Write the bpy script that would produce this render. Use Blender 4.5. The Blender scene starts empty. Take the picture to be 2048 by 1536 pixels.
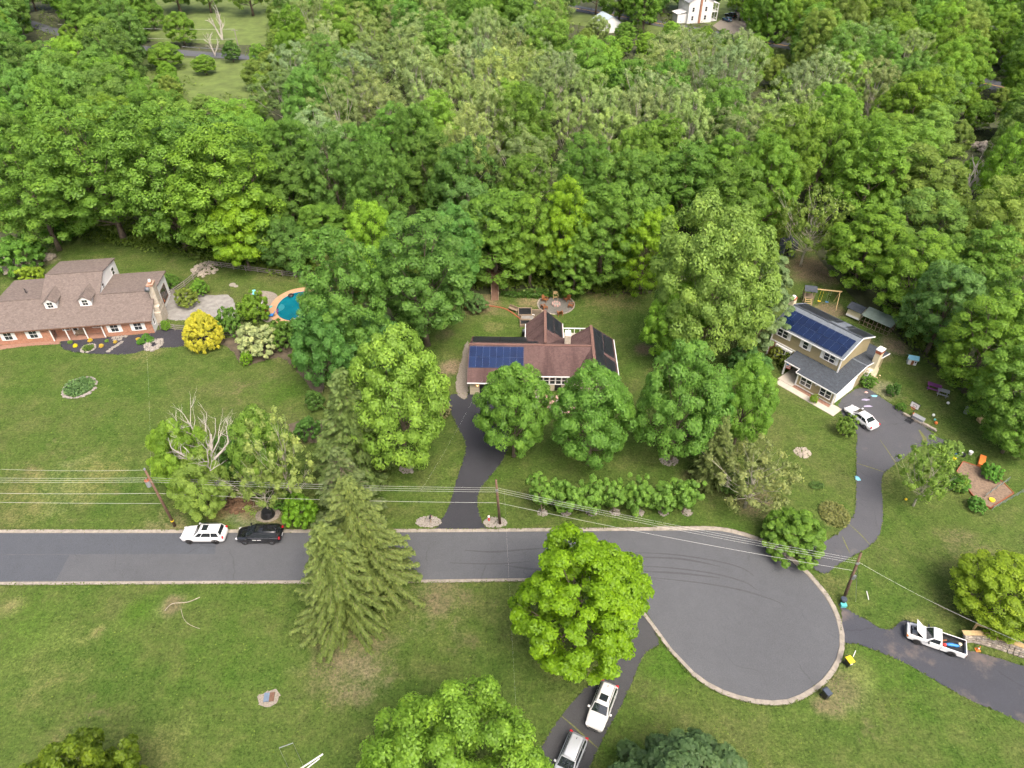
import bpy, math, random
import numpy as np
from mathutils import Vector, Matrix
R = math.radians
random.seed(7)

# ------------------------------------------------------------------ camera, world, sun, exposure
scene = bpy.context.scene
F_PX, PITCH, CAM_H = 1420.0, R(40.0), 66.0
cam_data = bpy.data.cameras.new('camera')
cam_data.sensor_fit = 'HORIZONTAL'; cam_data.sensor_width = 36.0
cam_data.lens = 36.0 * F_PX / 2048.0
cam_data.clip_start = 0.5; cam_data.clip_end = 3000
cam = bpy.data.objects.new('camera', cam_data)
scene.collection.objects.link(cam)
cam.location = (0, 0, CAM_H); cam.rotation_euler = (math.pi / 2 - PITCH, 0, 0)
scene.camera = cam

SUN_EL, SUN_AZ = R(58), R(152)      # azimuth clockwise from +Y (north = into the picture)
world = bpy.data.worlds.new('World'); scene.world = world; world.use_nodes = True
wn = world.node_tree.nodes; wl = world.node_tree.links
bg = wn['Background']; sky = wn.new('ShaderNodeTexSky')
sky.sky_type = 'NISHITA'; sky.sun_disc = False
sky.sun_elevation = SUN_EL; sky.sun_rotation = SUN_AZ
sky.air_density = 0.7; sky.dust_density = 9.0; sky.ozone_density = 0.6
wl.new(sky.outputs[0], bg.inputs[0]); bg.inputs[1].default_value = 0.15
sd = bpy.data.lights.new('sun', 'SUN'); sd.energy = 0.95; sd.angle = R(36); sd.color = (1.0, 0.95, 0.87)
sun = bpy.data.objects.new('sun', sd); scene.collection.objects.link(sun)
sv = Vector((math.cos(SUN_EL) * math.sin(SUN_AZ), math.cos(SUN_EL) * math.cos(SUN_AZ), math.sin(SUN_EL)))
sun.rotation_euler = sv.to_track_quat('Z', 'Y').to_euler(); sun.location = sv * 200
vs = scene.view_settings
vs.view_transform = 'Standard'; vs.look = 'None'; vs.gamma = 1.0; vs.use_curve_mapping = False
vs.exposure = 1.31
scene.cycles.use_denoising = True
scene.cycles.use_adaptive_sampling = True; scene.cycles.adaptive_threshold = 0.045; scene.cycles.adaptive_min_samples = 8
scene.cycles.max_bounces = 5; scene.cycles.diffuse_bounces = 4; scene.cycles.glossy_bounces = 1; scene.cycles.transmission_bounces = 2
scene.cycles.transparent_max_bounces = 2; scene.cycles.sample_clamp_indirect = 4.0
scene.cycles.caustics_reflective = False; scene.cycles.caustics_refractive = False

# ------------------------------------------------------------------ helpers
COL = scene.collection
CP, SP = math.cos(PITCH), math.sin(PITCH)
def G(px, py, z=0.0):
    """point of height z that the survey photo (2048 x 1536) shows at px, py"""
    x = (px - 1024) / F_PX; y = (py - 768) / F_PX
    t = (CAM_H - z) / (SP + y * CP)
    return Vector((x * t, (CP - y * SP) * t, z))
def proj(p):
    d = (p[0], p[1], p[2] - CAM_H)
    zz = d[1] * CP - d[2] * SP
    return 1024 + F_PX * d[0] / zz, 768 - F_PX * (d[1] * SP + d[2] * CP) / zz
def height_to(base, ty):
    """height at which a vertical above base reaches picture row ty"""
    lo, hi = 0.2, 40.0
    for _ in range(40):
        m = (lo + hi) / 2
        if proj((base.x, base.y, m))[1] > ty: lo = m
        else: hi = m
    return lo
def depth(p):
    return p[1] * CP - (p[2] - CAM_H) * SP

def tag(o, label=None, cat=None, group=None, kind=None):
    if label: o['label'] = label
    if cat: o['category'] = cat
    if group: o['group'] = group
    if kind: o['kind'] = kind
    return o
def thing(name, label, cat, loc=(0, 0, 0), rz=0.0, group=None):
    o = bpy.data.objects.new(name, None); COL.objects.link(o)
    o.empty_display_size = 0.2
    o.location = loc; o.rotation_euler = (0, 0, rz)
    return tag(o, label, cat, group)
def heading(a, b):
    return math.atan2(b[1] - a[1], b[0] - a[0])

class MB:
    def __init__(s): s.v = []; s.f = []
    def add(s, vs_, fs):
        n = len(s.v); s.v += [tuple(p) for p in vs_]; s.f += [tuple(i + n for i in f) for f in fs]; return s
    def box(s, x0, x1, y0, y1, z0, z1):
        return s.add([(x0, y0, z0), (x1, y0, z0), (x1, y1, z0), (x0, y1, z0), (x0, y0, z1), (x1, y0, z1), (x1, y1, z1), (x0, y1, z1)],
                     [(0, 3, 2, 1), (4, 5, 6, 7), (0, 1, 5, 4), (1, 2, 6, 5), (2, 3, 7, 6), (3, 0, 4, 7)])
    def cbox(s, c, sz, rz=0.0, rx=0.0, ry=0.0):
        m = Matrix.Translation(c) @ Matrix.Rotation(rz, 4, 'Z') @ Matrix.Rotation(ry, 4, 'Y') @ Matrix.Rotation(rx, 4, 'X')
        a, b, d = sz[0] / 2, sz[1] / 2, sz[2] / 2
        P = [m @ Vector(q) for q in ((-a, -b, -d), (a, -b, -d), (a, b, -d), (-a, b, -d), (-a, -b, d), (a, -b, d), (a, b, d), (-a, b, d))]
        return s.add(P, [(0, 3, 2, 1), (4, 5, 6, 7), (0, 1, 5, 4), (1, 2, 6, 5), (2, 3, 7, 6), (3, 0, 4, 7)])
    def hexa(s, bottom, top):
        """prism between two loops of the same count"""
        n = len(bottom)
        return s.add(list(bottom) + list(top), [tuple(reversed(range(n))), tuple(range(n, 2 * n))] +
                     [(i, (i + 1) % n, n + (i + 1) % n, n + i) for i in range(n)])
    def slab(s, quad, th):
        """a sheet through quad (upper face, counter-clockwise from above) with thickness th downwards"""
        q = [Vector(p) for p in quad]
        return s.hexa([p - Vector((0, 0, th)) for p in q], q)
    def bar(s, a, b, w, h=None):
        a = Vector(a); b = Vector(b); h = h or w
        d = (b - a).normalized(); up = Vector((0, 0, 1))
        if abs(d.z) > 0.95: up = Vector((0, 1, 0))
        x = d.cross(up).normalized() * (w / 2); y = x.cross(d).normalized() * (h / 2)
        return s.hexa([a - x - y, a + x - y, a + x + y, a - x + y][::-1], [b - x - y, b + x - y, b + x + y, b - x + y][::-1])
    def tube(s, pts, rad, n=8, cap=True):
        pts = [Vector(p) for p in pts]
        if not hasattr(rad, '__len__'): rad = [rad] * len(pts)
        rings = []; px = None
        for i, p in enumerate(pts):
            d = (pts[min(i + 1, len(pts) - 1)] - pts[max(i - 1, 0)]).normalized()
            if px is None:
                px = d.cross(Vector((0, 0, 1)))
                if px.length < 1e-3: px = d.cross(Vector((0, 1, 0)))
            px = (px - d * px.dot(d)).normalized(); py = d.cross(px)
            rings.append([p + (px * math.cos(2 * math.pi * k / n) + py * math.sin(2 * math.pi * k / n)) * rad[i] for k in range(n)])
        V = [q for r in rings for q in r]
        Fc = [(i * n + k, i * n + (k + 1) % n, (i + 1) * n + (k + 1) % n, (i + 1) * n + k) for i in range(len(pts) - 1) for k in range(n)]
        if cap: Fc += [tuple(reversed(range(n))), tuple(range((len(pts) - 1) * n, len(pts) * n))]
        return s.add(V, Fc)
    def cyl(s, c, r, z0, z1, n=16, r2=None):
        r2 = r if r2 is None else r2
        a = [(c[0] + r * math.cos(2 * math.pi * k / n), c[1] + r * math.sin(2 * math.pi * k / n), z0) for k in range(n)]
        b = [(c[0] + r2 * math.cos(2 * math.pi * k / n), c[1] + r2 * math.sin(2 * math.pi * k / n), z1) for k in range(n)]
        return s.hexa(a, b)
    def prism(s, outline, z0, z1):
        return s.hexa([(p[0], p[1], z0) for p in outline], [(p[0], p[1], z1) for p in outline])
    def sheet(s, outline, z):
        return s.add([(p[0], p[1], z) for p in outline], [tuple(range(len(outline)))])
    def rock(s, c, r, rnd, sq=0.7):
        t = (1 + 5 ** .5) / 2
        base = [(-1, t, 0), (1, t, 0), (-1, -t, 0), (1, -t, 0), (0, -1, t), (0, 1, t), (0, -1, -t), (0, 1, -t), (t, 0, -1), (t, 0, 1), (-t, 0, -1), (-t, 0, 1)]
        fs = [(0, 11, 5), (0, 5, 1), (0, 1, 7), (0, 7, 10), (0, 10, 11), (1, 5, 9), (5, 11, 4), (11, 10, 2), (10, 7, 6), (7, 1, 8), (3, 9, 4), (3, 4, 2), (3, 2, 6), (3, 6, 8), (3, 8, 9), (4, 9, 5), (2, 4, 11), (6, 2, 10), (8, 6, 7), (9, 8, 1)]
        sx, sy = rnd.uniform(.7, 1.3), rnd.uniform(.7, 1.3)
        a = rnd.uniform(0, 6.28); ca, sa = math.cos(a), math.sin(a)
        V = []
        for b in base:
            q = rnd.uniform(.75, 1.15) * r / 1.9
            x, y, z = b[0] * q * sx, b[1] * q * sy, b[2] * q * sq
            V.append((c[0] + x * ca - y * sa, c[1] + x * sa + y * ca, c[2] + z))
        return s.add(V, fs)
    def build(s, name, mat, parent=None, smooth=False, bevel=0.0, loc=None, rz=0.0):
        me = bpy.data.meshes.new(name); me.from_pydata(s.v, [], s.f); me.update()
        if smooth:
            me.polygons.foreach_set('use_smooth', [True] * len(me.polygons))
        if mat is not None: me.materials.append(mat)
        o = bpy.data.objects.new(name, me); COL.objects.link(o)
        if parent is not None: o.parent = parent
        if loc is not None: o.location = loc; o.rotation_euler = (0, 0, rz)
        if bevel:
            b = o.modifiers.new('b', 'BEVEL'); b.width = bevel; b.segments = 2; b.limit_method = 'ANGLE'; b.angle_limit = R(40)
        return o
def one(name, mat, parent, *boxes, **k):
    m = MB()
    for b in boxes: m.box(*b)
    return m.build(name, mat, parent, **k)
def copy_tree(o, parent=None):
    c = o.copy(); COL.objects.link(c); c.parent = parent
    for ch in o.children: copy_tree(ch, c)
    return c
def smooth_path(P, n=6, closed=False):
    """Catmull-Rom through ground points"""
    P = [Vector((p[0], p[1], 0)) for p in P]; out = []
    m = len(P)
    rng = range(m) if closed else range(m - 1)
    for i in rng:
        if closed: a, b, c, d = P[i - 1], P[i], P[(i + 1) % m], P[(i + 2) % m]
        else: a, b, c, d = P[max(i - 1, 0)], P[i], P[i + 1], P[min(i + 2, m - 1)]
        for k in range(n):
            t = k / n
            out.append(0.5 * ((2 * b) + (c - a) * t + (2 * a - 5 * b + 4 * c - d) * t * t + (3 * b - a - 3 * c + d) * t ** 3))
    if not closed: out.append(P[-1])
    return out
def gp(*pts): return [G(*p) for p in pts]
def inside(p, poly):
    r = False; n = len(poly)
    for i in range(n):
        a, b = poly[i], poly[i - 1]
        if (a[1] > p[1]) != (b[1] > p[1]) and p[0] < (b[0] - a[0]) * (p[1] - a[1]) / (b[1] - a[1]) + a[0]: r = not r
    return r

# ------------------------------------------------------------------ materials
def new_mat(name):
    m = bpy.data.materials.new(name); m.use_nodes = True
    nt = m.node_tree; b = nt.nodes['Principled BSDF']
    return m, nt, b
ALB = .72     # the picture's tones are read at the camera's exposure; surfaces get their albedo
def lin(h):
    h = h.lstrip('#'); c = [int(h[i:i + 2], 16) / 255 for i in (0, 2, 4)]
    return tuple(ALB * (v / 12.92 if v <= .04045 else ((v + .055) / 1.055) ** 2.4) for v in c) + (1,)
def node(nt, t, **k):
    n = nt.nodes.new(t)
    for a, b in k.items(): setattr(n, a, b)
    return n
def texco(nt, kind='Object'):
    return node(nt, 'ShaderNodeTexCoord').outputs[kind]
def noise(nt, vec, scale, detail=4, rough=.55):
    n = node(nt, 'ShaderNodeTexNoise'); n.inputs['Scale'].default_value = scale
    n.inputs['Detail'].default_value = detail; n.inputs['Roughness'].default_value = rough
    nt.links.new(vec, n.inputs['Vector']); return n.outputs['Fac']
def ramp(nt, fac, stops):
    n = node(nt, 'ShaderNodeValToRGB'); e = n.color_ramp.elements
    while len(e) < len(stops): e.new(.5)
    for i, (p, c) in enumerate(stops):
        e[i].position = p; e[i].color = c if len(c) == 4 else tuple(c) + (1,)
    nt.links.new(fac, n.inputs[0]); return n.outputs[0]
def mixc(nt, fac, a, b, mode='MIX'):
    n = node(nt, 'ShaderNodeMix', data_type='RGBA', blend_type=mode)
    for s_, v in ((0, fac), (6, a), (7, b)):
        if isinstance(v, (int, float)): n.inputs[s_].default_value = v
        elif isinstance(v, tuple): n.inputs[s_].default_value = v
        else: nt.links.new(v, n.inputs[s_])
    return n.outputs[2]
def mth(nt, op, a, b=None):
    n = node(nt, 'ShaderNodeMath', operation=op)
    for i, v in enumerate((a, b)):
        if v is None: continue
        if isinstance(v, (int, float)): n.inputs[i].default_value = v
        else: nt.links.new(v, n.inputs[i])
    return n.outputs[0]
def bump(nt, b, h, dist=.02, strength=.6):
    n = node(nt, 'ShaderNodeBump'); n.inputs['Distance'].default_value = dist; n.inputs['Strength'].default_value = strength
    nt.links.new(h, n.inputs['Height']); nt.links.new(n.outputs[0], b.inputs['Normal'])
def scaled(c, k): return (min(c[0] * k, 1), min(c[1] * k, 1), min(c[2] * k, 1), 1)
def simple(name, col, rough=.6, var=.18, scale=3.0, metal=0.0, bmp=0.0, coat=0.0, spec=None):
    m, nt, b = new_mat(name); c = lin(col) if isinstance(col, str) else tuple(v * .8 for v in col[:3]) + (1,)
    tc = texco(nt)
    if var:
        f = noise(nt, tc, scale, 5, .65)
        nt.links.new(ramp(nt, f, [(.3, scaled(c, 1 - var)), (.7, scaled(c, 1 + var))]), b.inputs['Base Color'])
        if bmp: bump(nt, b, f, bmp)
    else: b.inputs['Base Color'].default_value = c
    b.inputs['Roughness'].default_value = rough; b.inputs['Metallic'].default_value = metal
    if coat: b.inputs['Coat Weight'].default_value = coat; b.inputs['Coat Roughness'].default_value = .05
    if spec is not None: b.inputs['Specular IOR Level'].default_value = spec
    return m
M = {}
def asphalt(name, base, patch=.2, seed=0.0, dirt=None, crack=.4):
    m, nt, b = new_mat(name); c = tuple(base) + (1,)
    mp = node(nt, 'ShaderNodeMapping'); mp.inputs['Location'].default_value = (seed, seed * 2, 0)
    nt.links.new(texco(nt), mp.inputs[0]); v = mp.outputs[0]
    big = noise(nt, v, .09, 4, .6); mid = noise(nt, v, .7, 5, .7); fine = noise(nt, v, 14, 2, .8)
    col = ramp(nt, big, [(.3, scaled(c, 1 - patch)), (.7, scaled(c, 1 + patch))])
    col = mixc(nt, .5, col, ramp(nt, mid, [(.3, scaled(c, .8)), (.75, scaled(c, 1.2))]))
    col = mixc(nt, .45, col, ramp(nt, fine, [(.3, scaled(c, .55)), (.7, scaled(c, 1.5))]))
    if dirt:
        d = ramp(nt, noise(nt, v, .28, 6, .7), [(dirt[0], (0, 0, 0)), (dirt[0] + .16, (1, 1, 1))])
        col = mixc(nt, mth(nt, 'MULTIPLY', d, dirt[2]), col, tuple(dirt[1]) + (1,))
    vo = node(nt, 'ShaderNodeTexVoronoi', feature='DISTANCE_TO_EDGE'); vo.inputs['Scale'].default_value = .16; vo.inputs['Randomness'].default_value = 1.0
    wv = node(nt, 'ShaderNodeVectorMath', operation='ADD'); nt.links.new(v, wv.inputs[0])
    nz = node(nt, 'ShaderNodeTexNoise'); nz.inputs['Scale'].default_value = .8; nz.inputs['Detail'].default_value = 4; nt.links.new(v, nz.inputs['Vector']); nt.links.new(nz.outputs['Color'], wv.inputs[1]); nt.links.new(wv.outputs[0], vo.inputs['Vector'])
    cr = mth(nt, 'MULTIPLY', ramp(nt, vo.outputs['Distance'], [(.0, (1, 1, 1)), (.012, (0, 0, 0))]), ramp(nt, noise(nt, v, .2, 3, .6), [(.5, (0, 0, 0)), (.62, (1, 1, 1))]))
    col = mixc(nt, mth(nt, 'MULTIPLY', cr, crack), col, scaled(c, .4))
    st = ramp(nt, noise(nt, v, .45, 6, .8), [(.66, (0, 0, 0)), (.74, (1, 1, 1))]); col = mixc(nt, mth(nt, 'MULTIPLY', st, .45), col, scaled(c, .6))
    nt.links.new(col, b.inputs['Base Color']); b.inputs['Roughness'].default_value = .85
    b.inputs['Specular IOR Level'].default_value = .3
    bump(nt, b, fine, .01, .5)
    return m
M['street'] = asphalt('street_asphalt', (.07, .074, .08), .28)
M['patch'] = asphalt('patched_asphalt', (.058, .064, .074), .1, 7)
M['drive_dark'] = asphalt('sealed_asphalt', (.03, .031, .036), .2, 3)
M['drive'] = asphalt('worn_asphalt', (.06, .062, .069), .28, 5, (.58, (.12, .11, .1), .5))
M['drive_red'] = asphalt('stained_asphalt', (.04, .043, .052), .3, 9, (.52, (.115, .094, .082), .8))
M['drive_low'] = asphalt('old_asphalt', (.045, .046, .048), .25, 11)
M['far_road'] = asphalt('far_road_asphalt', (.075, .08, .09), .1)

def lawn_material():
    m, nt, b = new_mat('lawn_grass'); v = texco(nt)
    big = noise(nt, v, .035, 4, .6); mid = noise(nt, v, .16, 6, .7); clump = noise(nt, v, .5, 6, .75); fine = noise(nt, v, 3.6, 4, .85); tuft = noise(nt, v, 1.4, 5, .8)
    lush, mead, dry, straw = (.04, .087, .012, 1), (.058, .097, .018, 1), (.084, .1, .03, 1), (.122, .108, .055, 1)
    col = ramp(nt, mid, [(.36, lush), (.5, mead), (.62, dry)])
    col = mixc(nt, ramp(nt, big, [(.42, (0, 0, 0)), (.6, (1, 1, 1))]), col, ramp(nt, mid, [(.36, mead), (.52, dry), (.66, straw)]))
    col = mixc(nt, .5, col, ramp(nt, clump, [(.36, (.033, .068, .01, 1)), (.5, mead), (.64, (.092, .118, .032, 1))]))
    bare = ramp(nt, noise(nt, v, .11, 8, .75), [(.6, (0, 0, 0)), (.7, (1, 1, 1))])
    col = mixc(nt, mth(nt, 'MULTIPLY', bare, .6), col, (.15, .12, .07, 1))
    # worn and lush places with a shape of their own (thin grass round the conifers, paths, bare spots), stored on the mesh
    at = node(nt, 'ShaderNodeAttribute', attribute_name='wear')
    k = mth(nt, 'ADD', at.outputs['Alpha'], mth(nt, 'MULTIPLY', mth(nt, 'SUBTRACT', noise(nt, v, .45, 7, .8), .5), 1.5))
    k = mth(nt, 'MULTIPLY', ramp(nt, k, [(.3, (0, 0, 0)), (.8, (1, 1, 1))]), mth(nt, 'MINIMUM', mth(nt, 'MULTIPLY', at.outputs['Alpha'], 2.5), .8))
    col = mixc(nt, k, col, at.outputs['Color'])
    col = mixc(nt, .85, col, ramp(nt, fine, [(.36, (.45, .5, .45, 1)), (.5, (.97, .97, .95, 1)), (.64, (1.45, 1.4, 1.35, 1))]), 'MULTIPLY')
    col = mixc(nt, .6, col, ramp(nt, tuft, [(.34, (.5, .56, .45, 1)), (.5, (1, 1, 1, 1)), (.66, (1.35, 1.25, 1.3, 1))]), 'MULTIPLY')
    nt.links.new(col, b.inputs['Base Color']); b.inputs['Roughness'].default_value = .95; b.inputs['Specular IOR Level'].default_value = .12
    bump(nt, b, mth(nt, 'ADD', fine, mth(nt, 'MULTIPLY', tuft, 1.2)), .14, .8)
    return m
TAN = (.145, .112, .074, 1); SOIL = (.11, .08, .055, 1); LUSH = (.045, .1, .01, 1); STRAW = (.15, .135, .06, 1)
WORN = [(700, 1310, 9, .6, (.125, .1, .062, 1)), (720, 1345, 4, .55, (.135, .105, .08, 1)), (880, 1195, 6, .6, TAN), (930, 1290, 4, .4, SOIL), (345, 1213, 2.2, .9, TAN), (195, 1262, 1.2, .8, STRAW),
        (20, 1215, 1.6, .8, (.24, .17, .11, 1)), (272, 1225, 3.2, .8, LUSH), (310, 1500, 5, .55, STRAW), (100, 1330, 9, .4, STRAW), (420, 1330, 12, .35, LUSH), (40, 1260, 9, .6, LUSH),
        (1690, 1375, 3.4, .9, TAN), (1660, 1410, 2.6, .8, TAN), (1720, 1345, 2, .75, STRAW), (1340, 1330, 5, .8, LUSH), (1250, 1500, 8, .5, LUSH),
        (1668, 1030, 3.0, .8, (.2, .2, .09, 1)), (1660, 1170, 3, .5, STRAW), (1930, 1090, 5, .45, TAN), (1830, 1250, 2.5, .7, STRAW), (1780, 1350, 9, .5, LUSH),
        (300, 700, 6, .5, STRAW), (60, 990, 12, .45, STRAW), (170, 960, 9, .5, (.17, .15, .06, 1)), (420, 760, 9, .35, LUSH), (560, 780, 7, .6, LUSH), (60, 760, 8, .4, LUSH),
        (1630, 540, 8, .95, (.17, .125, .085, 1)), (1600, 480, 7, .9, (.16, .12, .08, 1)), (1660, 620, 4, .8, (.18, .13, .09, 1)), (1720, 700, 6, .9, (.18, .13, .09, 1)), (1790, 690, 4, .85, (.19, .15, .1, 1)), (1650, 640, 2.5, .5, (.19, .15, .08, 1)), (1770, 780, 3.5, .8, (.27, .2, .12, 1)),
        (960, 607, 6, .8, (.17, .12, .08, 1)), (1060, 600, 4, .7, (.2, .15, .09, 1)), (1220, 590, 10, .55, (.15, .12, .06, 1)), (905, 735, 3.4, .85, (.19, .14, .1, 1)), (890, 670, 3.5, .5, TAN), (985, 655, 3, .6, STRAW),
        (1510, 1000, 6, .6, (.16, .12, .08, 1)), (1400, 960, 5, .5, SOIL), (1290, 700, 2.5, .9, SOIL), (620, 720, 3, .9, SOIL), (560, 700, 4, .8, SOIL), (700, 950, 8, .6, SOIL), (610, 870, 3, .85, SOIL), (450, 1015, 4, .7, (.22, .14, .07, 1)), (500, 1025, 3, .9, (.22, .14, .08, 1)),
        (520, 1050, 6, .6, (.2, .16, .1, 1)), (330, 1052, 5, .5, (.2, .16, .1, 1)), (90, 520, 4, .8, (.25, .19, .12, 1)), (440, 600, 4, .3, STRAW), (400, 500, 4, .7, (.12, .09, .06, 1))]
M['lawn'] = lawn_material()
M['soil'] = simple('bare_soil', '#5d5343', .95, .35, 1.2, bmp=.05)
M['mulch'] = simple('black_mulch', '#35343a', .95, .45, 5, bmp=.05)
M['litter'] = simple('leaf_litter', (.05, .06, .02), .95, .6, .5, bmp=.05)
M['meadow'] = simple('hay_meadow', (.105, .15, .03), .95, .35, .25)
M['concrete'] = simple('kerb_concrete', '#979084', .9, .3, 1.6, bmp=.01)
M['slab'] = simple('walk_concrete', '#bdb6a8', .9, .12, .8, bmp=.01)
M['gravel'] = simple('gravel_strip', '#8c8478', .95, .4, 6, bmp=.04)
M['stone'] = simple('field_stone', '#a39a8c', .9, .45, 3.5, bmp=.02)
M['pale_stone'] = simple('pale_stone', '#938d84', .9, .6, 9, bmp=.02)
M['flag'] = simple('flagstone', '#8d8b86', .85, .3, 1.0, bmp=.02)
M['paver'] = simple('paver', '#6a6862', .9, .25, 4, bmp=.01)
M['white'] = simple('white_paint', (.8, .8, .79), .5, .05, 2)
M['cream'] = simple('cream_paint', '#d9cfb0', .7, .08, 1.5)
M['wood'] = simple('weathered_wood', '#8a7a66', .85, .3, 6, bmp=.01)
M['greywood'] = simple('grey_fence_wood', '#8b857d', .85, .3, 6, bmp=.01)
M['cedar'] = simple('cedar_wood', '#8e5a34', .75, .25, 6, bmp=.01)
M['tan'] = simple('tan_lumber', '#c3a878', .8, .2, 5)
M['deck'] = simple('deck_wood', '#6b4f3e', .85, .25, 5)
M['pole'] = simple('pole_wood', '#6e5647', .9, .3, 4, bmp=.01)
M['black'] = simple('black_plastic', (.018, .019, .022), .45, .1, 3)
M['dark'] = simple('dark_interior', (.012, .012, .014), .6, 0)
M['grey'] = simple('grey_plastic', '#8e9296', .5, .1, 3)
M['steel'] = simple('galvanised_steel', '#a8adb0', .4, .12, 3, metal=.7)
M['wire'] = simple('wire_alloy', '#c9cbc6', .5, .0, 1, metal=.0)
M['glass'] = simple('window_glass', (.03, .036, .042), .06, .0, 1, spec=.8)
M['autoglass'] = simple('car_glass', (.02, .026, .03), .04, .0, 1, spec=.9)
M['tyre'] = simple('tyre_rubber', (.02, .02, .021), .8, .1, 4)
M['rim'] = simple('alloy_rim', '#7d8085', .35, .1, 5, metal=.8)
M['carwhite'] = simple('white_car_paint', (.78, .79, .8), .25, .0, 1, coat=.7)
M['carsilver'] = simple('silver_car_paint', (.55, .58, .6), .28, .03, 1, metal=.35, coat=.7)
M['carpearl'] = simple('pearl_car_paint', (.66, .66, .63), .28, .02, 1, coat=.7)
M['carblack'] = simple('black_car_paint', (.012, .013, .016), .15, .0, 1, coat=1.0)
M['carblue'] = simple('blue_car_paint', (.05, .12, .2), .25, .0, 1, coat=.7)
M['chrome'] = simple('chrome_trim', '#b8bcc0', .2, 0, 1, metal=.9)
M['redlight'] = simple('tail_light', (.5, .02, .03), .25, 0)
M['headlight'] = simple('head_light', (.6, .62, .65), .15, 0)
M['amber'] = simple('amber_lens', (.6, .2, .02), .3, 0)
M['yellow'] = simple('yellow_plastic', (.85, .62, .02), .4, .06, 2)
M['red'] = simple('red_plastic', (.6, .05, .04), .45, .08, 2)
M['orange'] = simple('orange_plastic', (.75, .2, .04), .5, .08, 2)
M['blue'] = simple('blue_plastic', (.03, .22, .62), .45, .1, 3)
M['teal'] = simple('teal_plastic', (.1, .45, .45), .5, .1, 3)
M['purple'] = simple('purple_paint', '#7b3b78', .6, .15, 4)
M['lilac'] = simple('lilac_cloth', '#a9a3bd', .9, .15, 5)
M['pink'] = simple('pink_cloth', '#cfa39b', .9, .15, 5)
M['terracotta'] = simple('terracotta', '#a05a3c', .8, .15, 4)
M['palegreen'] = simple('pale_green_roof', '#8c9c90', .6, .2, 1.0)
M['skyroof'] = simple('pale_blue_roof', '#7fc3d8', .6, .08, 2)
def brick_mat(name, c1, c2, mortar, scale=1.0, w=.22, h=.075):
    m, nt, b = new_mat(name); t = node(nt, 'ShaderNodeTexBrick')
    sep = node(nt, 'ShaderNodeSeparateXYZ'); nt.links.new(texco(nt), sep.inputs[0])
    cmb = node(nt, 'ShaderNodeCombineXYZ'); nt.links.new(mth(nt, 'ADD', sep.outputs[0], sep.outputs[1]), cmb.inputs[0]); nt.links.new(sep.outputs[2], cmb.inputs[1])
    nt.links.new(cmb.outputs[0], t.inputs['Vector'])
    t.inputs['Color1'].default_value = lin(c1); t.inputs['Color2'].default_value = lin(c2); t.inputs['Mortar'].default_value = lin(mortar)
    t.inputs['Scale'].default_value = scale; t.inputs['Brick Width'].default_value = w; t.inputs['Row Height'].default_value = h; t.inputs['Mortar Size'].default_value = .012
    n = noise(nt, texco(nt), 2.5, 5, .7)
    nt.links.new(mixc(nt, .8, t.outputs[0], ramp(nt, n, [(.3, (.6, .55, .52, 1)), (.7, (1, 1, 1, 1))]), 'MULTIPLY'), b.inputs['Base Color'])
    b.inputs['Roughness'].default_value = .9; bump(nt, b, t.outputs[1], -.01, .6)
    return m
M['brick'] = brick_mat('red_brick', '#b4694a', '#c98b6c', '#b9a48f')
M['brickpath'] = simple('brick_path', '#94705f', .95, .25, 4, bmp=.01)
M['chimneybrick'] = brick_mat('painted_brick', '#e0d9cb', '#d3c9b8', '#bfb4a2')
def shingle_mat(name, c, var=.3, course=.15, streak=0.0):
    m, nt, b = new_mat(name); v = texco(nt); cc = lin(c)
    br = node(nt, 'ShaderNodeTexBrick'); nt.links.new(v, br.inputs['Vector'])
    br.inputs['Color1'].default_value = scaled(cc, 1 - var); br.inputs['Color2'].default_value = scaled(cc, 1 + var); br.inputs['Mortar'].default_value = scaled(cc, .55)
    br.inputs['Scale'].default_value = 1; br.inputs['Brick Width'].default_value = .32; br.inputs['Row Height'].default_value = course; br.inputs['Mortar Size'].default_value = .008
    n = noise(nt, v, 3.5, 4, .75); col = mixc(nt, .55, br.outputs[0], ramp(nt, n, [(.25, scaled(cc, .6)), (.75, scaled(cc, 1.35))]))
    if streak:
        mp = node(nt, 'ShaderNodeMapping'); mp.inputs['Scale'].default_value = (1.0, .16, .16); nt.links.new(v, mp.inputs[0])
        st = ramp(nt, noise(nt, mp.outputs[0], .8, 5, .65), [(.45, (1, 1, 1, 1)), (.7, (.5, .47, .47, 1))])
        col = mixc(nt, streak, col, st, 'MULTIPLY')
    nt.links.new(col, b.inputs['Base Color']); b.inputs['Roughness'].default_value = .95; b.inputs['Specular IOR Level'].default_value = .2
    bump(nt, b, br.outputs[1], -.01, .5)
    return m
M['roof_tan'] = shingle_mat('tan_shingles', '#766b65', .28, .2)
M['roof_brown'] = shingle_mat('brown_shingles', '#685350', .22, .16, .9)
M['roof_grey'] = shingle_mat('slate_grey_shingles', '#494f56', .3, .16)
M['roof_light'] = shingle_mat('worn_grey_shingles', '#6f777f', .2, .16)
M['roof_far'] = shingle_mat('far_grey_roof', '#8f959a', .12, .2)
M['ridge_brown'] = simple('brown_ridge_caps', '#77594f', .95, .2, 3)
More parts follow.
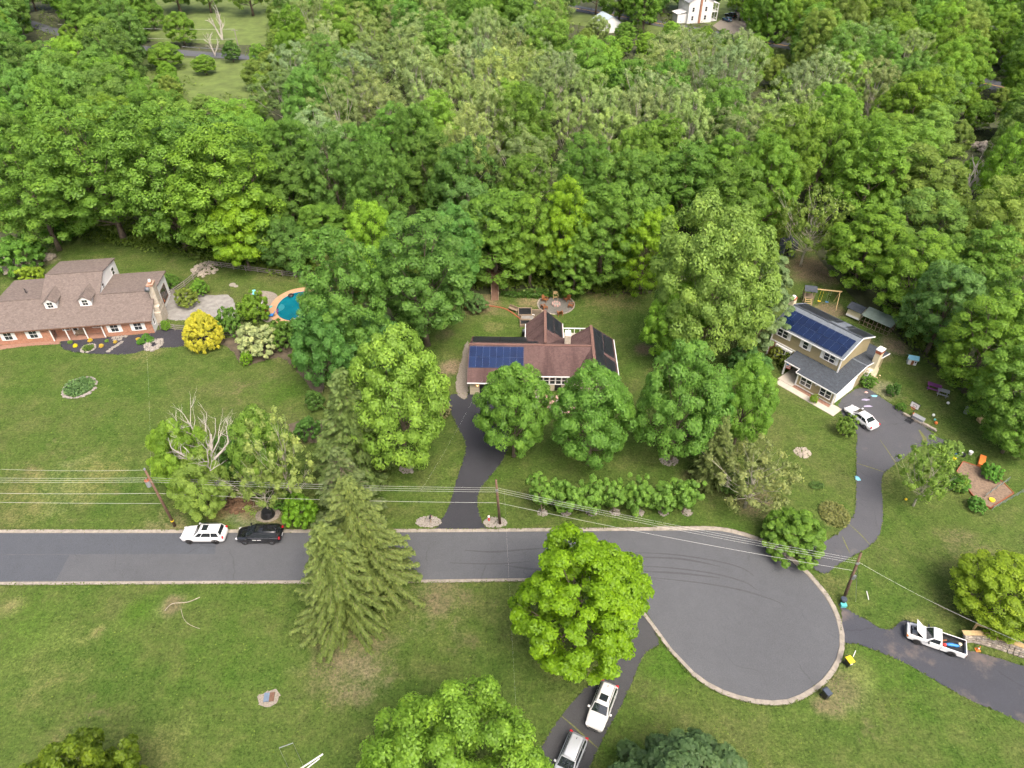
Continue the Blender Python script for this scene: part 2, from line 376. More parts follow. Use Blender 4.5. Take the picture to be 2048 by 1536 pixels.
def siding_mat(name, c, step=.13):
    m, nt, b = new_mat(name); cc = lin(c); sep = node(nt, 'ShaderNodeSeparateXYZ'); nt.links.new(texco(nt), sep.inputs[0])
    fr = mth(nt, 'FRACT', mth(nt, 'DIVIDE', sep.outputs[2], step))
    col = ramp(nt, fr, [(0, scaled(cc, .62)), (.12, cc), (1, scaled(cc, 1.04))])
    col = mixc(nt, .35, col, ramp(nt, noise(nt, texco(nt), 1.3, 4, .6), [(.3, scaled(cc, .85)), (.7, scaled(cc, 1.08))]))
    nt.links.new(col, b.inputs['Base Color']); b.inputs['Roughness'].default_value = .7; bump(nt, b, fr, .015, .6)
    return m
M['olive'] = siding_mat('olive_siding', '#a89c78')
M['whitesiding'] = siding_mat('white_siding', '#f6f7f6')
M['beige'] = siding_mat('beige_siding', '#c9bfa6', .2)
def solar_mat(name, c, line, nx=6, ny=10):
    m, nt, b = new_mat(name); v = texco(nt)
    t = node(nt, 'ShaderNodeTexBrick'); t.offset = 0.0; nt.links.new(v, t.inputs['Vector'])
    t.inputs['Color1'].default_value = tuple(c) + (1,); t.inputs['Color2'].default_value = scaled(tuple(c), 1.25); t.inputs['Mortar'].default_value = tuple(line) + (1,)
    t.inputs['Scale'].default_value = 1; t.inputs['Brick Width'].default_value = .16; t.inputs['Row Height'].default_value = .16; t.inputs['Mortar Size'].default_value = .008
    oi = node(nt, 'ShaderNodeObjectInfo')
    k = ramp(nt, oi.outputs['Random'], [(0, (.75, .75, .8, 1)), (1, (1.0, 1.0, 1.0, 1))])
    nt.links.new(mixc(nt, 1.0, t.outputs[0], k, 'MULTIPLY'), b.inputs['Base Color']); b.inputs['Roughness'].default_value = .25; b.inputs['Specular IOR Level'].default_value = .3
    return m
M['solar'] = solar_mat('blue_solar_cells', (.004, .013, .05), (.008, .03, .09))
M['solar2'] = solar_mat('navy_solar_cells', (.004, .011, .038), (.006, .017, .055))
M['heater'] = simple('black_pool_heater', (.014, .017, .022), .5, .15, 4)
M['frame_al'] = simple('panel_frame', '#36527f', .4, 0, 1)
M['frame_dark'] = simple('dark_panel_frame', '#2c3c58', .4, 0, 1)
def water_mat():
    m, nt, b = new_mat('pool_water'); v = texco(nt)
    nt.links.new(ramp(nt, noise(nt, v, .5, 4, .6), [(.3, (.003, .085, .12, 1)), (.7, (.005, .13, .17, 1))]), b.inputs['Base Color'])
    b.inputs['Roughness'].default_value = .05; bump(nt, b, noise(nt, v, 4, 3, .6), .02, .35)
    return m
M['water'] = water_mat()
M['poolrim'] = simple('pool_coping', '#bd9672', .85, .15, 2)

# ------------------------------------------------------------------ ground, street, kerbs, drives
def struct(o, label=None):
    o['kind'] = 'structure'
    if label: o['label'] = label
    return o
NOGRASS = []; FRINGE = []
def sheet(name, pts, z, mat, parent=None, label=None, edge=0.0, seed=1):
    """a flat sheet with its own slightly ragged rim"""
    pts = [Vector((p[0], p[1], 0)) for p in pts]
    if edge:
        rnd = random.Random(seed); q = []
        for i, a in enumerate(pts):
            b = pts[(i + 1) % len(pts)]; n = max(1, int((b - a).length / .45))
            for k in range(n):
                p = a.lerp(b, k / n); q.append(p + Vector((rnd.uniform(-edge, edge), rnd.uniform(-edge, edge), 0)))
        pts = q
    a = sum(pts[i - 1].x * pts[i].y - pts[i].x * pts[i - 1].y for i in range(len(pts)))
    if a < 0: pts = pts[::-1]
    o = MB().sheet(pts, z).build(name, mat, parent)
    if parent is None: struct(o, label)
    NOGRASS.append(np.array([(p.x, p.y) for p in pts]))
    if name in ('driveway', 'mulch_bed', 'gravel_strip', 'brick_path', 'shrub_bed', 'patio'): FRINGE.append(NOGRASS[-1])
    return o

gx = np.arange(-90, 80.1, .5); gy = np.arange(20, 118.1, .5); nx, ny = len(gx), len(gy)
XX, YY = np.meshgrid(gx, gy, indexing='ij'); acc = np.zeros((nx, ny, 4))
for (px, py, r, k, c) in WORN:
    p = G(px, py); wgt = k * np.clip(1.35 * (1 - np.hypot(XX - p.x, YY - p.y) / r), 0, 1)
    acc[..., :3] = acc[..., :3] * (1 - wgt[..., None]) + wgt[..., None] * np.array(c[:3]); acc[..., 3] = np.maximum(acc[..., 3], wgt)
acc[..., :3] /= np.maximum(acc[..., 3:], 1e-3); acc[..., :3] = np.clip(acc[..., :3], 0, .2)
V = [(x, y, 0.0) for x in gx for y in gy]; F = [(i * ny + j, (i + 1) * ny + j, (i + 1) * ny + j + 1, i * ny + j + 1) for i in range(nx - 1) for j in range(ny - 1)]
n0 = len(V); V += [(-1200, -60, 0), (1200, -60, 0), (1200, 1500, 0), (-1200, 1500, 0), (-90, 20, 0), (80, 20, 0), (80, 118, 0), (-90, 118, 0)]
F += [(n0 + a, n0 + b, n0 + 4 + b, n0 + 4 + a) for a, b in ((0, 1), (1, 2), (2, 3), (3, 0))]
me = bpy.data.meshes.new('ground'); me.from_pydata(V, [], F); me.materials.append(M['lawn'])
wa = me.attributes.new('wear', 'FLOAT_COLOR', 'POINT'); wa.data.foreach_set('color', np.concatenate([acc.reshape(-1, 4), np.zeros((8, 4))]).astype(np.float32).ravel())
o = bpy.data.objects.new('ground', me); COL.objects.link(o); struct(o, 'lawn of mown and patchy grass between the houses')

OUT_TOP = [(-300, 1066), (0, 1066), (400, 1066), (790, 1065), (1100, 1063), (1360, 1061), (1427, 1061), (1471, 1068), (1515, 1082), (1548, 1097), (1578, 1119), (1612, 1149), (1646, 1189), (1664, 1219),
           (1674, 1246), (1679, 1273), (1678, 1293), (1672, 1317), (1659, 1340), (1642, 1360), (1615, 1380), (1585, 1395), (1552, 1401), (1500, 1396), (1445, 1379), (1400, 1353), (1362, 1318), (1335, 1286),
           (1310, 1251), (1285, 1215), (1245, 1180), (1190, 1161), (1120, 1156), (1030, 1157), (800, 1160), (400, 1162), (0, 1164), (-300, 1166)]
road = smooth_path([G(*p) for p in OUT_TOP], 6)
street = sheet('street', road, 0.02, M['street'], label='grey asphalt street ending in a round cul-de-sac')
def resample(P, step):
    out = [P[0]]; acc = 0
    for a, b in zip(P, P[1:]):
        L = (b - a).length
        while acc + L >= step:
            t = (step - acc) / L; a = a.lerp(b, t); out.append(a); L = (b - a).length; acc = 0
        acc += L
    out.append(P[-1]); return out
kerb = struct(thing('kerb', None, None), 'pale concrete kerb running round the street')
MOUTHS = [(868, 975, 1054), (1598, 1650, 1125), (1672, 1700, 1250), (1275, 1315, 1265)]
def mouth(p):
    x, y = proj(p)
    return any(a < x < b and abs(y - c) < 32 for a, b, c in MOUTHS)
fine = resample(road, .5)
pts = resample(road, 3.0)
rnd = random.Random(3)
for i in range(len(pts) - 1):
    a, b = pts[i], pts[i + 1]
    if a.x < -66: continue
    mid = (a + b) / 2; low = mouth(mid)
    n0 = (pts[i + 1] - pts[max(i - 1, 0)]).normalized(); n1 = (pts[min(i + 2, len(pts) - 1)] - a).normalized()
    N0 = Vector((-n0.y, n0.x, 0)); N1 = Vector((-n1.y, n1.x, 0)); d = (b - a).normalized() * .015
    w = .42 if mid.x < 17 else .52
    h = (.05 if low else .115) + rnd.uniform(-.012, .012)
    mb = MB()
    A0, B0, A1, B1 = a + d, b - d, a + d + N0 * w, b - d + N1 * w
    # curved pieces on the bulb get a bend in the middle
    C0, C1 = (A0 + B0) / 2, (A1 + B1) / 2
    sag = min((fp - C0 for fp in fine if (fp - C0).length < .8), key=lambda v: abs(v.dot(d))) if mid.x > 17 else Vector((0, 0, 0))
    C0 = C0 + sag; C1 = C1 + sag
    up = Vector((0, 0, h))
    bot = [A0, C0, B0, B1, C1, A1]
    top = [p + up * (.8 if k < 3 else 1.0) for k, p in enumerate(bot)]
    # gutter face leans back
    top[0] = top[0] + N0 * .05; top[2] = top[2] + N1 * .05; top[1] = top[1] + (N0 + N1) * .025
    mb.hexa(bot[::-1] if False else bot, top)
    mb.build('kerb_stone', M['concrete'], kerb)
# crumbling grass and soil edge behind the kerb is part of the ground; darker patched lanes on the street
sheet('asphalt_patch', gp((-60, 1068), (436, 1068), (430, 1108), (-60, 1109)), .026, M['patch'], street, edge=.04)
sheet('asphalt_patch', gp((-60, 1110.5), (139, 1110), (112, 1161), (-60, 1162)), .026, M['patch'], street, edge=.04, seed=2)
M['skid'] = asphalt('tyre_marks', (.054, .056, .061), .2, 2)
def strip(name, pts, w, z, mat, parent):
    P = smooth_path([G(*p) for p in pts], 8); mb = MB(); V = []; n = len(P)
    for i, p in enumerate(P):
        d = (P[min(i + 1, n - 1)] - P[max(i - 1, 0)]).normalized(); N = Vector((-d.y, d.x, 0))
        ww = w * (.35 + .65 * math.sin(math.pi * min(max(i / (n - 1), .06), .94)))
        V += [(p.x - N.x * ww / 2, p.y - N.y * ww / 2, z), (p.x + N.x * ww / 2, p.y + N.y * ww / 2, z)]
    mb.add(V, [(2 * i, 2 * i + 2, 2 * i + 3, 2 * i + 1) for i in range(n - 1)])
    return mb.build(name, mat, parent)
for k, q in enumerate([[(930, 1101), (985, 1104), (1040, 1100), (1100, 1096)], [(900, 1126), (990, 1128), (1060, 1123)], [(1010, 1131), (1060, 1138), (1110, 1141)],
          [(1230, 1105), (1330, 1108), (1420, 1120), (1480, 1135), (1508, 1152)], [(1260, 1114), (1360, 1118), (1440, 1133)], [(1240, 1130), (1340, 1136), (1430, 1148), (1490, 1165), (1513, 1180)],
          [(1270, 1142), (1360, 1147), (1440, 1156)], [(1300, 1155), (1400, 1166), (1480, 1180), (1540, 1198), (1568, 1210)]]):
    strip('skid_mark', q, .2 if k % 2 else .26, .0245 + .0006 * k, M['skid'], street)

M['seal'] = asphalt('crack_sealant', (.056, .058, .063), .2, 4)
for k, q in enumerate([[(640, 1068), (655, 1095), (648, 1130), (660, 1160)], [(1440, 1290), (1470, 1330), (1520, 1345), (1540, 1395)], [(220, 1070), (232, 1108), (226, 1150)]]):
    strip('crack_seal', q, .05, .0285 + .0004 * k, M['seal'], street)
def drive(name, pts, mat, label, z=.014, n=4, edge=.05):
    return sheet(name, smooth_path([G(*p) for p in pts], n, True), z, mat, None, label, edge)
drive('driveway', [(903, 789), (898, 806), (903, 828), (915, 854), (929, 879), (931, 898), (926, 920), (912, 963), (901, 1003), (892, 1024), (873, 1055), (870, 1058), (972, 1058), (969, 1054), (959, 1027), (955, 1000), (962, 976),
      (979, 955), (999, 930), (1012, 907), (1018, 880), (1014, 840), (1006, 789)], M['drive_dark'], 'fresh black asphalt driveway curving up to the brown-roofed house', .014, 3, .03)
drive('driveway', [(1676, 811), (1712, 864), (1712, 896), (1712, 956), (1711, 1008), (1703, 1038), (1683, 1061), (1656, 1078), (1615, 1098), (1598, 1108), (1608, 1124), (1646, 1148), (1672, 1132), (1706, 1112), (1736, 1095), (1756, 1075),
      (1765, 1048), (1766, 1008), (1763, 957), (1780, 937), (1807, 917), (1837, 894), (1871, 894), (1903, 903), (1906, 888), (1871, 872), (1856, 859), (1808, 825), (1767, 798), (1737, 778), (1712, 778)], M['drive'],
      'cracked grey driveway beside the olive house', .010, 3, .06)
drive('driveway', [(1676, 1206), (1696, 1219), (1740, 1243), (1757, 1255), (1780, 1258), (1793, 1250), (1804, 1241), (1822, 1243), (1870, 1262), (1914, 1293), (1965, 1307), (2048, 1332), (2160, 1366), (2260, 1560), (2048, 1447), (1931, 1396), (1830, 1337),
      (1780, 1313), (1713, 1288), (1690, 1288), (1682, 1270), (1684, 1230)], M['drive_red'], 'dark driveway with reddish dirt where the pickup stands', .012, 3, .04)
drive('driveway', [(1288, 1222), (1312, 1262), (1318, 1290), (1312, 1293), (1292, 1306), (1278, 1330), (1261, 1371), (1233, 1430), (1209, 1472), (1170, 1556), (1140, 1640), (1010, 1640), (1060, 1540), (1090, 1480), (1128, 1425), (1180, 1365), (1240, 1290), (1268, 1245)],
      M['drive_low'], 'old asphalt driveway with two parked cars at the bottom', .016, 3, .04)
# grass growing in the drive joints
M['weed'] = simple('joint_weeds', (.13, .14, .045), .95, .4, 5)
dr = struct(thing('joint_weeds', None, None), 'weeds growing along joints of the driveways')
for k, q in enumerate([[(1712, 926), (1740, 935), (1768, 944)], [(1700, 1050), (1722, 1070), (1740, 1090)], [(1684, 1072), (1692, 1090), (1700, 1106)], [(1120, 1430), (1150, 1455), (1185, 1488)], [(1150, 1457), (1175, 1478), (1196, 1497)], [(1760, 880), (1790, 925), (1800, 960)], [(1838, 860), (1850, 880), (1846, 892)]]):
    strip('weed_strip', q, .13 if k < 6 else .5, .022 + .0005 * k, M['weed'], dr)

# paths, beds
sheet('brick_path', smooth_path(gp((-60, 711), (0, 700), (60, 692), (125, 688), (128, 680), (200, 674), (212, 672), (205, 664), (120, 668), (60, 684), (0, 691), (-60, 697)), 2, True), .03, M['brickpath'], label='brick path along the front of the brick house')
sheet('mulch_bed', smooth_path(gp((125, 697), (128, 680), (205, 674), (290, 668), (318, 660), (370, 660), (440, 672), (400, 690), (360, 694), (300, 698), (262, 708), (210, 709), (160, 706)), 4, True), .034, M['mulch'], label='black mulch bed before the brick house', edge=.1)
sheet('gravel_strip', smooth_path(gp((930, 690), (938, 690), (936, 790), (915, 790), (912, 760), (922, 720)), 3, True), .02, M['gravel'], label='grey gravel strip beside the garage wall', edge=.1)
sheet('shrub_bed', smooth_path(gp((430, 680), (470, 674), (600, 650), (640, 650), (650, 760), (636, 790), (600, 750), (560, 716), (500, 730), (476, 722), (462, 700)), 4, True), .024, M['soil'], label='bare soil bed under shrubs beside the pool fence', edge=.15)
sheet('shrub_bed', smooth_path(gp((575, 850), (620, 840), (645, 850), (640, 885), (595, 875)), 4, True), .024, M['soil'], label='soil bed at the corner of the left lawn', edge=.15)
sheet('patio', smooth_path(gp((330, 585), (360, 580), (420, 590), (455, 590), (470, 610), (465, 640), (400, 640), (340, 640), (325, 620)), 4, True), .03, M['flag'], label='grey flagstone patio beside the brick house', edge=.1)
wk = struct(thing('walkway', None, None, G(1590, 770), R(-50.17)), 'pale concrete walk along the front of the olive house')
for k in range(6):
    x0 = -2.1 + k * 1.55
    MB().box(x0 + .015, x0 + 1.535, -1.85, -.75, 0, .07).build('slab', M['slab'], wk)
MB().box(5.75, 7.2, -.74, .35, 0, .068).build('slab', M['slab'], wk)
one('bed', M['brickpath'], wk, (-.3, 5.7, -.73, -.05, 0, .04))
one('porch_floor', M['slab'], wk, (-2.4, -.05, -.72, 3.2, 0, .1))

# woodland floor, meadows, far roads
sheet('woodland_floor', gp((-500, 470), (0, 478), (120, 462), (260, 482), (330, 492), (400, 512), (520, 528), (600, 552), (660, 640), (880, 640), (900, 585), (960, 588), (1040, 592), (1100, 585), (1300, 588), (1330, 560), (1540, 560), (1560, 470), (1600, 440), (1640, 520),
      (1700, 590), (1780, 660), (1850, 720), (1930, 790), (2048, 860), (2500, 900), (3200, 60), (2600, -180), (1024, -200), (-600, -180)), .02, M['litter'], label='dark leaf-littered woodland floor')
sheet('meadow', gp((240, -60), (210, 40), (285, 82), (470, 90), (560, 90), (640, -60)), .045, M['meadow'], edge=.15, label='hay meadow beyond the far road')  # lighter tone is the hay grass's own colour
sheet('meadow', gp((270, 112), (500, 122), (560, 200), (470, 225), (330, 215), (250, 150)), .09, M['meadow'], edge=.15, label='small grass clearing in the wood below the far road')
sheet('far_lawn', gp((1220, -60), (1240, 8), (1340, 24), (1450, 60), (1520, 60), (1560, -60)), .045, M['meadow'], label='lawn behind the white farmhouse')
sheet('far_verge', gp((1130, 20), (1620, 108), (1800, 150), (1790, 166), (1600, 130), (1120, 44)), .042, M['meadow'], label='grass verge below the far road')
sheet('clearing', gp((1930, 262), (2060, 250), (2060, 300), (1950, 305)), .045, M['lawn'], label='grass clearing at the right edge of the wood')
far = sheet('far_road', gp((900, -40), (1080, -2), (1300, 38), (1450, 66), (1620, 92), (1800, 125), (2300, 220), (2300, 245), (1800, 142), (1620, 106), (1450, 78), (1300, 49), (1080, 9), (900, -28)), .06, M['far_road'], label='two-lane road with yellow centre lines at the top')
M['yellowline'] = simple('yellow_road_paint', (.75, .42, .05), .7, .1, 1)
for off in (0, .45):
    P = [G(*p) + Vector((0, off, 0)) for p in ((900, -33), (1080, 4), (1300, 44), (1450, 72.5), (1620, 99.5), (1800, 134), (2300, 233))]
    mb = MB()
    for a, b in zip(P, P[1:]): mb.add([(a.x, a.y - .12, .066), (b.x, b.y - .12, .066), (b.x, b.y + .12, .066), (a.x, a.y + .12, .066)], [(0, 1, 2, 3)])
    mb.build('centre_line', M['yellowline'], far)
sheet('far_road', gp((-40, 10), (60, 40), (130, 62), (270, 90), (360, 100), (480, 109), (560, 112), (560, 121), (480, 119), (360, 111), (270, 101), (120, 74), (60, 54), (-40, 26)), .06, M['far_road'], label='pale grey road behind the wood at upper left')
sheet('farm_drive', gp((1425, 52), (1455, 30), (1490, 14), (1510, 40), (1520, 85), (1470, 82)), .055, M['gravel'], label='gravel yard beside the white farmhouse')

# ------------------------------------------------------------------ houses
def fb(face, c, a0, a1, z0, z1, d0, d1):
    if face == '-y': return (a0, a1, c - d1, c - d0, z0, z1)
    if face == '+y': return (a0, a1, c + d0, c + d1, z0, z1)
    if face == '+x': return (c + d0, c + d1, a0, a1, z0, z1)
    return (c - d1, c - d0, a0, a1, z0, z1)
def window(parent, face, c, a, z, w, h, bars=0, shutters=None, frame='white', pane='glass'):
    """frame with two sashes; a = centre along the wall"""
    t = .09
    fr = one('window', M[frame], parent, fb(face, c, a - w / 2 - t, a + w / 2 + t, z + h / 2, z + h / 2 + t, 0, .07), fb(face, c, a - w / 2 - t, a + w / 2 + t, z - h / 2 - t, z - h / 2, 0, .1),
             fb(face, c, a - w / 2 - t, a - w / 2, z - h / 2, z + h / 2, 0, .07), fb(face, c, a + w / 2, a + w / 2 + t, z - h / 2, z + h / 2, 0, .07), fb(face, c, a - w / 2, a + w / 2, z - .03, z + .03, 0, .06),
             *[fb(face, c, a - w / 2 + w * (k + 1) / (bars + 1) - .012, a - w / 2 + w * (k + 1) / (bars + 1) + .012, z - h / 2, z + h / 2, 0, .04) for k in range(bars)])
    one('pane', M[pane], fr, fb(face, c, a - w / 2, a + w / 2, z + .03, z + h / 2, -.02, .03))
    one('pane', M[pane], fr, fb(face, c, a - w / 2, a + w / 2, z - h / 2, z - .03, -.02, .02))
    if shutters:
        for s in (-1, 1):
            x0 = a + s * (w / 2 + t + shutters / 2 + .02)
            sh = MB().box(*fb(face, c, x0 - shutters / 2, x0 + shutters / 2, z - h / 2 - .08, z + h / 2 + .08, 0, .05))
            sh.build('shutter', M['white'], parent)
    return fr
def roof(parent, quad, mat, th=.14, name='roof'):
    return MB().slab(quad, th).build(name, mat, parent)
def side_prism(poly, x0, x1):
    """polygon in (y, z) extruded along x"""
    m = MB(); n = len(poly)
    m.add([(x0, p[0], p[1]) for p in poly] + [(x1, p[0], p[1]) for p in poly], [tuple(range(n)), tuple(range(2 * n - 1, n - 1, -1))] + [(i, n + i, n + (i + 1) % n, (i + 1) % n) for i in range(n)])
    return m
def front_prism(poly, y0, y1):
    m = MB(); n = len(poly)
    m.add([(p[0], y0, p[1]) for p in poly] + [(p[0], y1, p[1]) for p in poly], [tuple(reversed(range(n))), tuple(range(n, 2 * n))] + [(i, (i + 1) % n, n + (i + 1) % n, n + i) for i in range(n)])
    return m
def frame_on(parent, name, O, U, V):
    """an Empty whose x runs along U, y along V (up the slope) with its origin at O"""
    U = Vector(U).normalized(); V = Vector(V).normalized(); W = U.cross(V).normalized()
    e = bpy.data.objects.new(name, None); COL.objects.link(e); e.parent = parent; e.empty_display_size = .1
    mt = Matrix((U, V, W)).transposed().to_4x4(); mt.translation = Vector(O)
    e.matrix_local = mt
    return e
def panel_mesh(w, h, mat, fw=.03):
    me = MB().box(0, w, 0, h, .06, .1)
    return me
def solar_array(parent, O, U, V, nx, ny, w, h, mat, gap=.02, skip=(), frame='frame_al'):
    e = frame_on(parent, 'solar_array', O, U, V)
    me = bpy.data.meshes.new('solar_panel')
    b = MB().box(.02, w - .02, .02, h - .02, .07, .115).box(0, w, 0, h, .06, .11)
    me.from_pydata(b.v, [], b.f); me.materials.append(M[mat]); me.materials.append(M[frame])
    me.polygons.foreach_set('material_index', [0] * 6 + [1] * 6)
    for j in range(ny):
        for i in range(nx):
            if (i, j) in skip: continue
            o = bpy.data.objects.new('solar_panel', me); COL.objects.link(o); o.parent = e
            o.location = (i * (w + gap), j * (h + gap * 2), 0)
    return e
def heater(parent, O, U, V, mats):
    """black pool-heater mats lying on a slope: (x0, x1, y0, y1) in the slope's plane"""
    e = frame_on(parent, 'pool_heater', O, U, V)
    for (x0, x1, y0, y1) in mats:
        m = MB(); n = max(2, int((y1 - y0) / .34)) if (x1 - x0) > (y1 - y0) else max(2, int((x1 - x0) / .34))
        for k in range(n):
            if (x1 - x0) > (y1 - y0): m.box(x0, x1, y0 + (y1 - y0) * k / n + .012, y0 + (y1 - y0) * (k + 1) / n - .012, .02, .05)
            else: m.box(x0 + (x1 - x0) * k / n + .012, x0 + (x1 - x0) * (k + 1) / n - .012, y0, y1, .02, .05)
        m.build('heater_mat', M['heater'], e)
    return e

# --- brick cape house, left
LH = thing('brick_house', 'long brick house with brown shingle roof and two white dormers', 'house', (-56.46, 91.2, 0), R(8))
def lz(y): return 2.6 + .47 * (y + .35)
for (x0, x1, yf) in ((-23, -14.9, .1), (-14.9, -7.2, 1.3), (-7.2, 0, .1)):
    side_prism([(yf, 0), (11.3, 0), (11.3, 4.28), (4.7, 4.8), (yf, lz(yf) - .16)], x0, x1).build('wall', M['whitesiding'], LH)
for (x0, x1, y) in ((-23, -14.9, 0), (-14.9, -7.2, 1.2), (-7.2, -.001, 0)):
    one('brick_front', M['brick'], LH, (x0, x1, y - .002, y + .098, 0, lz(y) - .17))
one('brick_front', M['brick'], LH, (-14.998, -14.9, .1, 1.198, 0, 2.6)); one('brick_front', M['brick'], LH, (-7.2, -7.102, .1, 1.198, 0, 2.6))
one('porch_floor', M['brickpath'], LH, (-14.9, -7.2, -.3, 1.19, 0, .12))
roof(LH, [(-23.4, -.4, lz(-.4)), (.35, -.4, lz(-.4)), (.35, 4.7, lz(4.7)), (-23.4, 4.7, lz(4.7))], M['roof_tan'])
roof(LH, [(-16.6, 4.703, lz(4.7)), (-7.9, 4.703, lz(4.7)), (-7.9, 8.7, lz(8.7)), (-16.6, 8.7, lz(8.7))], M['roof_tan'])
roof(LH, [(-16.6, 8.703, lz(8.7)), (-7.9, 8.703, lz(8.7)), (-7.9, 14.4, 5.95), (-16.6, 14.4, 5.95)], M['roof_tan'])
roof(LH, [(-7.897, 4.703, lz(4.7)), (.35, 4.703, lz(4.7)), (.35, 11.7, 4.4), (-7.897, 11.7, 4.4)], M['roof_tan'])
roof(LH, [(-23.4, 4.703, lz(4.7)), (-16.603, 4.703, lz(4.7)), (-16.603, 11.9, 4.4), (-23.4, 11.9, 4.4)], M['roof_tan'])
MB().bar((-23.4, 4.7, lz(4.7) + .02), (-16.6, 4.7, lz(4.7) + .02), .3, .07).build('ridge_cap', M['roof_tan'], LH)
MB().bar((-7.9, 4.7, lz(4.7) + .02), (.35, 4.7, lz(4.7) + .02), .3, .07).build('ridge_cap', M['roof_tan'], LH)
MB().bar((-16.6, 8.7, lz(8.7) + .02), (-7.9, 8.7, lz(8.7) + .02), .3, .07).build('ridge_cap', M['roof_tan'], LH)
side_prism([(4.9, 1), (14.1, 1), (14.1, 5.84), (8.7, 6.68), (4.9, lz(4.9) - .2)], -16.4, -8.1).build('upper_wall', M['whitesiding'], LH)
MB().bar((-7.93, -.42, lz(-.4) - .1), (-7.93, -.40, lz(-.4) - .1), .02).build('trim', M['dark'], LH)
one('gutter', M['deck'], LH, (-23.4, .35, -.52, -.41, lz(-.4) - .2, lz(-.4) - .04))
window(LH, '+x', -8.1, 7.2, 4.95, .7, .9)
window(LH, '+x', -8.1, 12.2, 4.7, 1.0, 1.2)
one('chimney', M['chimneybrick'], LH, (.002, .95, 2.2, 5.0, 0, 2.2), (.002, .9, 2.6, 4.9, 2.2, 3.1), (.002, .86, 3.3, 4.8, 3.1, 6.5))
one('chimney_cap', M['brick'], LH, (-.06, .92, 3.24, 4.86, 6.5, 6.75), (.2, .66, 3.6, 4.4, 6.75, 7.05))
MB().cyl((.43, 4.0), .2, 7.05, 7.35, 12).build('chimney_pot', M['white'], LH)
d = frame_on(LH, 'satellite_dish', (.1, 2.9, 6.2), (1, 0, 0), (0, .5, .8))
MB().cyl((0, 0), .12, 0, .1, 16, .42).build('dish', M['grey'], d, smooth=True); MB().bar((0, 0, 0), (0, -.2, -.6), .05).build('arm', M['steel'], d)
MB().tube([(-19.6, 6.9, 4.4), (-19.6, 6.9, 5.6)], .07).build('vent_pipe', M['black'], LH)
for a in (-21.15, -17.5, -5.6, -2.1): window(LH, '-y', 0, a, 1.55, 1.1, 1.35, 1, .42)
window(LH, '-y', 1.2, -8.6, 1.75, 1.2, 1.1, 1); window(LH, '-y', 1.2, -13.2, 1.75, 1.0, 1.3, 1)
door = one('door', M['white'], LH, fb('-y', 1.2, -12.4, -11.4, .12, 2.2, 0, .06)); one('door_glass', M['glass'], door, fb('-y', 1.2, -12.2, -11.6, .9, 2.0, .06, .075))
for a in (-14.85, -12.6, -9.9, -7.3): one('porch_post', M['white'], LH, (a - .07, a + .07, -.28, -.14, .12, lz(-.2) - .2))
for a in (-14.75, -9.65):
    y0 = 2.9; zb = lz(y0) - .1; ze = 5.25; zr = 5.95; yb = (zr - 2.6) / .47 - .35
    dm = front_prism([(a - .85, zb), (a + .85, zb), (a + .85, ze), (a, zr - .12), (a - .85, ze)], y0, 6.2).build('dormer', M['white'], LH)
    for s in (-1, 1):
        q = [(a, y0 - .22, zr), (a + s * 1.08, y0 - .22, ze - .1), (a + s * 1.08, (ze - .1 - 2.6) / .47 - .35, ze - .1), (a, yb, zr)]
        roof(dm, q if s < 0 else q[::-1], M['roof_tan'], .1, 'dormer_roof')
    window(dm, '-y', y0, a, 4.72, .8, .95, 1)
for (sx, z0) in ((.002, 0),):
    window(LH, '+x', 0, 8.6, 1.9, 2.6, 2.2, 3, None, 'deck')
window(LH, '+x', 0, 1.2, 1.5, .6, 1.0)
bn = thing('porch_bench', 'brown wooden bench on the porch of the brick house', 'bench', LH.matrix_basis @ Vector((-11.2, .8, .12)), R(8))
one('seat', M['wood'], bn, (-.8, .8, -.25, .2, .38, .44)); one('backrest', M['wood'], bn, (-.8, .8, .2, .27, .44, .9))
for x in (-.72, .72): one('leg', M['wood'], bn, (x - .04, x + .04, -.22, .2, 0, .38))

# --- brown-roofed house, centre
CH = thing('brown_house', 'low cream house with brown shingle roof and bright blue solar panels', 'house', (-5.97, 76.33, 0), R(-1.5))
cs, cb = .418, .47
def cz(y): return 2.6 + cs * (y + .44)
RY = 5.3; RZ = cz(RY)
def bz(y): return RZ - cb * (y - RY)
side_prism([(0, 0), (10.1, 0), (10.1, bz(10.1) - .2), (RY, RZ - .2), (0, cz(0) - .2)], 0, 9.4).build('wall', M['beige'], CH)
side_prism([(1.1, 0), (10.1, 0), (10.1, bz(10.1) - .2), (RY, RZ - .2), (1.1, cz(1.1) - .2)], 9.402, 15).build('wall', M['beige'], CH)
front_prism([(14.2, 0), (20.6, 0), (20.6, 2.5), (17.4, 4.75), (14.2, 2.5)], -.4, 9.9).build('wall', M['beige'], CH)
front_prism([(8.0, 0), (13.1, 0), (13.1, 2.5), (10.65, 4.6), (8.0, 2.5)], 10, 13.9).build('wall', M['beige'], CH)
roof(CH, [(-.3, -.44, cz(-.44)), (9.55, -.44, cz(-.44)), (9.55, RY, RZ), (-.3, RY, RZ)], M['roof_brown'])
roof(CH, [(9.553, .68, cz(.68)), (17.6, .68, cz(.68)), (17.6, RY, RZ), (9.553, RY, RZ)], M['roof_brown'])
roof(CH, [(-.3, RY + .003, RZ), (17.6, RY + .003, RZ), (17.6, 10.45, bz(10.45)), (-.3, 10.45, bz(10.45))], M['roof_brown'])
WX, WZ, WE = 17.4, RZ + .06, 2.55
sl = (WZ - WE) / 3.5
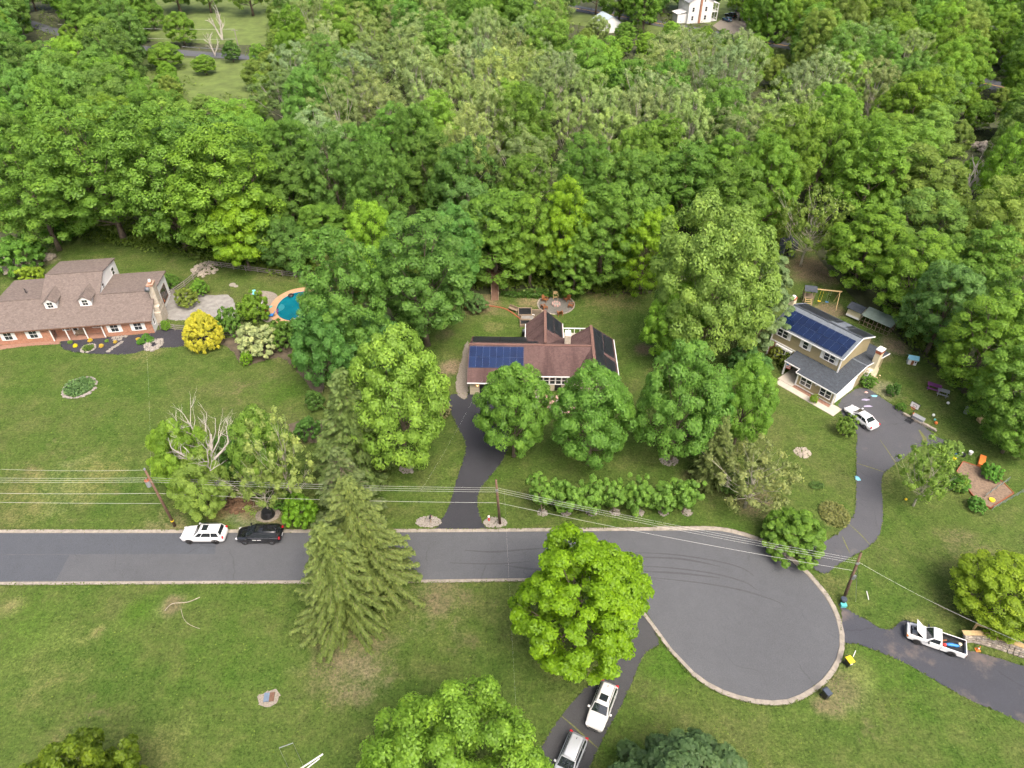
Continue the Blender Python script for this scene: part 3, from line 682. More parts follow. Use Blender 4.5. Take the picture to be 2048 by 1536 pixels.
def rot_roof(parent, quad, mat, th=.14):
    """gable slope falling along x, modelled in its own turned frame so the courses run level"""
    e = bpy.data.objects.new('roof', None)
    mt = Matrix.Rotation(math.pi / 2, 4, 'Z'); q = [mt.inverted() @ Vector(p) for p in quad]
    o = MB().slab(q, th).build('roof', mat, parent); o.rotation_euler = (0, 0, math.pi / 2)
    bpy.data.objects.remove(e); return o
rot_roof(CH, [(WX, -.7, WZ), (20.95, -.7, WE), (20.95, 10.25, WE), (WX, 10.25, WZ)], M['roof_brown'])
rot_roof(CH, [(13.85, -.7, WE), (WX - .003, -.7, WZ), (WX - .003, 10.25, WZ), (13.85, 10.25, WE)], M['roof_brown'])
BX, BZ = 10.65, RZ + .03
rot_roof(CH, [(BX, 5.8, BZ), (13.4, 5.8, 2.55), (13.4, 14.2, 2.55), (BX, 14.2, BZ)], M['roof_brown'])
rot_roof(CH, [(7.75, 5.8, 2.4), (BX - .003, 5.8, BZ), (BX - .003, 14.2, BZ), (7.75, 14.2, 2.4)], M['roof_brown'])
MB().bar((-.3, RY, RZ + .02), (WX, RY, RZ + .02), .34, .07).build('ridge_cap', M['ridge_brown'], CH)
MB().bar((WX, -.7, WZ + .02), (WX, 10.25, WZ + .02), .4, .08).build('ridge_cap', M['ridge_brown'], CH)
MB().bar((BX, 5.9, BZ + .02), (BX, 14.2, BZ + .02), .4, .08).build('ridge_cap', M['ridge_brown'], CH)
one('gutter', M['white'], CH, (-.3, 9.55, -.56, -.442, cz(-.44) - .17, cz(-.44) - .03)); one('gutter', M['white'], CH, (9.56, 14.0, .56, .678, cz(.68) - .17, cz(.68) - .03))
one('gutter', M['white'], CH, (20.952, 21.06, -.7, 10.25, WE - .15, WE - .02)); one('gutter', M['white'], CH, (7.64, 7.748, 6.9, 14.2, 2.25, 2.38)); one('gutter', M['white'], CH, (13.402, 13.5, 9.5, 14.2, 2.4, 2.53))
solar_array(CH, (-.18, 1.72, cz(1.72)), (1, 0, 0), (0, 1, cs), 8, 2, .945, 1.7, 'solar')
heater(CH, (0, 10.35, bz(10.35)), (-1, 0, 0), (0, -1, cb), [(-3.95, -.0, .1, 4.3), (-7.95, -4.0, .1, 4.3), (-9.6, -8.0, 3.2, 4.4)])
heater(CH, (20.9, -.6, WE + .01), (0, 1, 0), (-1, 0, sl), [(.1, 10.6, 2.25, 3.95), (5.9, 10.5, .3, 2.15), (.6, 5.1, .3, 2.15)])
heater(CH, (13.35, 9.4, 2.56), (0, 1, 0), (-1, 0, (BZ - 2.55) / 2.75), [(.15, 4.6, 1.9, 3.35), (.75, 4.6, .2, 1.8)])
ch = one('chimney', M['chimneybrick'], CH, (13.4, 14.25, 6.2, 7.0, 3.5, 5.9), (13.34, 14.31, 6.14, 7.06, 5.9, 6.02)); one('chimney_cap', M['white'], ch, (13.42, 14.23, 6.22, 6.98, 6.02, 6.5))
dk = one('deck_floor', M['slab'], CH, (13.5, 17.2, 10.0, 14.6, .0, .5))
for (a, b) in (((13.6, 14.5), (17.1, 14.5)), ((17.1, 14.5), (17.1, 11.2))):
    MB().bar((a[0], a[1], 1.45), (b[0], b[1], 1.45), .16, .1).build('deck_rail', M['white'], CH)
    for k in range(5):
        t = k / 4; MB().bar((a[0] + (b[0] - a[0]) * t, a[1] + (b[1] - a[1]) * t, .5), (a[0] + (b[0] - a[0]) * t, a[1] + (b[1] - a[1]) * t, 1.42), .09).build('deck_post', M['white'], CH)
gd = one('garage_door', M['black'], CH, fb('-y', 0, 1.4, 4.0, 0, 2.15, 0, .04)); one('garage_door', M['black'], CH, fb('-y', 0, 4.6, 7.2, 0, 2.15, 0, .04))
for z in (.55, 1.1, 1.65): one('corner_board', M['cream'], CH, fb('-y', 0, .1, 1.25, z - .02, z + .02, 0, .03))
lp = one('wall_lamp', M['black'], CH, fb('-y', 0, 1.05, 1.2, 1.85, 2.05, 0, .14))
M['lampglow'] = simple('lamp_glow', (1, .5, .2), .4, 0)
bn_ = M['lampglow'].node_tree.nodes['Principled BSDF']; bn_.inputs['Emission Color'].default_value = (1, .45, .15, 1); bn_.inputs['Emission Strength'].default_value = 6
one('bulb', M['lampglow'], lp, fb('-y', 0, 1.06, 1.19, 1.7, 1.84, .02, .13))
for k in range(5): window(CH, '-y', 1.1, 9.95 + k * .85, 1.95, .66, 1.25, 0, None, 'white')
one('front_door', M['dark'], CH, fb('-y', 1.1, 12.0, 12.9, .1, 1.2, 0, .05))
sh = struct(thing('front_patio', None, None, CH.matrix_basis @ Vector((0, 0, 0)), R(-1.5)), 'pinkish flagstone terrace before the brown-roofed house')
rnd = random.Random(5)
for i in range(7):
    for j in range(4):
        x, y = 8.6 + i * 1.0 + rnd.uniform(-.1, .1), -3.4 + j * 1.05 + rnd.uniform(-.1, .1)
        MB().prism([(x + .5 * math.cos(t + .4) * rnd.uniform(.85, 1), y + .5 * math.sin(t + .4) * rnd.uniform(.85, 1)) for t in [k * math.pi / 3 for k in range(6)]], 0, .06 + rnd.uniform(0, .02)).build('paving_stone', M['pink'] if (i + j) % 2 else M['pale_stone'], sh)

# --- olive split-level house, right
RH = thing('olive_house', 'two-storey olive house with grey shingle roof and navy solar panels', 'house', (40.858, 78.418, 0), R(-50.17))
ws = .1775
def wz(y): return 2.44 + ws * (y + .36)
wr = 6.85; wzr = wz(wr)
side_prism([(0, 0), (13.4, 0), (13.4, wz(.3) - .14), (wr, wzr - .16), (0, wz(0) - .16)], 0, 5.73).build('wall', M['olive'], RH)
side_prism([(3.26, 0), (11.2, 0), (11.2, 5.46), (7.23, 7.04), (3.26, 5.46)], -7.0, 3.75).build('upper_wall', M['olive'], RH)
roof(RH, [(-.25, -.36, wz(-.36)), (6.03, -.36, wz(-.36)), (6.03, wr, wzr), (-.25, wr, wzr)], M['roof_grey'])
roof(RH, [(-2.75, .5, wz(.5)), (-.253, .5, wz(.5)), (-.253, 3.25, wz(3.25)), (-2.75, 3.25, wz(3.25))], M['roof_grey'])
roof(RH, [(-.25, wr + .003, wzr), (6.03, wr + .003, wzr), (6.03, 14.05, 2.44), (-.25, 14.05, 2.44)], M['roof_grey'])
MB().bar((3.8, wr, wzr + .02), (6.03, wr, wzr + .02), .25, .06).build('ridge_cap', M['roof_light'], RH)
ue, us = 5.57, (7.22 - 5.57) / 4.27
roof(RH, [(-7.32, 2.96, ue), (4.05, 2.96, ue), (4.05, 7.23, 7.22), (-7.32, 7.23, 7.22)], M['roof_light'])
roof(RH, [(-7.32, 7.233, 7.22), (4.05, 7.233, 7.22), (4.05, 11.5, ue), (-7.32, 11.5, ue)], M['roof_light'])
MB().bar((-7.32, 7.23, 7.24), (4.05, 7.23, 7.24), .3, .07).build('ridge_cap', M['roof_grey'], RH)
for (a, b, nm) in (((-7.32, 2.9, ue - .1), (4.05, 2.9, ue - .1), 'fascia'), ((4.08, 2.96, ue - .08), (4.08, 7.23, 7.14), 'rake_board'), ((4.08, 7.23, 7.14), (4.08, 11.5, ue - .08), 'rake_board'),
                   ((-.25, -.42, wz(-.36) - .09), (6.06, -.42, wz(-.36) - .09), 'fascia'), ((6.07, -.36, wz(-.36) - .08), (6.07, wr, wzr - .08), 'rake_board'), ((6.07, wr, wzr - .08), (6.07, 14.05, 2.36), 'rake_board'), ((-2.78, .46, wz(.5) - .09), (-.26, .46, wz(.5) - .09), 'fascia'), ((-.28, -.4, wz(-.36) - .08), (-.28, .5, wz(.5) - .08), 'rake_board')):
    MB().bar(a, b, .07, .17).build(nm, M['white'], RH)
for (x, y, z0, z1) in ((3.76, 3.24, 2.8, 5.45), (5.74, -.01, 0, 2.38), (-.01, -.01, 0, 2.38), (-7.01, 3.24, 0, 5.45)): one('corner_board', M['white'], RH, (x - .09, x + .09, y - .09, y + .09, z0, z1))
for (a, w) in ((-5.5, 1), (2.07, 1)):
    for s in (-.43, .43): window(RH, '-y', 3.26, a + s, 4.62, .72, 1.15)
    for s in (-1.15, 1.15): one('shutter', M['white'], RH, fb('-y', 3.26, a + s - .2, a + s + .2, 3.95, 5.3, 0, .05))
window(RH, '-y', 3.26, -1.72, 4.62, .72, 1.15, 0, .42)
one('belt_trim', M['white'], RH, fb('-y', 3.26, -7.0, -2.6, 2.72, 2.9, 0, .09))
one('brick_front', M['brick'], RH, fb('-y', 3.26, -6.99, -6.15, 0, 2.7, 0, .06))
one('bow_sill', M['white'], RH, fb('-y', 3.26, -5.95, -3.25, .5, .62, 0, .35)); one('bow_head', M['white'], RH, fb('-y', 3.26, -5.95, -3.25, 2.35, 2.6, 0, .35))
for k in range(3): window(RH, '-y', 2.98, -5.45 + k * .86, 1.5, .72, 1.6)
one('bow_back', M['dark'], RH, fb('-y', 3.26, -5.9, -3.3, .62, 2.35, 0, .2))
one('front_door', M['white'], RH, fb('-y', 3.26, -1.5, -.5, .1, 2.15, 0, .06)); window(RH, '-y', 3.26, -2.3, 1.3, .5, 1.4)
for a in (1.38, 4.45):
    for s in (-.43, .43): window(RH, '-y', 0, a + s, 1.38, .72, 1.2)
one('base_trim', M['white'], RH, fb('-y', 0, 0, 5.73, .12, .24, 0, .06)); one('wall_lamp', M['white'], RH, fb('-y', 0, 2.8, 2.95, 1.75, 1.95, 0, .12))
g = one('garage_door', M['white'], RH, fb('+x', 5.73, .55, 5.5, .0, 2.0, 0, .05))
for k in range(4):
    for j in range(8): one('door_panel', M['white'], g, fb('+x', 5.73, .62 + j * .61, 1.15 + j * .61, .08 + k * .48, .46 + k * .48, .05, .07))
one('garage_trim', M['white'], RH, fb('+x', 5.73, .4, 5.65, 2.0, 2.15, 0, .08))
MB().bar((-2.6, .62, .1), (-2.6, .62, wz(.6) - .15), .13).build('porch_post', M['white'], RH)
c1 = MB().hexa([(5.735, 8.2, 0), (6.55, 8.2, 0), (6.55, 10.6, 0), (5.735, 10.6, 0)], [(5.735, 8.2, 1.5), (6.55, 8.2, 1.5), (6.55, 10.6, 1.5), (5.735, 10.6, 1.5)])
c1.hexa([(5.736, 8.2, 1.5), (6.55, 8.2, 1.5), (6.55, 10.6, 1.5), (5.736, 10.6, 1.5)], [(5.736, 8.85, 2.3), (6.5, 8.85, 2.3), (6.5, 9.95, 2.3), (5.736, 9.95, 2.3)])
c1.box(5.75, 6.48, 8.87, 9.93, 2.3, 4.9)
cc1 = c1.build('chimney', M['cream'], RH); one('chimney_crown', M['terracotta'], cc1, (5.72, 6.52, 8.84, 9.96, 4.9, 5.4)); one('chimney_cap', M['white'], cc1, (5.68, 6.56, 8.8, 10.0, 5.4, 5.56))
cc2 = one('chimney', M['cream'], RH, (-7.75, -7.005, 6.9, 7.7, 0, 8.0)); one('chimney_crown', M['terracotta'], cc2, (-7.78, -6.98, 6.87, 7.73, 8.0, 8.25)); MB().cyl((-7.38, 7.3), .3, 8.25, 8.5, 12).build('chimney_pot', M['white'], cc2)
solar_array(RH, (-6.75, 3.2, ue + us * .24), (1, 0, 0), (0, 1, us), 10, 2, 1.03, 1.66, 'solar2', .01, (), 'frame_dark')
heater(RH, (4.0, 11.4, ue + .03), (-1, 0, 0), (0, -1, us), [(.1, 2.6, .2, 3.9), (2.7, 3.3, .2, 3.0), (4.6, 5.2, .2, 3.0), (5.3, 10.9, .2, 4.1)])
window(RH, '+x', 3.75, 5.0, 4.5, .5, .9) if False else None

# --- far white farmhouse with porches, a shed and buildings beyond the wood
FH = thing('farmhouse', 'tall white farmhouse with two-level porch and brick chimney at the top', 'house', G(1400, 46), R(14))
front_prism([(-5.2, 0), (4.2, 0), (4.2, 7.2), (-.5, 9.6), (-5.2, 7.2)], 0, 9).build('wall', M['whitesiding'], FH)
for s in (-1, 1):
    q = [(-.5, -.5, 9.85), (-.5 + s * 5.3, -.5, 7.05), (-.5 + s * 5.3, 9.5, 7.05), (-.5, 9.5, 9.85)]
    roof(FH, q if s < 0 else q[::-1], M['roof_far'], .15)
one('chimney', M['brick'], FH, (-1.0, -.3, -.5, -.003, 0, 10.8))
for a in (-3.4, 1.6):
    for z in (1.8, 4.6): window(FH, '-y', 0, a, z, .8, 1.4)
window(FH, '-y', 0, -.2 + 1.0, 7.5, .6, 1.0)
one('porch_floor', M['white'], FH, (4.202, 6.6, .2, 8.8, .3, .5)); one('porch_floor', M['white'], FH, (4.202, 6.6, .2, 8.8, 3.3, 3.5)); roof(FH, [(4.2, 0, 6.7), (6.8, 0, 6.1), (6.8, 9, 6.1), (4.2, 9, 6.7)], M['white'], .15, 'porch_roof')
for y in (.3, 2.4, 4.5, 6.6, 8.7):
    one('porch_post', M['white'], FH, (6.4, 6.6, y - .1, y + .1, .5, 3.3), (6.4, 6.6, y - .1, y + .1, 3.5, 6.2))
for z in (1.3, 4.3): MB().bar((6.5, .3, z), (6.5, 8.7, z), .1, .1).build('porch_rail', M['white'], FH); MB().bar((4.2, .3, z), (6.5, .3, z), .1, .1).build('porch_rail', M['white'], FH)
roof(FH, [(-9, 1, 3.2), (-5.2, 1, 3.9), (-5.2, 6, 3.9), (-9, 6, 3.2)], M['white'], .15, 'side_roof'); one('side_wall', M['whitesiding'], FH, (-8.6, -5.202, 1.3, 5.8, 0, 3.1))
SH = thing('metal_shed', 'pale metal-roofed shed showing between trees below the far road', 'shed', G(1222, 66), R(20))
front_prism([(-3.5, 0), (3.5, 0), (3.5, 3.2), (0, 5.2), (-3.5, 3.2)], 0, 8).build('wall', M['whitesiding'], SH)
M['tin'] = simple('tin_roof', '#b9cad2', .5, .2, 1.2)
for s in (-1, 1):
    q = [(0, -.3, 5.4), (s * 3.9, -.3, 3.1), (s * 3.9, 8.3, 3.1), (0, 8.3, 5.4)]; roof(SH, q if s < 0 else q[::-1], M['tin'], .1)
RB = thing('grey_house', 'grey-roofed house cut off by the right edge behind trees', 'house', G(2062, 160), R(-8))
front_prism([(-5, 0), (7, 0), (7, 3.5), (1, 5.8), (-5, 3.5)], 0, 9).build('wall', M['whitesiding'], RB)
for s in (-1, 1):
    q = [(1, -.4, 6.0), (1 + s * 6.5, -.4, 3.4), (1 + s * 6.5, 9.4, 3.4), (1, 9.4, 6.0)]; roof(RB, q if s < 0 else q[::-1], M['roof_far'], .15)

# ------------------------------------------------------------------ foliage
def leaf_material(name, rough=.5, trans=.36, spread=.42):
    m, nt, b = new_mat(name); L = nt.links
    oi = node(nt, 'ShaderNodeObjectInfo'); at = node(nt, 'ShaderNodeAttribute', attribute_name='var')
    k = ramp(nt, at.outputs['Fac'], [(0, (1 - spread, 1 - spread * .9, 1 - spread, 1)), (.6, (1, 1, 1, 1)), (1, (1 + spread * 1.1, 1 + spread * .75, 1 + spread * .5, 1))])
    col = mixc(nt, 1.0, oi.outputs['Color'], k, 'MULTIPLY')
    L.new(col, b.inputs['Base Color']); b.inputs['Roughness'].default_value = rough; b.inputs['Specular IOR Level'].default_value = .25
    tr = node(nt, 'ShaderNodeBsdfTranslucent'); L.new(mixc(nt, 1.0, col, (1.25, 1.2, .6, 1), 'MULTIPLY'), tr.inputs[0])
    mx = node(nt, 'ShaderNodeMixShader'); mx.inputs[0].default_value = trans
    L.new(b.outputs[0], mx.inputs[1]); L.new(tr.outputs[0], mx.inputs[2]); L.new(mx.outputs[0], nt.nodes['Material Output'].inputs[0])
    return m
M['leaf'] = leaf_material('leaf_blades'); M['needle'] = leaf_material('needles', .6, .2, .45)
M['bark'] = simple('grey_brown_bark', '#6f6254', .95, .35, 4, bmp=.02)
M['palebark'] = simple('pale_sycamore_bark', '#b9b3a2', .9, .3, 2, bmp=.01)
M['deadwood'] = simple('bleached_dead_wood', '#bfb9b0', .9, .25, 4, bmp=.01)

def quads(name, C, Nn, size, var, mat, aspect=1.5, T=None):
    """n leaf-shaped quads as one mesh"""
    n = len(C); rs = np.random.RandomState(len(C) % 9973)
    Nn = Nn / np.linalg.norm(Nn, axis=1, keepdims=True)
    if T is None: T = rs.normal(size=(n, 3))
    T = T - Nn * (T * Nn).sum(1, keepdims=True); T /= np.linalg.norm(T, axis=1, keepdims=True) + 1e-9
    B = np.cross(Nn, T); s = np.asarray(size).reshape(-1, 1) * np.ones((n, 1))
    V = np.empty((n, 4, 3))
    V[:, 0] = C - T * s * aspect * .5; V[:, 1] = C + B * s * .5 + T * s * .1; V[:, 2] = C + T * s * aspect * .5 + Nn * s * -.12; V[:, 3] = C - B * s * .5 + T * s * .1
    me = bpy.data.meshes.new(name)
    me.vertices.add(4 * n); me.vertices.foreach_set('co', V.astype(np.float32).ravel())
    me.loops.add(4 * n); me.loops.foreach_set('vertex_index', np.arange(4 * n, dtype=np.int32))
    me.polygons.add(n); me.polygons.foreach_set('loop_start', np.arange(0, 4 * n, 4, dtype=np.int32)); me.polygons.foreach_set('loop_total', np.full(n, 4, dtype=np.int32))
    a = me.attributes.new('var', 'FLOAT', 'FACE'); a.data.foreach_set('value', np.asarray(var, dtype=np.float32))
    me.materials.append(mat); me.update(calc_edges=True)
    return me
def mesh_of(mb, name, mat, smooth=True):
    me = bpy.data.meshes.new(name); me.from_pydata(mb.v, [], mb.f)
    if smooth: me.polygons.foreach_set('use_smooth', [True] * len(me.polygons))
    me.materials.append(mat); return me

def crown(seed, R0, zc, rz, npuff, nleaf, size, puff=(.17, .27), flat=.75, lobes=.18, inner=.3, low=-.7, egg=.2, up=.45, shell=.78, fill=.2, mat='leaf'):
    rs = np.random.RandomState(seed)
    i = np.arange(npuff) + .5; ph = np.arccos(1 - 2 * i / npuff); th = np.pi * (1 + 5 ** .5) * i
    D = np.c_[np.cos(th) * np.sin(ph), np.sin(th) * np.sin(ph), np.cos(ph)] + rs.normal(size=(npuff, 3)) * .13
    D /= np.linalg.norm(D, axis=1, keepdims=True); D = D[D[:, 2] > low]
    K = rs.normal(size=(5, 3)) * 2.2; P = rs.uniform(0, 6.28, 5)
    f = 1 + lobes * np.sin(D @ K.T + P).sum(1) / 2.2
    rad = rs.uniform(.82, 1.0, len(D)); k = rs.rand(len(D)) < inner; rad[k] *= rs.uniform(.45, .8, k.sum())
    w = 1 - egg * D[:, 2]
    C = np.c_[D[:, 0] * w * R0, D[:, 1] * w * R0, D[:, 2] * rz] * (f * rad)[:, None]; C[:, 2] += zc
    pr = R0 * rs.uniform(puff[0], puff[1], len(C))
    n = len(C) * nleaf; idx = np.repeat(np.arange(len(C)), nleaf)
    out = D[idx]
    d = rs.normal(size=(n, 3)) + out * .7 + np.array([0, 0, .5]); d /= np.linalg.norm(d, axis=1, keepdims=True)
    rr = rs.uniform(shell, 1.06, n); rr[rs.rand(n) < fill] *= .7
    pos = C[idx] + d * np.array([1, 1, flat]) * (pr[idx] * rr)[:, None]
    nrm = d * .9 + np.array([0, 0, up]) + rs.normal(size=(n, 3)) * .34
    var = np.clip(rs.normal(.5, .16, n) + rs.normal(0, .14, len(C))[idx], 0, 1)
    return quads('crown', pos, nrm, size * rs.uniform(.7, 1.25, n), var, M[mat]), C
def limbs(seed, C, H, zc, r0, nl=16, mat='bark', wob=.25, top=.95, thick=.42):
    rs = random.Random(seed); mb = MB()
    tz = zc * top; P = [(0, 0, -.1)] + [(rs.uniform(-wob, wob) * k / 4, rs.uniform(-wob, wob) * k / 4, tz * k / 6) for k in range(1, 7)]
    mb.tube(P, [r0 * 1.35, r0 * .95, r0 * .85, r0 * .72, r0 * .55, r0 * .42, r0 * .25], 8)
    idx = list(range(len(C))); rs.shuffle(idx)
    for j in idx[:nl]:
        c = Vector(C[j]); z0 = min(max(c.z * rs.uniform(.35, .6), zc * .25), tz * .92); k = z0 / tz * 6; i0 = min(int(k), 5)
        a = Vector(P[i0]).lerp(Vector(P[i0 + 1]), k - i0)
        if (c - a).length < .3: continue
        mid = a.lerp(c, .5) + Vector((0, 0, -.08 * (c - a).length)) + Vector((rs.uniform(-.2, .2), rs.uniform(-.2, .2), 0))
        q = r0 * thick * (1 - .55 * z0 / tz)
        mb.tube([a, a.lerp(mid, .5), mid, mid.lerp(c, .5), c], [q, q * .8, q * .6, q * .42, q * .2], 5, False)
        for s in range(2):
            e = c + Vector((rs.uniform(-1, 1), rs.uniform(-1, 1), rs.uniform(.1, .9))) * .9
            mb.tube([mid.lerp(c, .4), mid.lerp(e, .7), e], [q * .4, q * .28, q * .1], 4, False)
    return mesh_of(mb, 'trunk', M[mat])
def conifer(seed, H, R0, step, nb, droop, nq, size, start=.06, width=.26, bare=0.0, power=.85, curl=.35):
    rs = random.Random(seed); nr = np.random.RandomState(seed); C = []; N = []; T = []; mb = MB()
    mb.tube([(0, 0, -.1), (0, 0, H * .5), (0, 0, H * .97)], [H * .02, H * .012, .03], 8)
    z = H * start
    while z < H * .985:
        t = z / H; L0 = R0 * (1 - t) ** power * (.75 + .25 * min(1, t / .12)) + .25
        for k in range(nb if t < .85 else max(4, nb - 3)):
            a = rs.uniform(0, 6.283); L = L0 * rs.uniform(.68, 1.1); zz = z + rs.uniform(-.4, .4) * step
            dx, dy = math.cos(a), math.sin(a); n = max(3, int(L / .14)); pts = []
            lift = rs.uniform(.05, .25) + (.5 if t > .8 else 0)
            for i in range(n + 1):
                s = i / n; pts.append((dx * L * s, dy * L * s, zz + L * (lift * s - droop * s * s + curl * droop * s ** 4)))
            pts = np.array(pts)
            if L > .8: mb.tube([pts[0], pts[n // 2], pts[-1]], [.035 + .012 * L, .03, .01], 4, False)
            if bare and t > 1 - bare and rs.random() < .8:
                if rs.random() < .7: continue
            m = n * nq; s = nr.uniform(.1, 1, m); p = np.stack([np.interp(s * n, np.arange(n + 1), pts[:, j]) for j in range(3)], 1)
            side = np.array([-dy, dx, 0]); w = width * (1.15 - .55 * s) * (.6 + .4 * min(1, L / 2))
            off = nr.normal(size=m); hang = nr.uniform(-1, .25, m)
            p = p + side * (off * w * .75)[:, None]; p[:, 2] += hang * w * 1.1
            C.append(p); N.append(np.c_[side[0] * off * .5 + nr.normal(size=m) * .3, side[1] * off * .5 + nr.normal(size=m) * .3, np.full(m, .9)])
            T.append(np.tile(np.array([dx, dy, -.3]), (m, 1)) + side * off[:, None] * .9 + nr.normal(size=(m, 3)) * .25)
        z += step * (1 - .45 * t)
    C = np.concatenate(C); N = np.concatenate(N); T = np.concatenate(T)
    var = np.clip(nr.normal(.5, .2, len(C)), 0, 1)
    return quads('crown', C, N, size * nr.uniform(.7, 1.3, len(C)), var, M['needle'], 2.2, T), mesh_of(mb, 'trunk', M['bark'])
def dead_mesh(seed, H, R0, mat='deadwood', fork=5, r0=.2, depth_=4):
    rs = random.Random(seed); mb = MB()
    def grow(a, d, L, r, lev):
        P = [a]; q = a
        for k in range(3):
            d = (d + Vector((rs.uniform(-.22, .22), rs.uniform(-.22, .22), rs.uniform(-.1, .16)))).normalized(); q = q + d * L / 3; P.append(q)
        mb.tube(P, [r, r * .85, r * .68, r * .5], 5 if lev > 1 else 4, False)
        if lev <= 0: return
        for k in range(rs.randint(2, 3)):
            nd = (d + Vector((rs.uniform(-1, 1), rs.uniform(-1, 1), rs.uniform(-.3, .6))) * .8).normalized()
            grow(P[rs.choice((1, 2, 3))], nd, L * rs.uniform(.5, .8), r * .5, lev - 1)
    for k in range(fork):
        a = 6.283 * k / fork + rs.uniform(-.4, .4); grow(Vector((0, 0, 0)), Vector((math.cos(a) * R0 / H * 1.3, math.sin(a) * R0 / H * 1.3, 1)).normalized(), H * .45, r0, depth_)
    return mesh_of(mb, 'branches', M[mat])

PROTO = {}
def proto(kind, H, R0, cr, tr):
    co = np.empty(len(cr.vertices) * 3, dtype=np.float32); cr.vertices.foreach_get('co', co); co = co.reshape(-1, 3)
    PROTO.setdefault(kind, []).append((float(np.percentile(co[:, 2], 99.7)), float(np.percentile(np.hypot(co[:, 0], co[:, 1]), 93.5)), cr, tr))
for s in range(4):      # dense round-headed maples
    c, C = crown(100 + s, 5.6, 7.9, 6.4, 170, 220, .2, (.14, .23), .78, .1, .2, -.78, .1)
    proto('maple', 14.6, 5.75, c, limbs(100 + s, C, 14, 8.2, .32))
c, C = crown(150, 7.6, 9.5, 7.6, 250, 270, .2, (.11, .19), .78, .1, .2, -.7, .1)
proto('bigmaple', 18.0, 7.4, c, limbs(150, C, 17, 9.5, .4))
for s in range(6):      # woodland trees, taller and more uneven
    c, C = crown(200 + s, 5.7, 10.4, 8.5, 240, 150, .2, (.11, .2), .82, .17, .25, -.86, .1)
    proto('forest', 19.5, 5.9, c, limbs(200 + s, C, 19, 11.5, .34, 14))
for s in range(4):      # pale open sycamores
    c, C = crown(300 + s, 5.5, 12.0, 8.4, 190, 105, .21, (.11, .18), 1.0, .26, .35, -.75, .0, .5, .3, .5)
    proto('sycamore', 21, 6.2, c, limbs(300 + s, C, 20, 12.0, .36, 22, 'palebark', .5, 1.1, .5))
c, C = crown(400, 6.4, 8.5, 6.6, 400, 165, .19, (.085, .15), .6, .27, .25, -.8, .04, .6)
proto('ash', 15.3, 6.9, c, limbs(400, C, 15, 8.5, .36, 26))
for s in range(3):      # thin, half-bare small trees
    c, C = crown(500 + s, 2.9, 3.9, 2.6, 90, 75, .15, (.12, .22), .8, .3, .35, -.85, .0, .4, .2, .6)
    proto('sparse', 6.5, 3.2, c, limbs(500 + s, C, 6, 3.9, .1, 30, 'palebark', .4, 1.15, .42))
for s in range(3):      # rounded garden shrubs
    c, C = crown(600 + s, 1.0, .85, .85, 130, 100, .085, (.12, .22), .85, .2, .2, -.6, .1, .5, .5, .4)
    proto('shrub', 1.75, 1.15, c, limbs(600 + s, C, 1.7, .8, .06, 8))
for s in range(3):      # arching hedge shrubs
    c, C = crown(650 + s, 1.25, 2.1, 1.5, 80, 110, .15, (.16, .28), 1.0, .36, .3, -.8, -.3, .3)
    proto('hedge', 3.8, 1.5, c, limbs(650 + s, C, 3.6, 2.0, .08, 12))
c, C = crown(700, 2.0, 1.7, 2.0, 420, 85, .085, (.1, .15), 1.0, .03, .03, -.7, .5, .5, .5, .4)
proto('goldcone', 3.8, 2.45, c, limbs(700, C, 3.6, 1.6, .1, 6))
c, C = crown(710, 4.2, 5.0, 5.2, 240, 150, .2, (.1, .16), .9, .12, .2, -.78, .3, .5)
proto('dense', 10.5, 5.0, c, limbs(710, C, 10, 5, .25, 10))
c, C = crown(720, 3.1, 8.5, 7.0, 150, 140, .22, (.15, .25), .5, .22, .2, -.88, .45, .6)
proto('pine', 15.8, 4.0, c, limbs(720, C, 15, 8.5, .25, 20))
for s in range(2):
    c, t = conifer(800 + s, 18, 6.4, .7, 9, .7, 18, .14, .06, .33, 0.0, .76)
    proto('spruce', 18, 6.2, c, t)
c, t = conifer(810, 14, 3.9, .5, 9, .25, 11, .16, .05, .32)
proto('bluespruce', 14, 3.9, c, t)
c, t = conifer(820, 16, 4.2, .6, 8, .45, 11, .16, .08, .3, .34)
proto('greytop', 16, 4.2, c, t)

TREES = []          # (x, y, r) for spacing
def plant(kind, base, h, r, color, label, name='tree', cat='tree', group=None, var=None, rz=None, rnd=random.Random(11)):
    v = PROTO[kind]; H, R0, cm, tm = v[(var if var is not None else rnd.randrange(len(v))) % len(v)]
    t = thing(name, label, cat, (base[0], base[1], base[2] if len(base) > 2 else 0), rnd.uniform(0, 6.283) if rz is None else rz, group)
    t.scale = (r / R0, r / R0, h / H)
    o = bpy.data.objects.new('crown', cm); COL.objects.link(o); o.parent = t; o.color = (color[0] * 1.62, color[1] * 1.7, color[2] * 1.45, 1)
    if tm is not None:
        b = bpy.data.objects.new('trunk', tm); COL.objects.link(b); b.parent = t
    TREES.append((base[0], base[1], r))
    return t
GAIN = 1.35
MID, DARK, BLUE, LIME, BRIGHT, PALE, OLIVE = (.078, .146, .022), (.054, .108, .022), (.068, .132, .036), (.115, .195, .012), (.094, .166, .02), (.136, .18, .066), (.1, .145, .03)
def top_row(b, h, r):
    """picture row of the highest point of a crown (ellipsoid) standing at b"""
    return min(proj((b.x, b.y + r * .93 * math.cos(t), h * (.55 + .45 * math.sin(t))))[1] for t in [k * .1 for k in range(0, 17)])
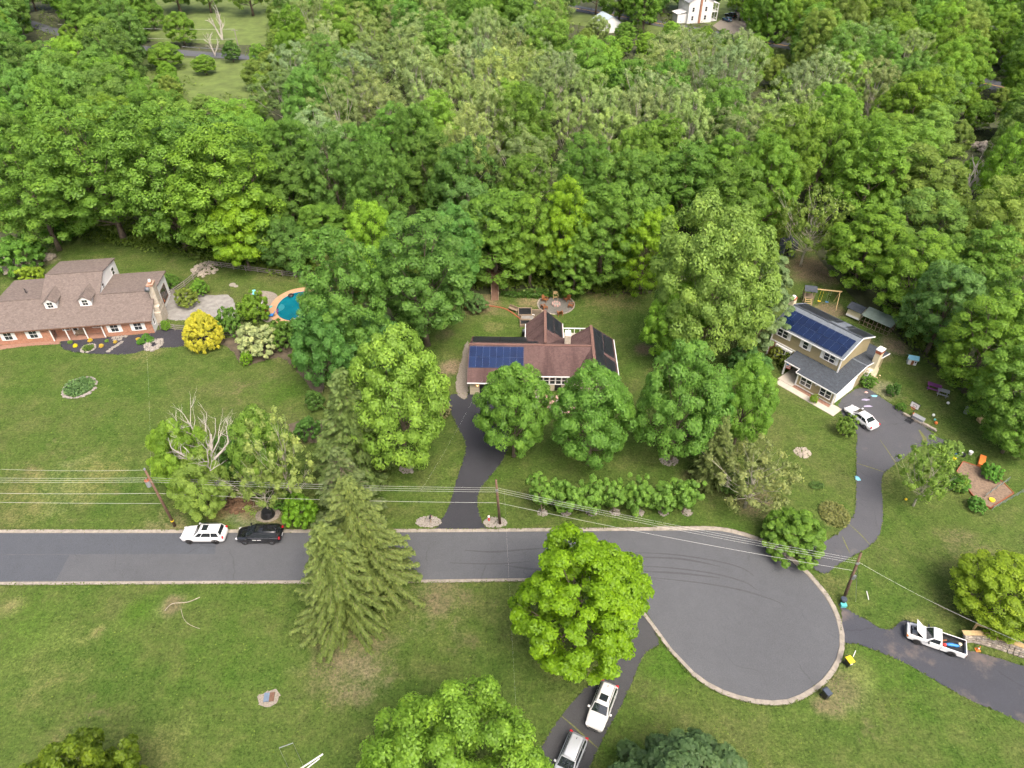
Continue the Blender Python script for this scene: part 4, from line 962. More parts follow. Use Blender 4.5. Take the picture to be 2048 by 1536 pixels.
def at_px(kind, bx, by, ty, hw, color, label, name='tree', cat='tree', group=None, var=None, rz=None, foot=False, slim=1.45):
    b = G(bx, by); h = height_to(b, ty)
    for _ in range(3):
        dd = depth((b.x, b.y, h * .55)); r = hw * dd / F_PX
        lo, hi = slim * r, 40.0
        if top_row(b, lo, r) < ty:                       # would rise too high in the picture even when squat: stands nearer
            h = lo; k = 0
            while top_row(b, h, r) < ty and k < 400: b.y -= .05; k += 1
        else:
            for _ in range(30):
                h = (lo + hi) / 2
                if top_row(b, h, r) > ty: lo = h
                else: hi = h
        if not foot: b.x = (bx - 1024) / F_PX * depth((b.x, b.y, h * .55))
    return plant(kind, b, h, r, color, label, name, cat, group, var, rz)

# --- trees standing in the gardens
at_px('ash', 1164, 1288, 1045, 142, (.088, .16, .005), 'huge bright lime-green maple beside the cul-de-sac', 'maple_tree', rz=1.0)
at_px('bigmaple', 890, 1640, 1372, 178, (.088, .158, .018), 'large round mid-green tree at the bottom centre edge', 'maple_tree', var=0)
at_px('dense', 145, 1640, 1450, 112, (.07, .105, .008), 'dark olive bushy tree cut by the bottom edge at left', 'cedar_tree')
at_px('dense', 1375, 1660, 1440, 185, (.045, .078, .032), 'dark blue-green bushy tree at the bottom edge beside the driveway', 'holly_tree')
at_px('maple', 2014, 1226, 1104, 92, (.118, .172, .012), 'yellow-green tree at the right edge above the parked pickup', 'maple_tree', var=3)
at_px('maple', 1028, 912, 718, 74, (.076, .15, .024), 'leafy maple hiding the garage of the brown-roofed house', 'maple_tree', var=1)
at_px('maple', 1187, 928, 722, 84, (.07, .146, .025), 'dense maple in the middle before the brown-roofed house', 'maple_tree', var=2)
at_px('maple', 1340, 918, 676, 86, (.074, .15, .027), 'tall maple on a stone ring right of the brown-roofed house', 'maple_tree', var=0, foot=True)
at_px('maple', 815, 932, 655, 100, (.115, .19, .03), 'tall light-green tree left of the black driveway', 'maple_tree', var=3, foot=True)
at_px('forest', 690, 738, 458, 84, (.068, .138, .026), 'big broad tree beside the pool, left of the garden clump', 'maple_tree', var=0)
at_px('forest', 842, 690, 425, 98, (.064, .128, .026), 'big dark broad tree above the lawn left of the brown-roofed house', 'maple_tree', var=1)
at_px('maple', 650, 775, 606, 62, (.055, .13, .03), 'lower dark green tree at the edge of the left lawn', 'maple_tree', var=2)
at_px('maple', 742, 745, 622, 66, (.055, .125, .035), 'round green tree squeezed between two big trees beside the pool', 'maple_tree', var=1)
at_px('forest', 905, 610, 405, 58, (.06, .14, .03), 'narrow tree leaning over the lawn behind the brown-roofed house', 'maple_tree', var=4)
at_px('maple', 748, 590, 402, 56, (.12, .215, .02), 'bright yellow-green crown above the garden clump', 'maple_tree', var=3)
at_px('maple', 648, 680, 552, 46, (.058, .126, .03), 'dark tree covering the right half of the pool', 'maple_tree', var=3)
at_px('sparse', 702, 690, 478, 46, (.15, .17, .06), 'half-bare pale tree with grey limbs inside the garden clump', 'birch_tree', var=0)
at_px('bigmaple', 1432, 722, 393, 122, (.115, .178, .04), 'very tall pale-green tree left of the olive house', 'tulip_tree', var=2)
at_px('maple', 1348, 730, 560, 58, (.098, .185, .02), 'lime-green tree at the foot of the very tall pale tree', 'maple_tree', var=2)
at_px('pine', 1532, 705, 512, 56, (.098, .142, .065), 'grey-green white pine beside the olive house', 'pine_tree')
at_px('maple', 1492, 890, 712, 58, (.085, .165, .024), 'light-green tree between the two solar houses', 'maple_tree', var=1)
at_px('maple', 1425, 905, 755, 42, (.06, .14, .026), 'narrow green tree behind the light-green tree between the houses', 'maple_tree', var=3)
at_px('bluespruce', 1437, 960, 830, 36, (.075, .098, .03), 'brownish conifer at the right end of the shrub row', 'juniper_tree')
at_px('sparse', 1508, 1015, 886, 76, (.125, .145, .055), 'almost bare tree with pale branches above the cul-de-sac', 'dying_tree', var=1)
at_px('dense', 1590, 1078, 1012, 64, (.07, .13, .018), 'big dark green bush at the mouth of the grey driveway', 'bush', 'bush')
at_px('sparse', 1862, 1012, 878, 60, (.1, .16, .03), 'small leaning fruit tree beside the vegetable bed', 'fruit_tree', var=2)
at_px('shrub', 1694, 870, 830, 19, (.1, .16, .03), 'small green shrub in front of the white sedan', 'shrub', 'shrub')
# conifers by the street
at_px('spruce', 716, 1172, 948, 90, (.078, .102, .028), 'tall drooping spruce hanging over the street', 'spruce_tree', var=0)
at_px('spruce', 668, 1238, 1036, 82, (.074, .1, .026), 'second drooping spruce in front, lower and nearer', 'spruce_tree', var=1)
at_px('greytop', 688, 1046, 892, 60, (.06, .082, .03), 'spruce with a bare grey top behind the wires', 'spruce_tree')
at_px('bluespruce', 700, 948, 738, 70, (.066, .098, .028), 'dense olive-green spruce beside the light-green tree', 'spruce_tree')
# clump round the dead tree
for (bx, by, ty, hw, col, lb, kd, v) in ((366, 1000, 838, 56, (.1, .17, .02), 'yellow-green tree left of the dead white tree', 'maple', 0), (522, 985, 815, 58, (.09, .155, .025), 'green tree just right of the dead white tree', 'maple', 1),
        (398, 1032, 905, 56, (.115, .17, .035), 'olive tree below the dead white tree over the wires', 'maple', 2), (450, 955, 872, 40, (.05, .11, .02), 'dark tree under the dead white branches', 'maple', 3),
        (562, 1010, 822, 62, (.15, .19, .06), 'thin fuzzy tree right of the dead white tree', 'sparse', 0), (520, 1025, 905, 58, (.11, .15, .04), 'thin olive tree above the black minivan', 'sparse', 1), (345, 980, 850, 44, (.11, .185, .02), 'small bright tree at the left end of the dead-tree clump', 'maple', 3)):
    at_px(kd, bx, by, ty, hw, col, lb, 'tree', var=v)
t = thing('dead_tree', 'bleached dead tree with bare white branches', 'dead tree', G(448, 1000)); hgt = height_to(G(448, 1000), 822)
dm = dead_mesh(5, 8, 5.4, fork=6, r0=.18); zt = hgt * .42
MB().tube([(0, 0, 0), (.1, 0, zt * .5), (0, 0, zt + .1)], [.4, .34, .3], 8).build('trunk', M['deadwood'], t, smooth=True)
o = bpy.data.objects.new('branches', dm); COL.objects.link(o); o.parent = t; o.location = (0, 0, zt); o.scale = (1.0, 1.0, (hgt - zt) / max(v_.co.z for v_ in dm.vertices))
# garden shrubs
SHR = [(505, 640, 585, 30, (.085, .15, .015), 'large round bush beside the pool coping'), (455, 668, 615, 26, (.06, .12, .02), 'dark bush between patio and pool'), (370, 612, 575, 22, (.1, .13, .025), 'olive bush at the head of the patio'),
       (398, 590, 558, 18, (.08, .16, .02), 'light green bush along the split-rail fence'), (510, 706, 645, 38, (.22, .25, .13), 'silvery flowering shrub below the pool'), (492, 728, 702, 13, (.09, .17, .012), 'small round bright shrub at the lawn edge'),
       (560, 690, 640, 30, (.06, .115, .018), 'dark shrub hiding the lower pool fence'), (600, 690, 640, 26, (.06, .12, .02), 'dark shrub below the pool steps'), (605, 730, 690, 24, (.07, .13, .02), 'green shrub on the soil bed by the lawn'),
       (612, 872, 830, 26, (.05, .11, .022), 'round shrub in the corner bed of the left lawn'), (628, 815, 780, 20, (.05, .1, .02), 'dark shrub at the right rim of the left lawn'), (338, 575, 548, 16, (.06, .12, .02), 'shrub behind the end of the brick house'),
       (1556, 718, 688, 15, (.095, .115, .02), 'bronze-green shrub left of the porch steps'), (1578, 735, 706, 16, (.075, .105, .018), 'olive shrub by the flag on the porch'), (1500, 740, 690, 40, (.05, .11, .03), 'dark shrub behind the light-green tree'),
       (1736, 768, 745, 17, (.06, .12, .02), 'flowering bush beside the tan chimney'), (1788, 790, 765, 13, (.045, .1, .02), 'dark little bush on the wood-chip bed'), (1802, 818, 803, 10, (.06, .13, .02), 'low green plant beside the driveway wall'),
       (1922, 978, 950, 20, (.06, .14, .02), 'leafy row on the near side of the vegetable bed'), (1955, 1016, 992, 18, (.06, .14, .025), 'leafy plants at the near corner of the vegetable bed'), (1985, 955, 925, 20, (.06, .15, .02), 'green plants behind the vegetable bed'),
       (1905, 905, 878, 20, (.1, .16, .04), 'wispy plants at the end of the grey driveway'), (1628, 805, 788, 8, (.12, .19, .02), 'spiky green plant in the brick bed of the olive house'), (600, 1045, 985, 36, (.08, .16, .012), 'bright green bush behind the black minivan'),
       (560, 1010, 980, 20, (.06, .13, .02), 'dark shrub left of the grey-topped spruce'), (330, 660, 640, 9, (.09, .17, .02), 'low shrub at the chimney foot of the brick house'), (1470, 985, 940, 30, (.055, .1, .02), 'dark shrub under the almost bare tree'),
       (885, 830, 800, 16, (.13, .12, .07), 'purple-grey shrub beside the black driveway'), (955, 605, 585, 24, (.06, .11, .035), 'hosta clump beside the tree house ramp'),
       (1920, 500, 440, 40, (.07, .14, .02), 'green bush in the right wood above the picnic table'), (115, 470, 440, 30, (.07, .15, .02), 'weedy bush behind the rubble piles'), (40, 510, 470, 46, (.06, .13, .02), 'dark bush at the left edge behind the stones'), (60, 545, 528, 24, (.14, .2, .02), 'yellow-green weeds behind the brick house')]
for (bx, by, ty, hw, col, lb) in SHR: at_px('shrub', bx, by, ty, hw, col, lb, 'shrub', 'shrub')
at_px('goldcone', 402, 690, 618, 38, (.29, .27, .03), 'golden yellow conical shrub at the end of the mulch bed', 'golden_shrub', 'shrub')
for k, x in enumerate((1085, 1132, 1183, 1230, 1277, 1327, 1374)):
    od = ('leftmost', 'second', 'third', 'middle', 'fifth', 'sixth', 'rightmost')[k]
    at_px('hedge', x, 1026, 950 + (k * 7) % 12, 31, (.085, .16, .028), f'{od} of seven green shrubs in the row along the street', 'row_shrub', 'shrub', 'row of shrubs along the street')

# --- edge of the wood: trees one can pick out
EDGE = [(985, 562, 378, 88, MID, 'forest', 3, 'broad green tree behind the tree house'), (1062, 574, 392, 58, BRIGHT, 'forest', 1, 'bright green tree left of the fire pit at the wood edge'), (1128, 570, 350, 55, LIME, 'forest', 4, 'lime-green narrow tree above the fire pit'),
        (1208, 572, 370, 74, MID, 'forest', 0, 'tall dense tree right of the fire pit at the wood edge'), (1292, 586, 410, 58, LIME, 'forest', 5, 'yellow-green tree at the right end of the back lawn'), (935, 560, 360, 62, BLUE, 'forest', 2, 'blue-green tree behind the garden clump'),
        (1150, 590, 475, 44, MID, 'forest', 3, 'slim tree with pale trunk beside the back lawn'), (60, 500, 250, 84, MID, 'forest', 2, 'leafy tree above the rubble at the left edge'), (195, 482, 205, 112, MID, 'forest', 1, 'wide domed tree behind the brick house'),
        (325, 500, 210, 98, MID, 'forest', 0, 'wide rounded tree above the brick house chimney'), (440, 520, 250, 108, BRIGHT, 'forest', 3, 'wide bright tree above the split-rail fence'), (478, 540, 385, 62, LIME, 'maple', 1, 'lime-green low tree over the split-rail fence'),
        (572, 540, 432, 56, DARK, 'maple', 2, 'dark round tree beside the pool fence'), (1625, 532, 375, 62, OLIVE, 'sparse', 1, 'thin brownish tree at the woodland path'), (1735, 575, 405, 72, BRIGHT, 'forest', 4, 'bright tree right of the woodland path'),
        (1838, 640, 458, 76, BRIGHT, 'forest', 2, 'leafy tree above the chicken coop'), (1896, 708, 520, 76, BLUE, 'forest', 5, 'blue-green tree behind the play house'), (1982, 785, 585, 86, BRIGHT, 'forest', 1, 'bright spreading tree above the picnic table'),
        (2040, 870, 690, 78, MID, 'forest', 0, 'leafy tree at the right edge above the vegetable bed'), (2035, 905, 800, 56, MID, 'maple', 3, 'low green tree at the right edge of the lawn'), (1850, 470, 290, 84, OLIVE, 'forest', 3, 'olive tree with yellowing top in the right wood'),
        (1960, 640, 450, 76, MID, 'forest', 4, 'round green tree in the right wood behind the bright one'), (2050, 740, 520, 80, MID, 'forest', 2, 'large green tree cut by the right edge'), (655, 520, 400, 60, MID, 'forest', 5, 'green tree between pool and dark round tree')]
for (bx, by, ty, hw, col, kd, v, lb) in EDGE: at_px(kd, bx, by, ty, hw, col, lb, 'tree', var=v)

for (bx, by, ty, hw, col, lb) in ((360, 92, 22, 30, BRIGHT, 'round tree standing before the hay meadow'), (250, 86, 8, 46, MID, 'tree left of the hay meadow'), (300, 60, -6, 26, MID, 'tree on the left rim of the hay meadow'), (462, 125, 82, 18, DARK, 'dark bushy tree beside the snag on the upper left road'), (330, 135, 84, 34, BRIGHT, 'light tree hiding the bend of the upper left road'),
        (408, 150, 108, 22, BRIGHT, 'low tree at the left rim of the small clearing'), (520, 180, 118, 34, OLIVE, 'olive tree at the right rim of the small clearing'), (1196, 92, 30, 24, PALE, 'pale tree half hiding the metal-roofed shed'), (1250, 84, 44, 22, MID, 'small tree right of the metal-roofed shed')): at_px('maple', bx, by, ty, hw, col, lb)
# --- the wood behind: individuals on a spaced grid
CLEAR = [(285, 0, 520, 84), (275, 84, 480, 116), (395, 118, 488, 186), (1150, 8, 1200, 40), (1200, 22, 1240, 68), (1252, 34, 1306, 52), (1352, 0, 1436, 42), (1440, 14, 1500, 58), (1562, 84, 1602, 104), (1955, 262, 2015, 300), (2022, 116, 2048, 148),
         (1575, 440, 1655, 600), (1600, 570, 1790, 690), (40, 34, 110, 60), (900, 560, 1320, 640), (330, 500, 600, 640), (0, 505, 110, 560), (60, 455, 300, 520)]
EDGE_LINE = [G(*p) for p in ((-260, 420), (0, 450), (130, 455), (330, 490), (600, 540), (700, 520), (900, 560), (1300, 575), (1330, 540), (1540, 540), (1570, 440), (1650, 470), (1700, 575), (1790, 655), (1880, 735), (1990, 830), (2300, 800))]
WOOD = [G(*p) for p in ((-260, 420), (0, 450), (130, 455), (330, 490), (600, 540), (700, 520), (900, 560), (1300, 575), (1330, 540), (1540, 540), (1570, 440), (1650, 450), (1720, 530), (1830, 590), (1930, 670), (2060, 770), (2300, 760))] + [Vector((330, 250, 0)), Vector((360, 400, 0)), Vector((-360, 400, 0)), Vector((-330, 250, 0))]
def wood_kind(x, y, rnd):
    u = rnd.random()
    syc = 0
    if 560 < x < 1620 and 40 < y < 330: syc = .68 if y < 290 else .35
    if 1480 < x < 1960 and 100 < y < 240: syc = .35
    if u < syc: return 'sycamore', rnd.choice([PALE, (.132, .178, .068), (.142, .18, .085), (.122, .172, .06), (.13, .176, .085)])
    if x > 1480: c = rnd.choice([BRIGHT, (.095, .17, .022), OLIVE, (.1, .172, .02), (.08, .15, .024), (.085, .15, .028), BRIGHT])
    elif y > 320: c = rnd.choice([MID, MID, (.07, .136, .028), (.066, .13, .024), (.075, .148, .024), BRIGHT, (.07, .138, .026)])
    elif x < 600: c = rnd.choice([MID, BRIGHT, (.07, .145, .028), (.08, .15, .025), (.075, .135, .03), (.09, .16, .025)])
    else: c = rnd.choice([MID, BRIGHT, (.08, .15, .025), (.07, .136, .03), (.09, .165, .024), (.072, .142, .025), MID])
    return 'forest', c
ONES = 'zero one two three four five six seven eight nine ten eleven twelve thirteen fourteen fifteen sixteen seventeen eighteen nineteen'.split()
TENS = 'x x twenty thirty forty fifty sixty seventy eighty ninety'.split()
def words(n):
    n = int(round(max(0, min(99, n))))
    return ONES[n] if n < 20 else TENS[n // 10] + ('-' + ONES[n % 10] if n % 10 else '')
def shade_word(c):
    if c[1] > .165 and c[0] > .095: return 'yellow-green'
    if c[0] > .088: return 'olive-green' if c[1] < .15 else 'light green'
    if c[2] > .04: return 'blue-green'
    return 'dark green' if c[1] < .1 else 'mid-green'
rnd = random.Random(21); tries = 0; made = 0; used = {}
minx, maxx = -262, 262
while tries < 26000 and made < 372:
    tries += 1
    y = 95 + (rnd.random() ** .85) * 262; x = rnd.uniform(minx, maxx)
    if abs(x) > y * .72 + 22: continue
    if not inside((x, y), WOOD): continue
    far_ = min(1, max(0, (y - 110) / 180))
    r = rnd.uniform(4.9, 6.6) + far_ * rnd.uniform(.3, 1.9); h = rnd.uniform(16, 22.5) + far_ * 1.0
    if any((x - a) ** 2 + (y - b) ** 2 < (.76 * (r + q)) ** 2 for a, b, q in TREES): continue
    px, ty = proj((x, y, h)); bx, by = proj((x, y, h * .25)); hw = r * F_PX / depth((x, y, h * .6)) * .95
    if px + hw < -10 or px - hw > 2058 or by < -6 or ty > 700: continue
    if any(px - hw < c[2] and px + hw > c[0] and ty < c[3] and by > c[1] for c in CLEAR):
        # low growth may stand in front of an opening if it stays below it
        h2 = rnd.uniform(6, 9); r2 = rnd.uniform(2.6, 3.8); px, ty = proj((x, y, h2)); bx, by = proj((x, y, 0)); hw = r2 * F_PX / depth((x, y, 3)) * .9
        if any(px - hw < c[2] and px + hw > c[0] and ty < c[3] and by > c[1] for c in CLEAR) or rnd.random() < .5: continue
        h, r = h2, r2
    cx, cy = proj((x, y, h * .62))
    kd, col = wood_kind(cx, cy, rnd)
    if h < 10: kd = 'maple'; col = rnd.choice([MID, BRIGHT, OLIVE])
    k = rnd.uniform(.85, 1.3); col = (col[0] * k * rnd.uniform(.93, 1.07), col[1] * k, col[2] * k * rnd.uniform(.85, 1.15))
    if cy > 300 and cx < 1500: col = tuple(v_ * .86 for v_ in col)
    pos = f'{words(cx / 20.48)} percent across and {words(cy / 15.36)} percent down'
    nm = 'sycamore_tree' if kd == 'sycamore' else 'woodland_tree'
    lb = (f'pale open sycamore in the wood, {pos}' if kd == 'sycamore' else f'{shade_word(col)} broadleaf tree in the wood, {pos}')
    while lb in used:
        q = 'broader' if r > used[lb] else 'slimmer'; used[lb.replace('the wood', 'the wood')] = used[lb]
        lb = (q + ' ' + lb) if not lb.startswith(('broader', 'slimmer')) else 'taller ' + lb
    used[lb] = r
    plant(kd, (x, y), h, r, col, lb, nm, 'sycamore' if kd == 'sycamore' else 'woodland tree', 'sycamores in the wood' if kd == 'sycamore' else 'broadleaf trees in the wood', rnd=rnd)
    made += 1
print('wood trees', made, tries)
# bleached snags in the wood
for k, (bx, by, ty, w, lb) in enumerate(((430, 112, 55, 1.0, 'bare grey snag beside the upper left road'), (445, 80, 0, .8, 'tall thin bare snag in the meadow'), (165, 335, 262, 1.0, 'dead forked limb poking out of the left wood'), (1690, 175, 118, 1.2, 'leaning bare snag in the upper right wood'),
                                        (1930, 400, 300, 1.0, 'thin dead stem in the right wood'), (1560, 235, 185, 1.1, 'pale fork of bare limbs in the upper right wood'))):
    b = G(bx, by); hh = height_to(b, ty)
    t = thing('dead_tree', lb, 'dead tree', b, k * 1.3)
    me = dead_mesh(40 + k, 8, 2.2 * w, fork=3, r0=.26, depth_=3); o = bpy.data.objects.new('branches', me); COL.objects.link(o); o.parent = t; o.scale = (hh / 10, hh / 10, hh / 7.6)
# undergrowth and leaf mass on the wood floor
nr = np.random.RandomState(5); C = []; Nn = []; S = []
edge = [p for p in resample([Vector((p.x, p.y, 0)) for p in EDGE_LINE], 1.2)]
for k in range(9000):
    if k < 2600:
        e = edge[nr.randint(len(edge))]; x, y = e.x + nr.normal() * 2.6, e.y + abs(nr.normal()) * 4.5 - 2.0
    else:
        y = 92 + (nr.rand() ** 1.3) * 230; x = nr.uniform(-230, 230)
    if abs(x) > y * .75 + 12 or not inside((x, y + 2.5), EDGE_LINE + WOOD[-4:]): continue
    px, py = proj((x, y, .8))
    if any(c[0] - 4 < px < c[2] + 4 and c[1] - 4 < py < c[3] + 4 for c in CLEAR[:13]): continue
    n = 26; w = nr.uniform(.9, 2.2); hh = nr.uniform(.7, 2.8); dd = nr.normal(size=(n, 3))
    p = dd * np.array([w * .5, w * .5, hh * .35]); p[:, 2] = np.abs(p[:, 2]) + hh * .3 * nr.rand(n)
    C.append(p + np.array([x, y, 0])); Nn.append(dd * .4 + np.array([0, 0, .9])); S.append(nr.uniform(.2, .45, n))
C = np.concatenate(C); Nn = np.concatenate(Nn); S = np.concatenate(S)
me = quads('undergrowth', C, Nn, S, np.clip(nr.normal(.45, .22, len(C)), 0, 1), M['leaf'])
o = bpy.data.objects.new('undergrowth', me); COL.objects.link(o); o.color = (.1, .16, .02, 1); tag(o, 'low leafy undergrowth covering the woodland floor', 'undergrowth', kind='stuff')

# ------------------------------------------------------------------ vehicles (x forward, y left)
def loft(sections, cap=True):
    m = MB(); n = len(sections[0]); V = [p for s in sections for p in s]
    F = [(i * n + k, i * n + (k + 1) % n, (i + 1) * n + (k + 1) % n, (i + 1) * n + k) for i in range(len(sections) - 1) for k in range(n)]
    if cap: F += [tuple(reversed(range(n))), tuple(range((len(sections) - 1) * n, len(sections) * n))]
    return m.add(V, F)
def body_sections(st):
    """st: (x, half width, z bottom, z shoulder, z top)"""
    out = []
    for x, w, zb, zs, zt in st:
        half = [(w * .80, zb), (w * .97, zb + .1), (w, zb + (zs - zb) * .45), (w * .985, zs - .06), (w * .93, zs + .01), (w * .70, zt - .015), (w * .34, zt)]
        out.append([(x, y, z) for y, z in half] + [(x, -y, z) for y, z in reversed(half)])
    return out
def quad_panel(a, b, c, d, u0, u1, v0, v1, off=.012):
    """patch of the bilinear face a-b (bottom) c-d (top), pushed outwards"""
    a, b, c, d = map(Vector, (a, b, c, d))
    def P(u, v): return a.lerp(b, u).lerp(d.lerp(c, u), v)
    n = (b - a).cross(d - a).normalized() * off
    q = [P(u0, v0), P(u1, v0), P(u1, v1), P(u0, v1)]
    m = MB(); m.hexa([p - n for p in q], [p + n for p in q]); return m
def wheel(parent, x, y, r, w, s, rim='rim'):
    e = bpy.data.objects.new('wheel', None); COL.objects.link(e); e.parent = parent; e.location = (x, y, r); e.empty_display_size = .1
    prof = [(r * .62, -w / 2), (r * .93, -w / 2), (r, -w / 2 + .04), (r, w / 2 - .04), (r * .93, w / 2), (r * .62, w / 2)]
    m = MB(); n = 20; V = [(p[0] * math.cos(2 * math.pi * k / n), p[1], p[0] * math.sin(2 * math.pi * k / n)) for k in range(n) for p in prof]; L = len(prof)
    m.add(V, [(k * L + i, k * L + i + 1, ((k + 1) % n) * L + i + 1, ((k + 1) % n) * L + i) for k in range(n) for i in range(L - 1)]); m.build('tyre', M['tyre'], e, smooth=True)
    m = MB()
    for k in range(5):
        a = 2 * math.pi * k / 5; m.bar((0, s * w * .42, 0), (r * .62 * math.cos(a), s * w * .42, r * .62 * math.sin(a)), .09, .05)
    V = [(r * .63 * math.cos(2 * math.pi * k / n), s * w * .36, r * .63 * math.sin(2 * math.pi * k / n)) for k in range(n)]
    m.add(V, [tuple(range(n)) if s < 0 else tuple(reversed(range(n)))]); m.build('rim', M[rim], e)
    return e
def car(name, label, cat, loc, rz, paint, L, W, H, gh, belt, hood, deck_z=None, wb=.58, wr=.35, sunroof=False, rails=False, cladding=False, group=None, rim='rim', split=(.36, .74), roofglass=None, trim='dark'):
    """gh = (rear base, rear roof, front roof, front base) as x; belt, hood, deck heights"""
    t = thing(name, label, cat, loc, rz, group); h2 = L / 2; w = W / 2
    dz = deck_z or belt
    st = [(-h2, w * .74, .42, .62, .70), (-h2 + .05, w * .86, .33, .8, dz - .1), (-h2 + .22, w * .95, .26, belt - .04, dz), (-h2 * .62, w, .24, belt, dz + .01), (gh[0] + .3, w, .24, belt, belt + .02), (0, w, .24, belt - .01, belt + .02), (gh[3] - .1, w, .24, belt - .02, belt + .01),
          (gh[3] + .1, w * .99, .24, hood - .04, hood + .05), (h2 * .72, w * .97, .25, hood - .1, hood), (h2 - .22, w * .9, .28, hood - .2, hood - .09), (h2 - .07, w * .78, .32, hood - .3, hood - .2), (h2, w * .6, .4, .58, .62)]
    st.sort(key=lambda s_: s_[0])
    bd = loft(body_sections(st)).build('body', M[paint], t, smooth=True, bevel=0)
    rb, rr, fr, fbs = gh; wb_, wt = w * .93, w * .73; zb = belt - .03
    base = [(rb, -wb_, zb), (fbs, -wb_ * .96, zb - .02), (fbs, wb_ * .96, zb - .02), (rb, wb_, zb)]; rc = .09
    top = [(rr, -wt, H - .04), (fr, -wt, H - .05), (fr, wt, H - .05), (rr, wt, H - .04)]
    g = MB(); g.hexa(base, top); xm = (rr + fr) / 2
    V = [(rr + .02, -wt * .97, H - .042), (xm, -wt * .97, H - .035), (fr - .02, -wt * .97, H - .052), (rr + .1, -wt * .6, H - .008), (xm, -wt * .6, H), (fr - .12, -wt * .6, H - .015), (rr + .1, wt * .6, H - .008), (xm, wt * .6, H), (fr - .12, wt * .6, H - .015), (rr + .02, wt * .97, H - .042), (xm, wt * .97, H - .035), (fr - .02, wt * .97, H - .052)]
    cab = g.build('cabin', M[paint], t, bevel=.05)
    rf = MB().add(V, [(0, 1, 4, 3), (1, 2, 5, 4), (3, 4, 7, 6), (4, 5, 8, 7), (6, 7, 10, 9), (7, 8, 11, 10), (0, 3, 6, 9), (2, 11, 8, 5), (0, 9, 10, 11, 2, 1)]).build('roof_panel', M[roofglass or paint], t, smooth=True)
    gm = M['autoglass']
    b0, b1, b2, b3 = base; t0, t1, t2, t3 = top
    quad_panel(b1, b2, t2, t1, .05, .95, .06, .93).build('windshield', gm, t)
    quad_panel(b3, b0, t0, t3, .08, .92, .25, .9).build('rear_window', gm, t)
    for (a, b, c, d, rev) in ((b0, b1, t1, t0, False), (b2, b3, t3, t2, True)):
        cuts = [.05, split[0], split[1], .95] if not rev else [.05, 1 - split[1], 1 - split[0], .95]
        for k in range(3): quad_panel(a, b, c, d, cuts[k] + .012, cuts[k + 1] - .012, .12, .88).build('side_window', gm, t)
    for s in (-1, 1):
        if trim == 'chrome': MB().bar((rb + .1, s * (wb_ + .02), zb + .02), (fbs - .2, s * (wb_ * .96 + .02), zb), .03, .05).build('window_trim', M['chrome'], t)
        for x in (-L * wb / 2 - .04, L * wb / 2 + .04):
            wheel(t, x, s * (w - .1), wr, .24, s, rim)
            n = 14; m = MB(); V = []
            for k in range(n + 1):
                a = math.pi * k / n; V += [(x + (wr + .015) * math.cos(a), s * (w + .008), wr + (wr + .015) * math.sin(a)), (x + (wr + (.1 if cladding else .05)) * math.cos(a), s * (w + .012), wr + (wr + (.1 if cladding else .05)) * math.sin(a))]
            m.add(V, [(2 * k, 2 * k + 2, 2 * k + 3, 2 * k + 1) for k in range(n)]); m.build('wheel_arch', M['black'], t)
        MB().cbox((fbs - .28, s * (w + .11), belt + .05), (.2, .22, .15)).build('mirror', M[paint], t, bevel=.04)
        MB().bar((-h2 * .55, s * (w + .004), .3), (h2 * .5, s * (w + .004), .3), .02, .14 if cladding else .08).build('sill_trim', M['black'], t)
        MB().cbox((h2 - .2, s * w * .7, hood - .24), (.3, .34, .13), rz=-s * .5).build('headlight', M['headlight'], t, bevel=.03)
        MB().cbox((-h2 + .13, s * w * .8, belt - .12), (.2, .3, .2), rz=s * .35).build('tail_light', M['redlight'], t, bevel=.03)
        MB().bar((-.1, s * (w + .006), belt - .17), (.12, s * (w + .006), belt - .17), .02, .035).build('door_handle', M['chrome'], t)
        if rails: MB().tube([(rr + .25, s * wt * .9, H - .04), (rr + .3, s * wt * .9, H + .05), (fr - .35, s * wt * .9, H + .05), (fr - .3, s * wt * .9, H - .04)], .022, 6).build('roof_rail', M['chrome' if trim == 'chrome' else 'black'], t)
    MB().cbox((h2 - .05, 0, .58), (.12, w * 1.0, .18)).build('grille', M['black'], t, bevel=.02)
    MB().cbox((-h2 + .01, 0, .66), (.03, .5, .12)).build('licence_plate', M['white'], t)
    if sunroof: MB().box(fr - .95, fr - .3, -wt * .55, wt * .55, H - .02, H + .012).build('sunroof', gm, t)
    MB().cbox((rr + .35, 0, H + .02), (.16, .05, .06)).build('roof_aerial', M['black'], t)
    return t
def between(front, rear, z=.4):
    a, b = G(*front, z), G(*rear, z); c = (a + b) / 2
    return (c.x, c.y, .028), heading(b, a)
w1, w2 = G(381, 1088), G(433, 1088)
car('parked_suv', 'white SUV with black wheels and sunroof parked on the street', 'suv', ((w1.x + w2.x) / 2, w1.y + .9, .028), math.pi, 'carwhite', 5.0, 1.93, 1.78, (-2.25, -1.95, .25, 1.0), 1.12, 1.12, 1.1, .58, .38, True, True, True, rim='tyre')
w1, w2 = G(491, 1089), G(545, 1089)
mv = car('parked_minivan', 'black minivan with white door lettering parked behind the white SUV', 'minivan', ((w1.x + w2.x) / 2, w1.y + .93, .028), math.pi, 'carblack', 5.15, 1.98, 1.74, (-2.42, -2.25, .35, 1.45), 1.08, 1.02, 1.06, .58, .35, False, False, False, trim='chrome', split=(.4, .75))
for x in (-.2, .35): MB().bar((x - .22, 1.0, .82), (x + .2, 1.0, .82), .012, .1).build('door_lettering', M['white'], mv)
lc, rz = between((1697, 818), (1747, 856)); 
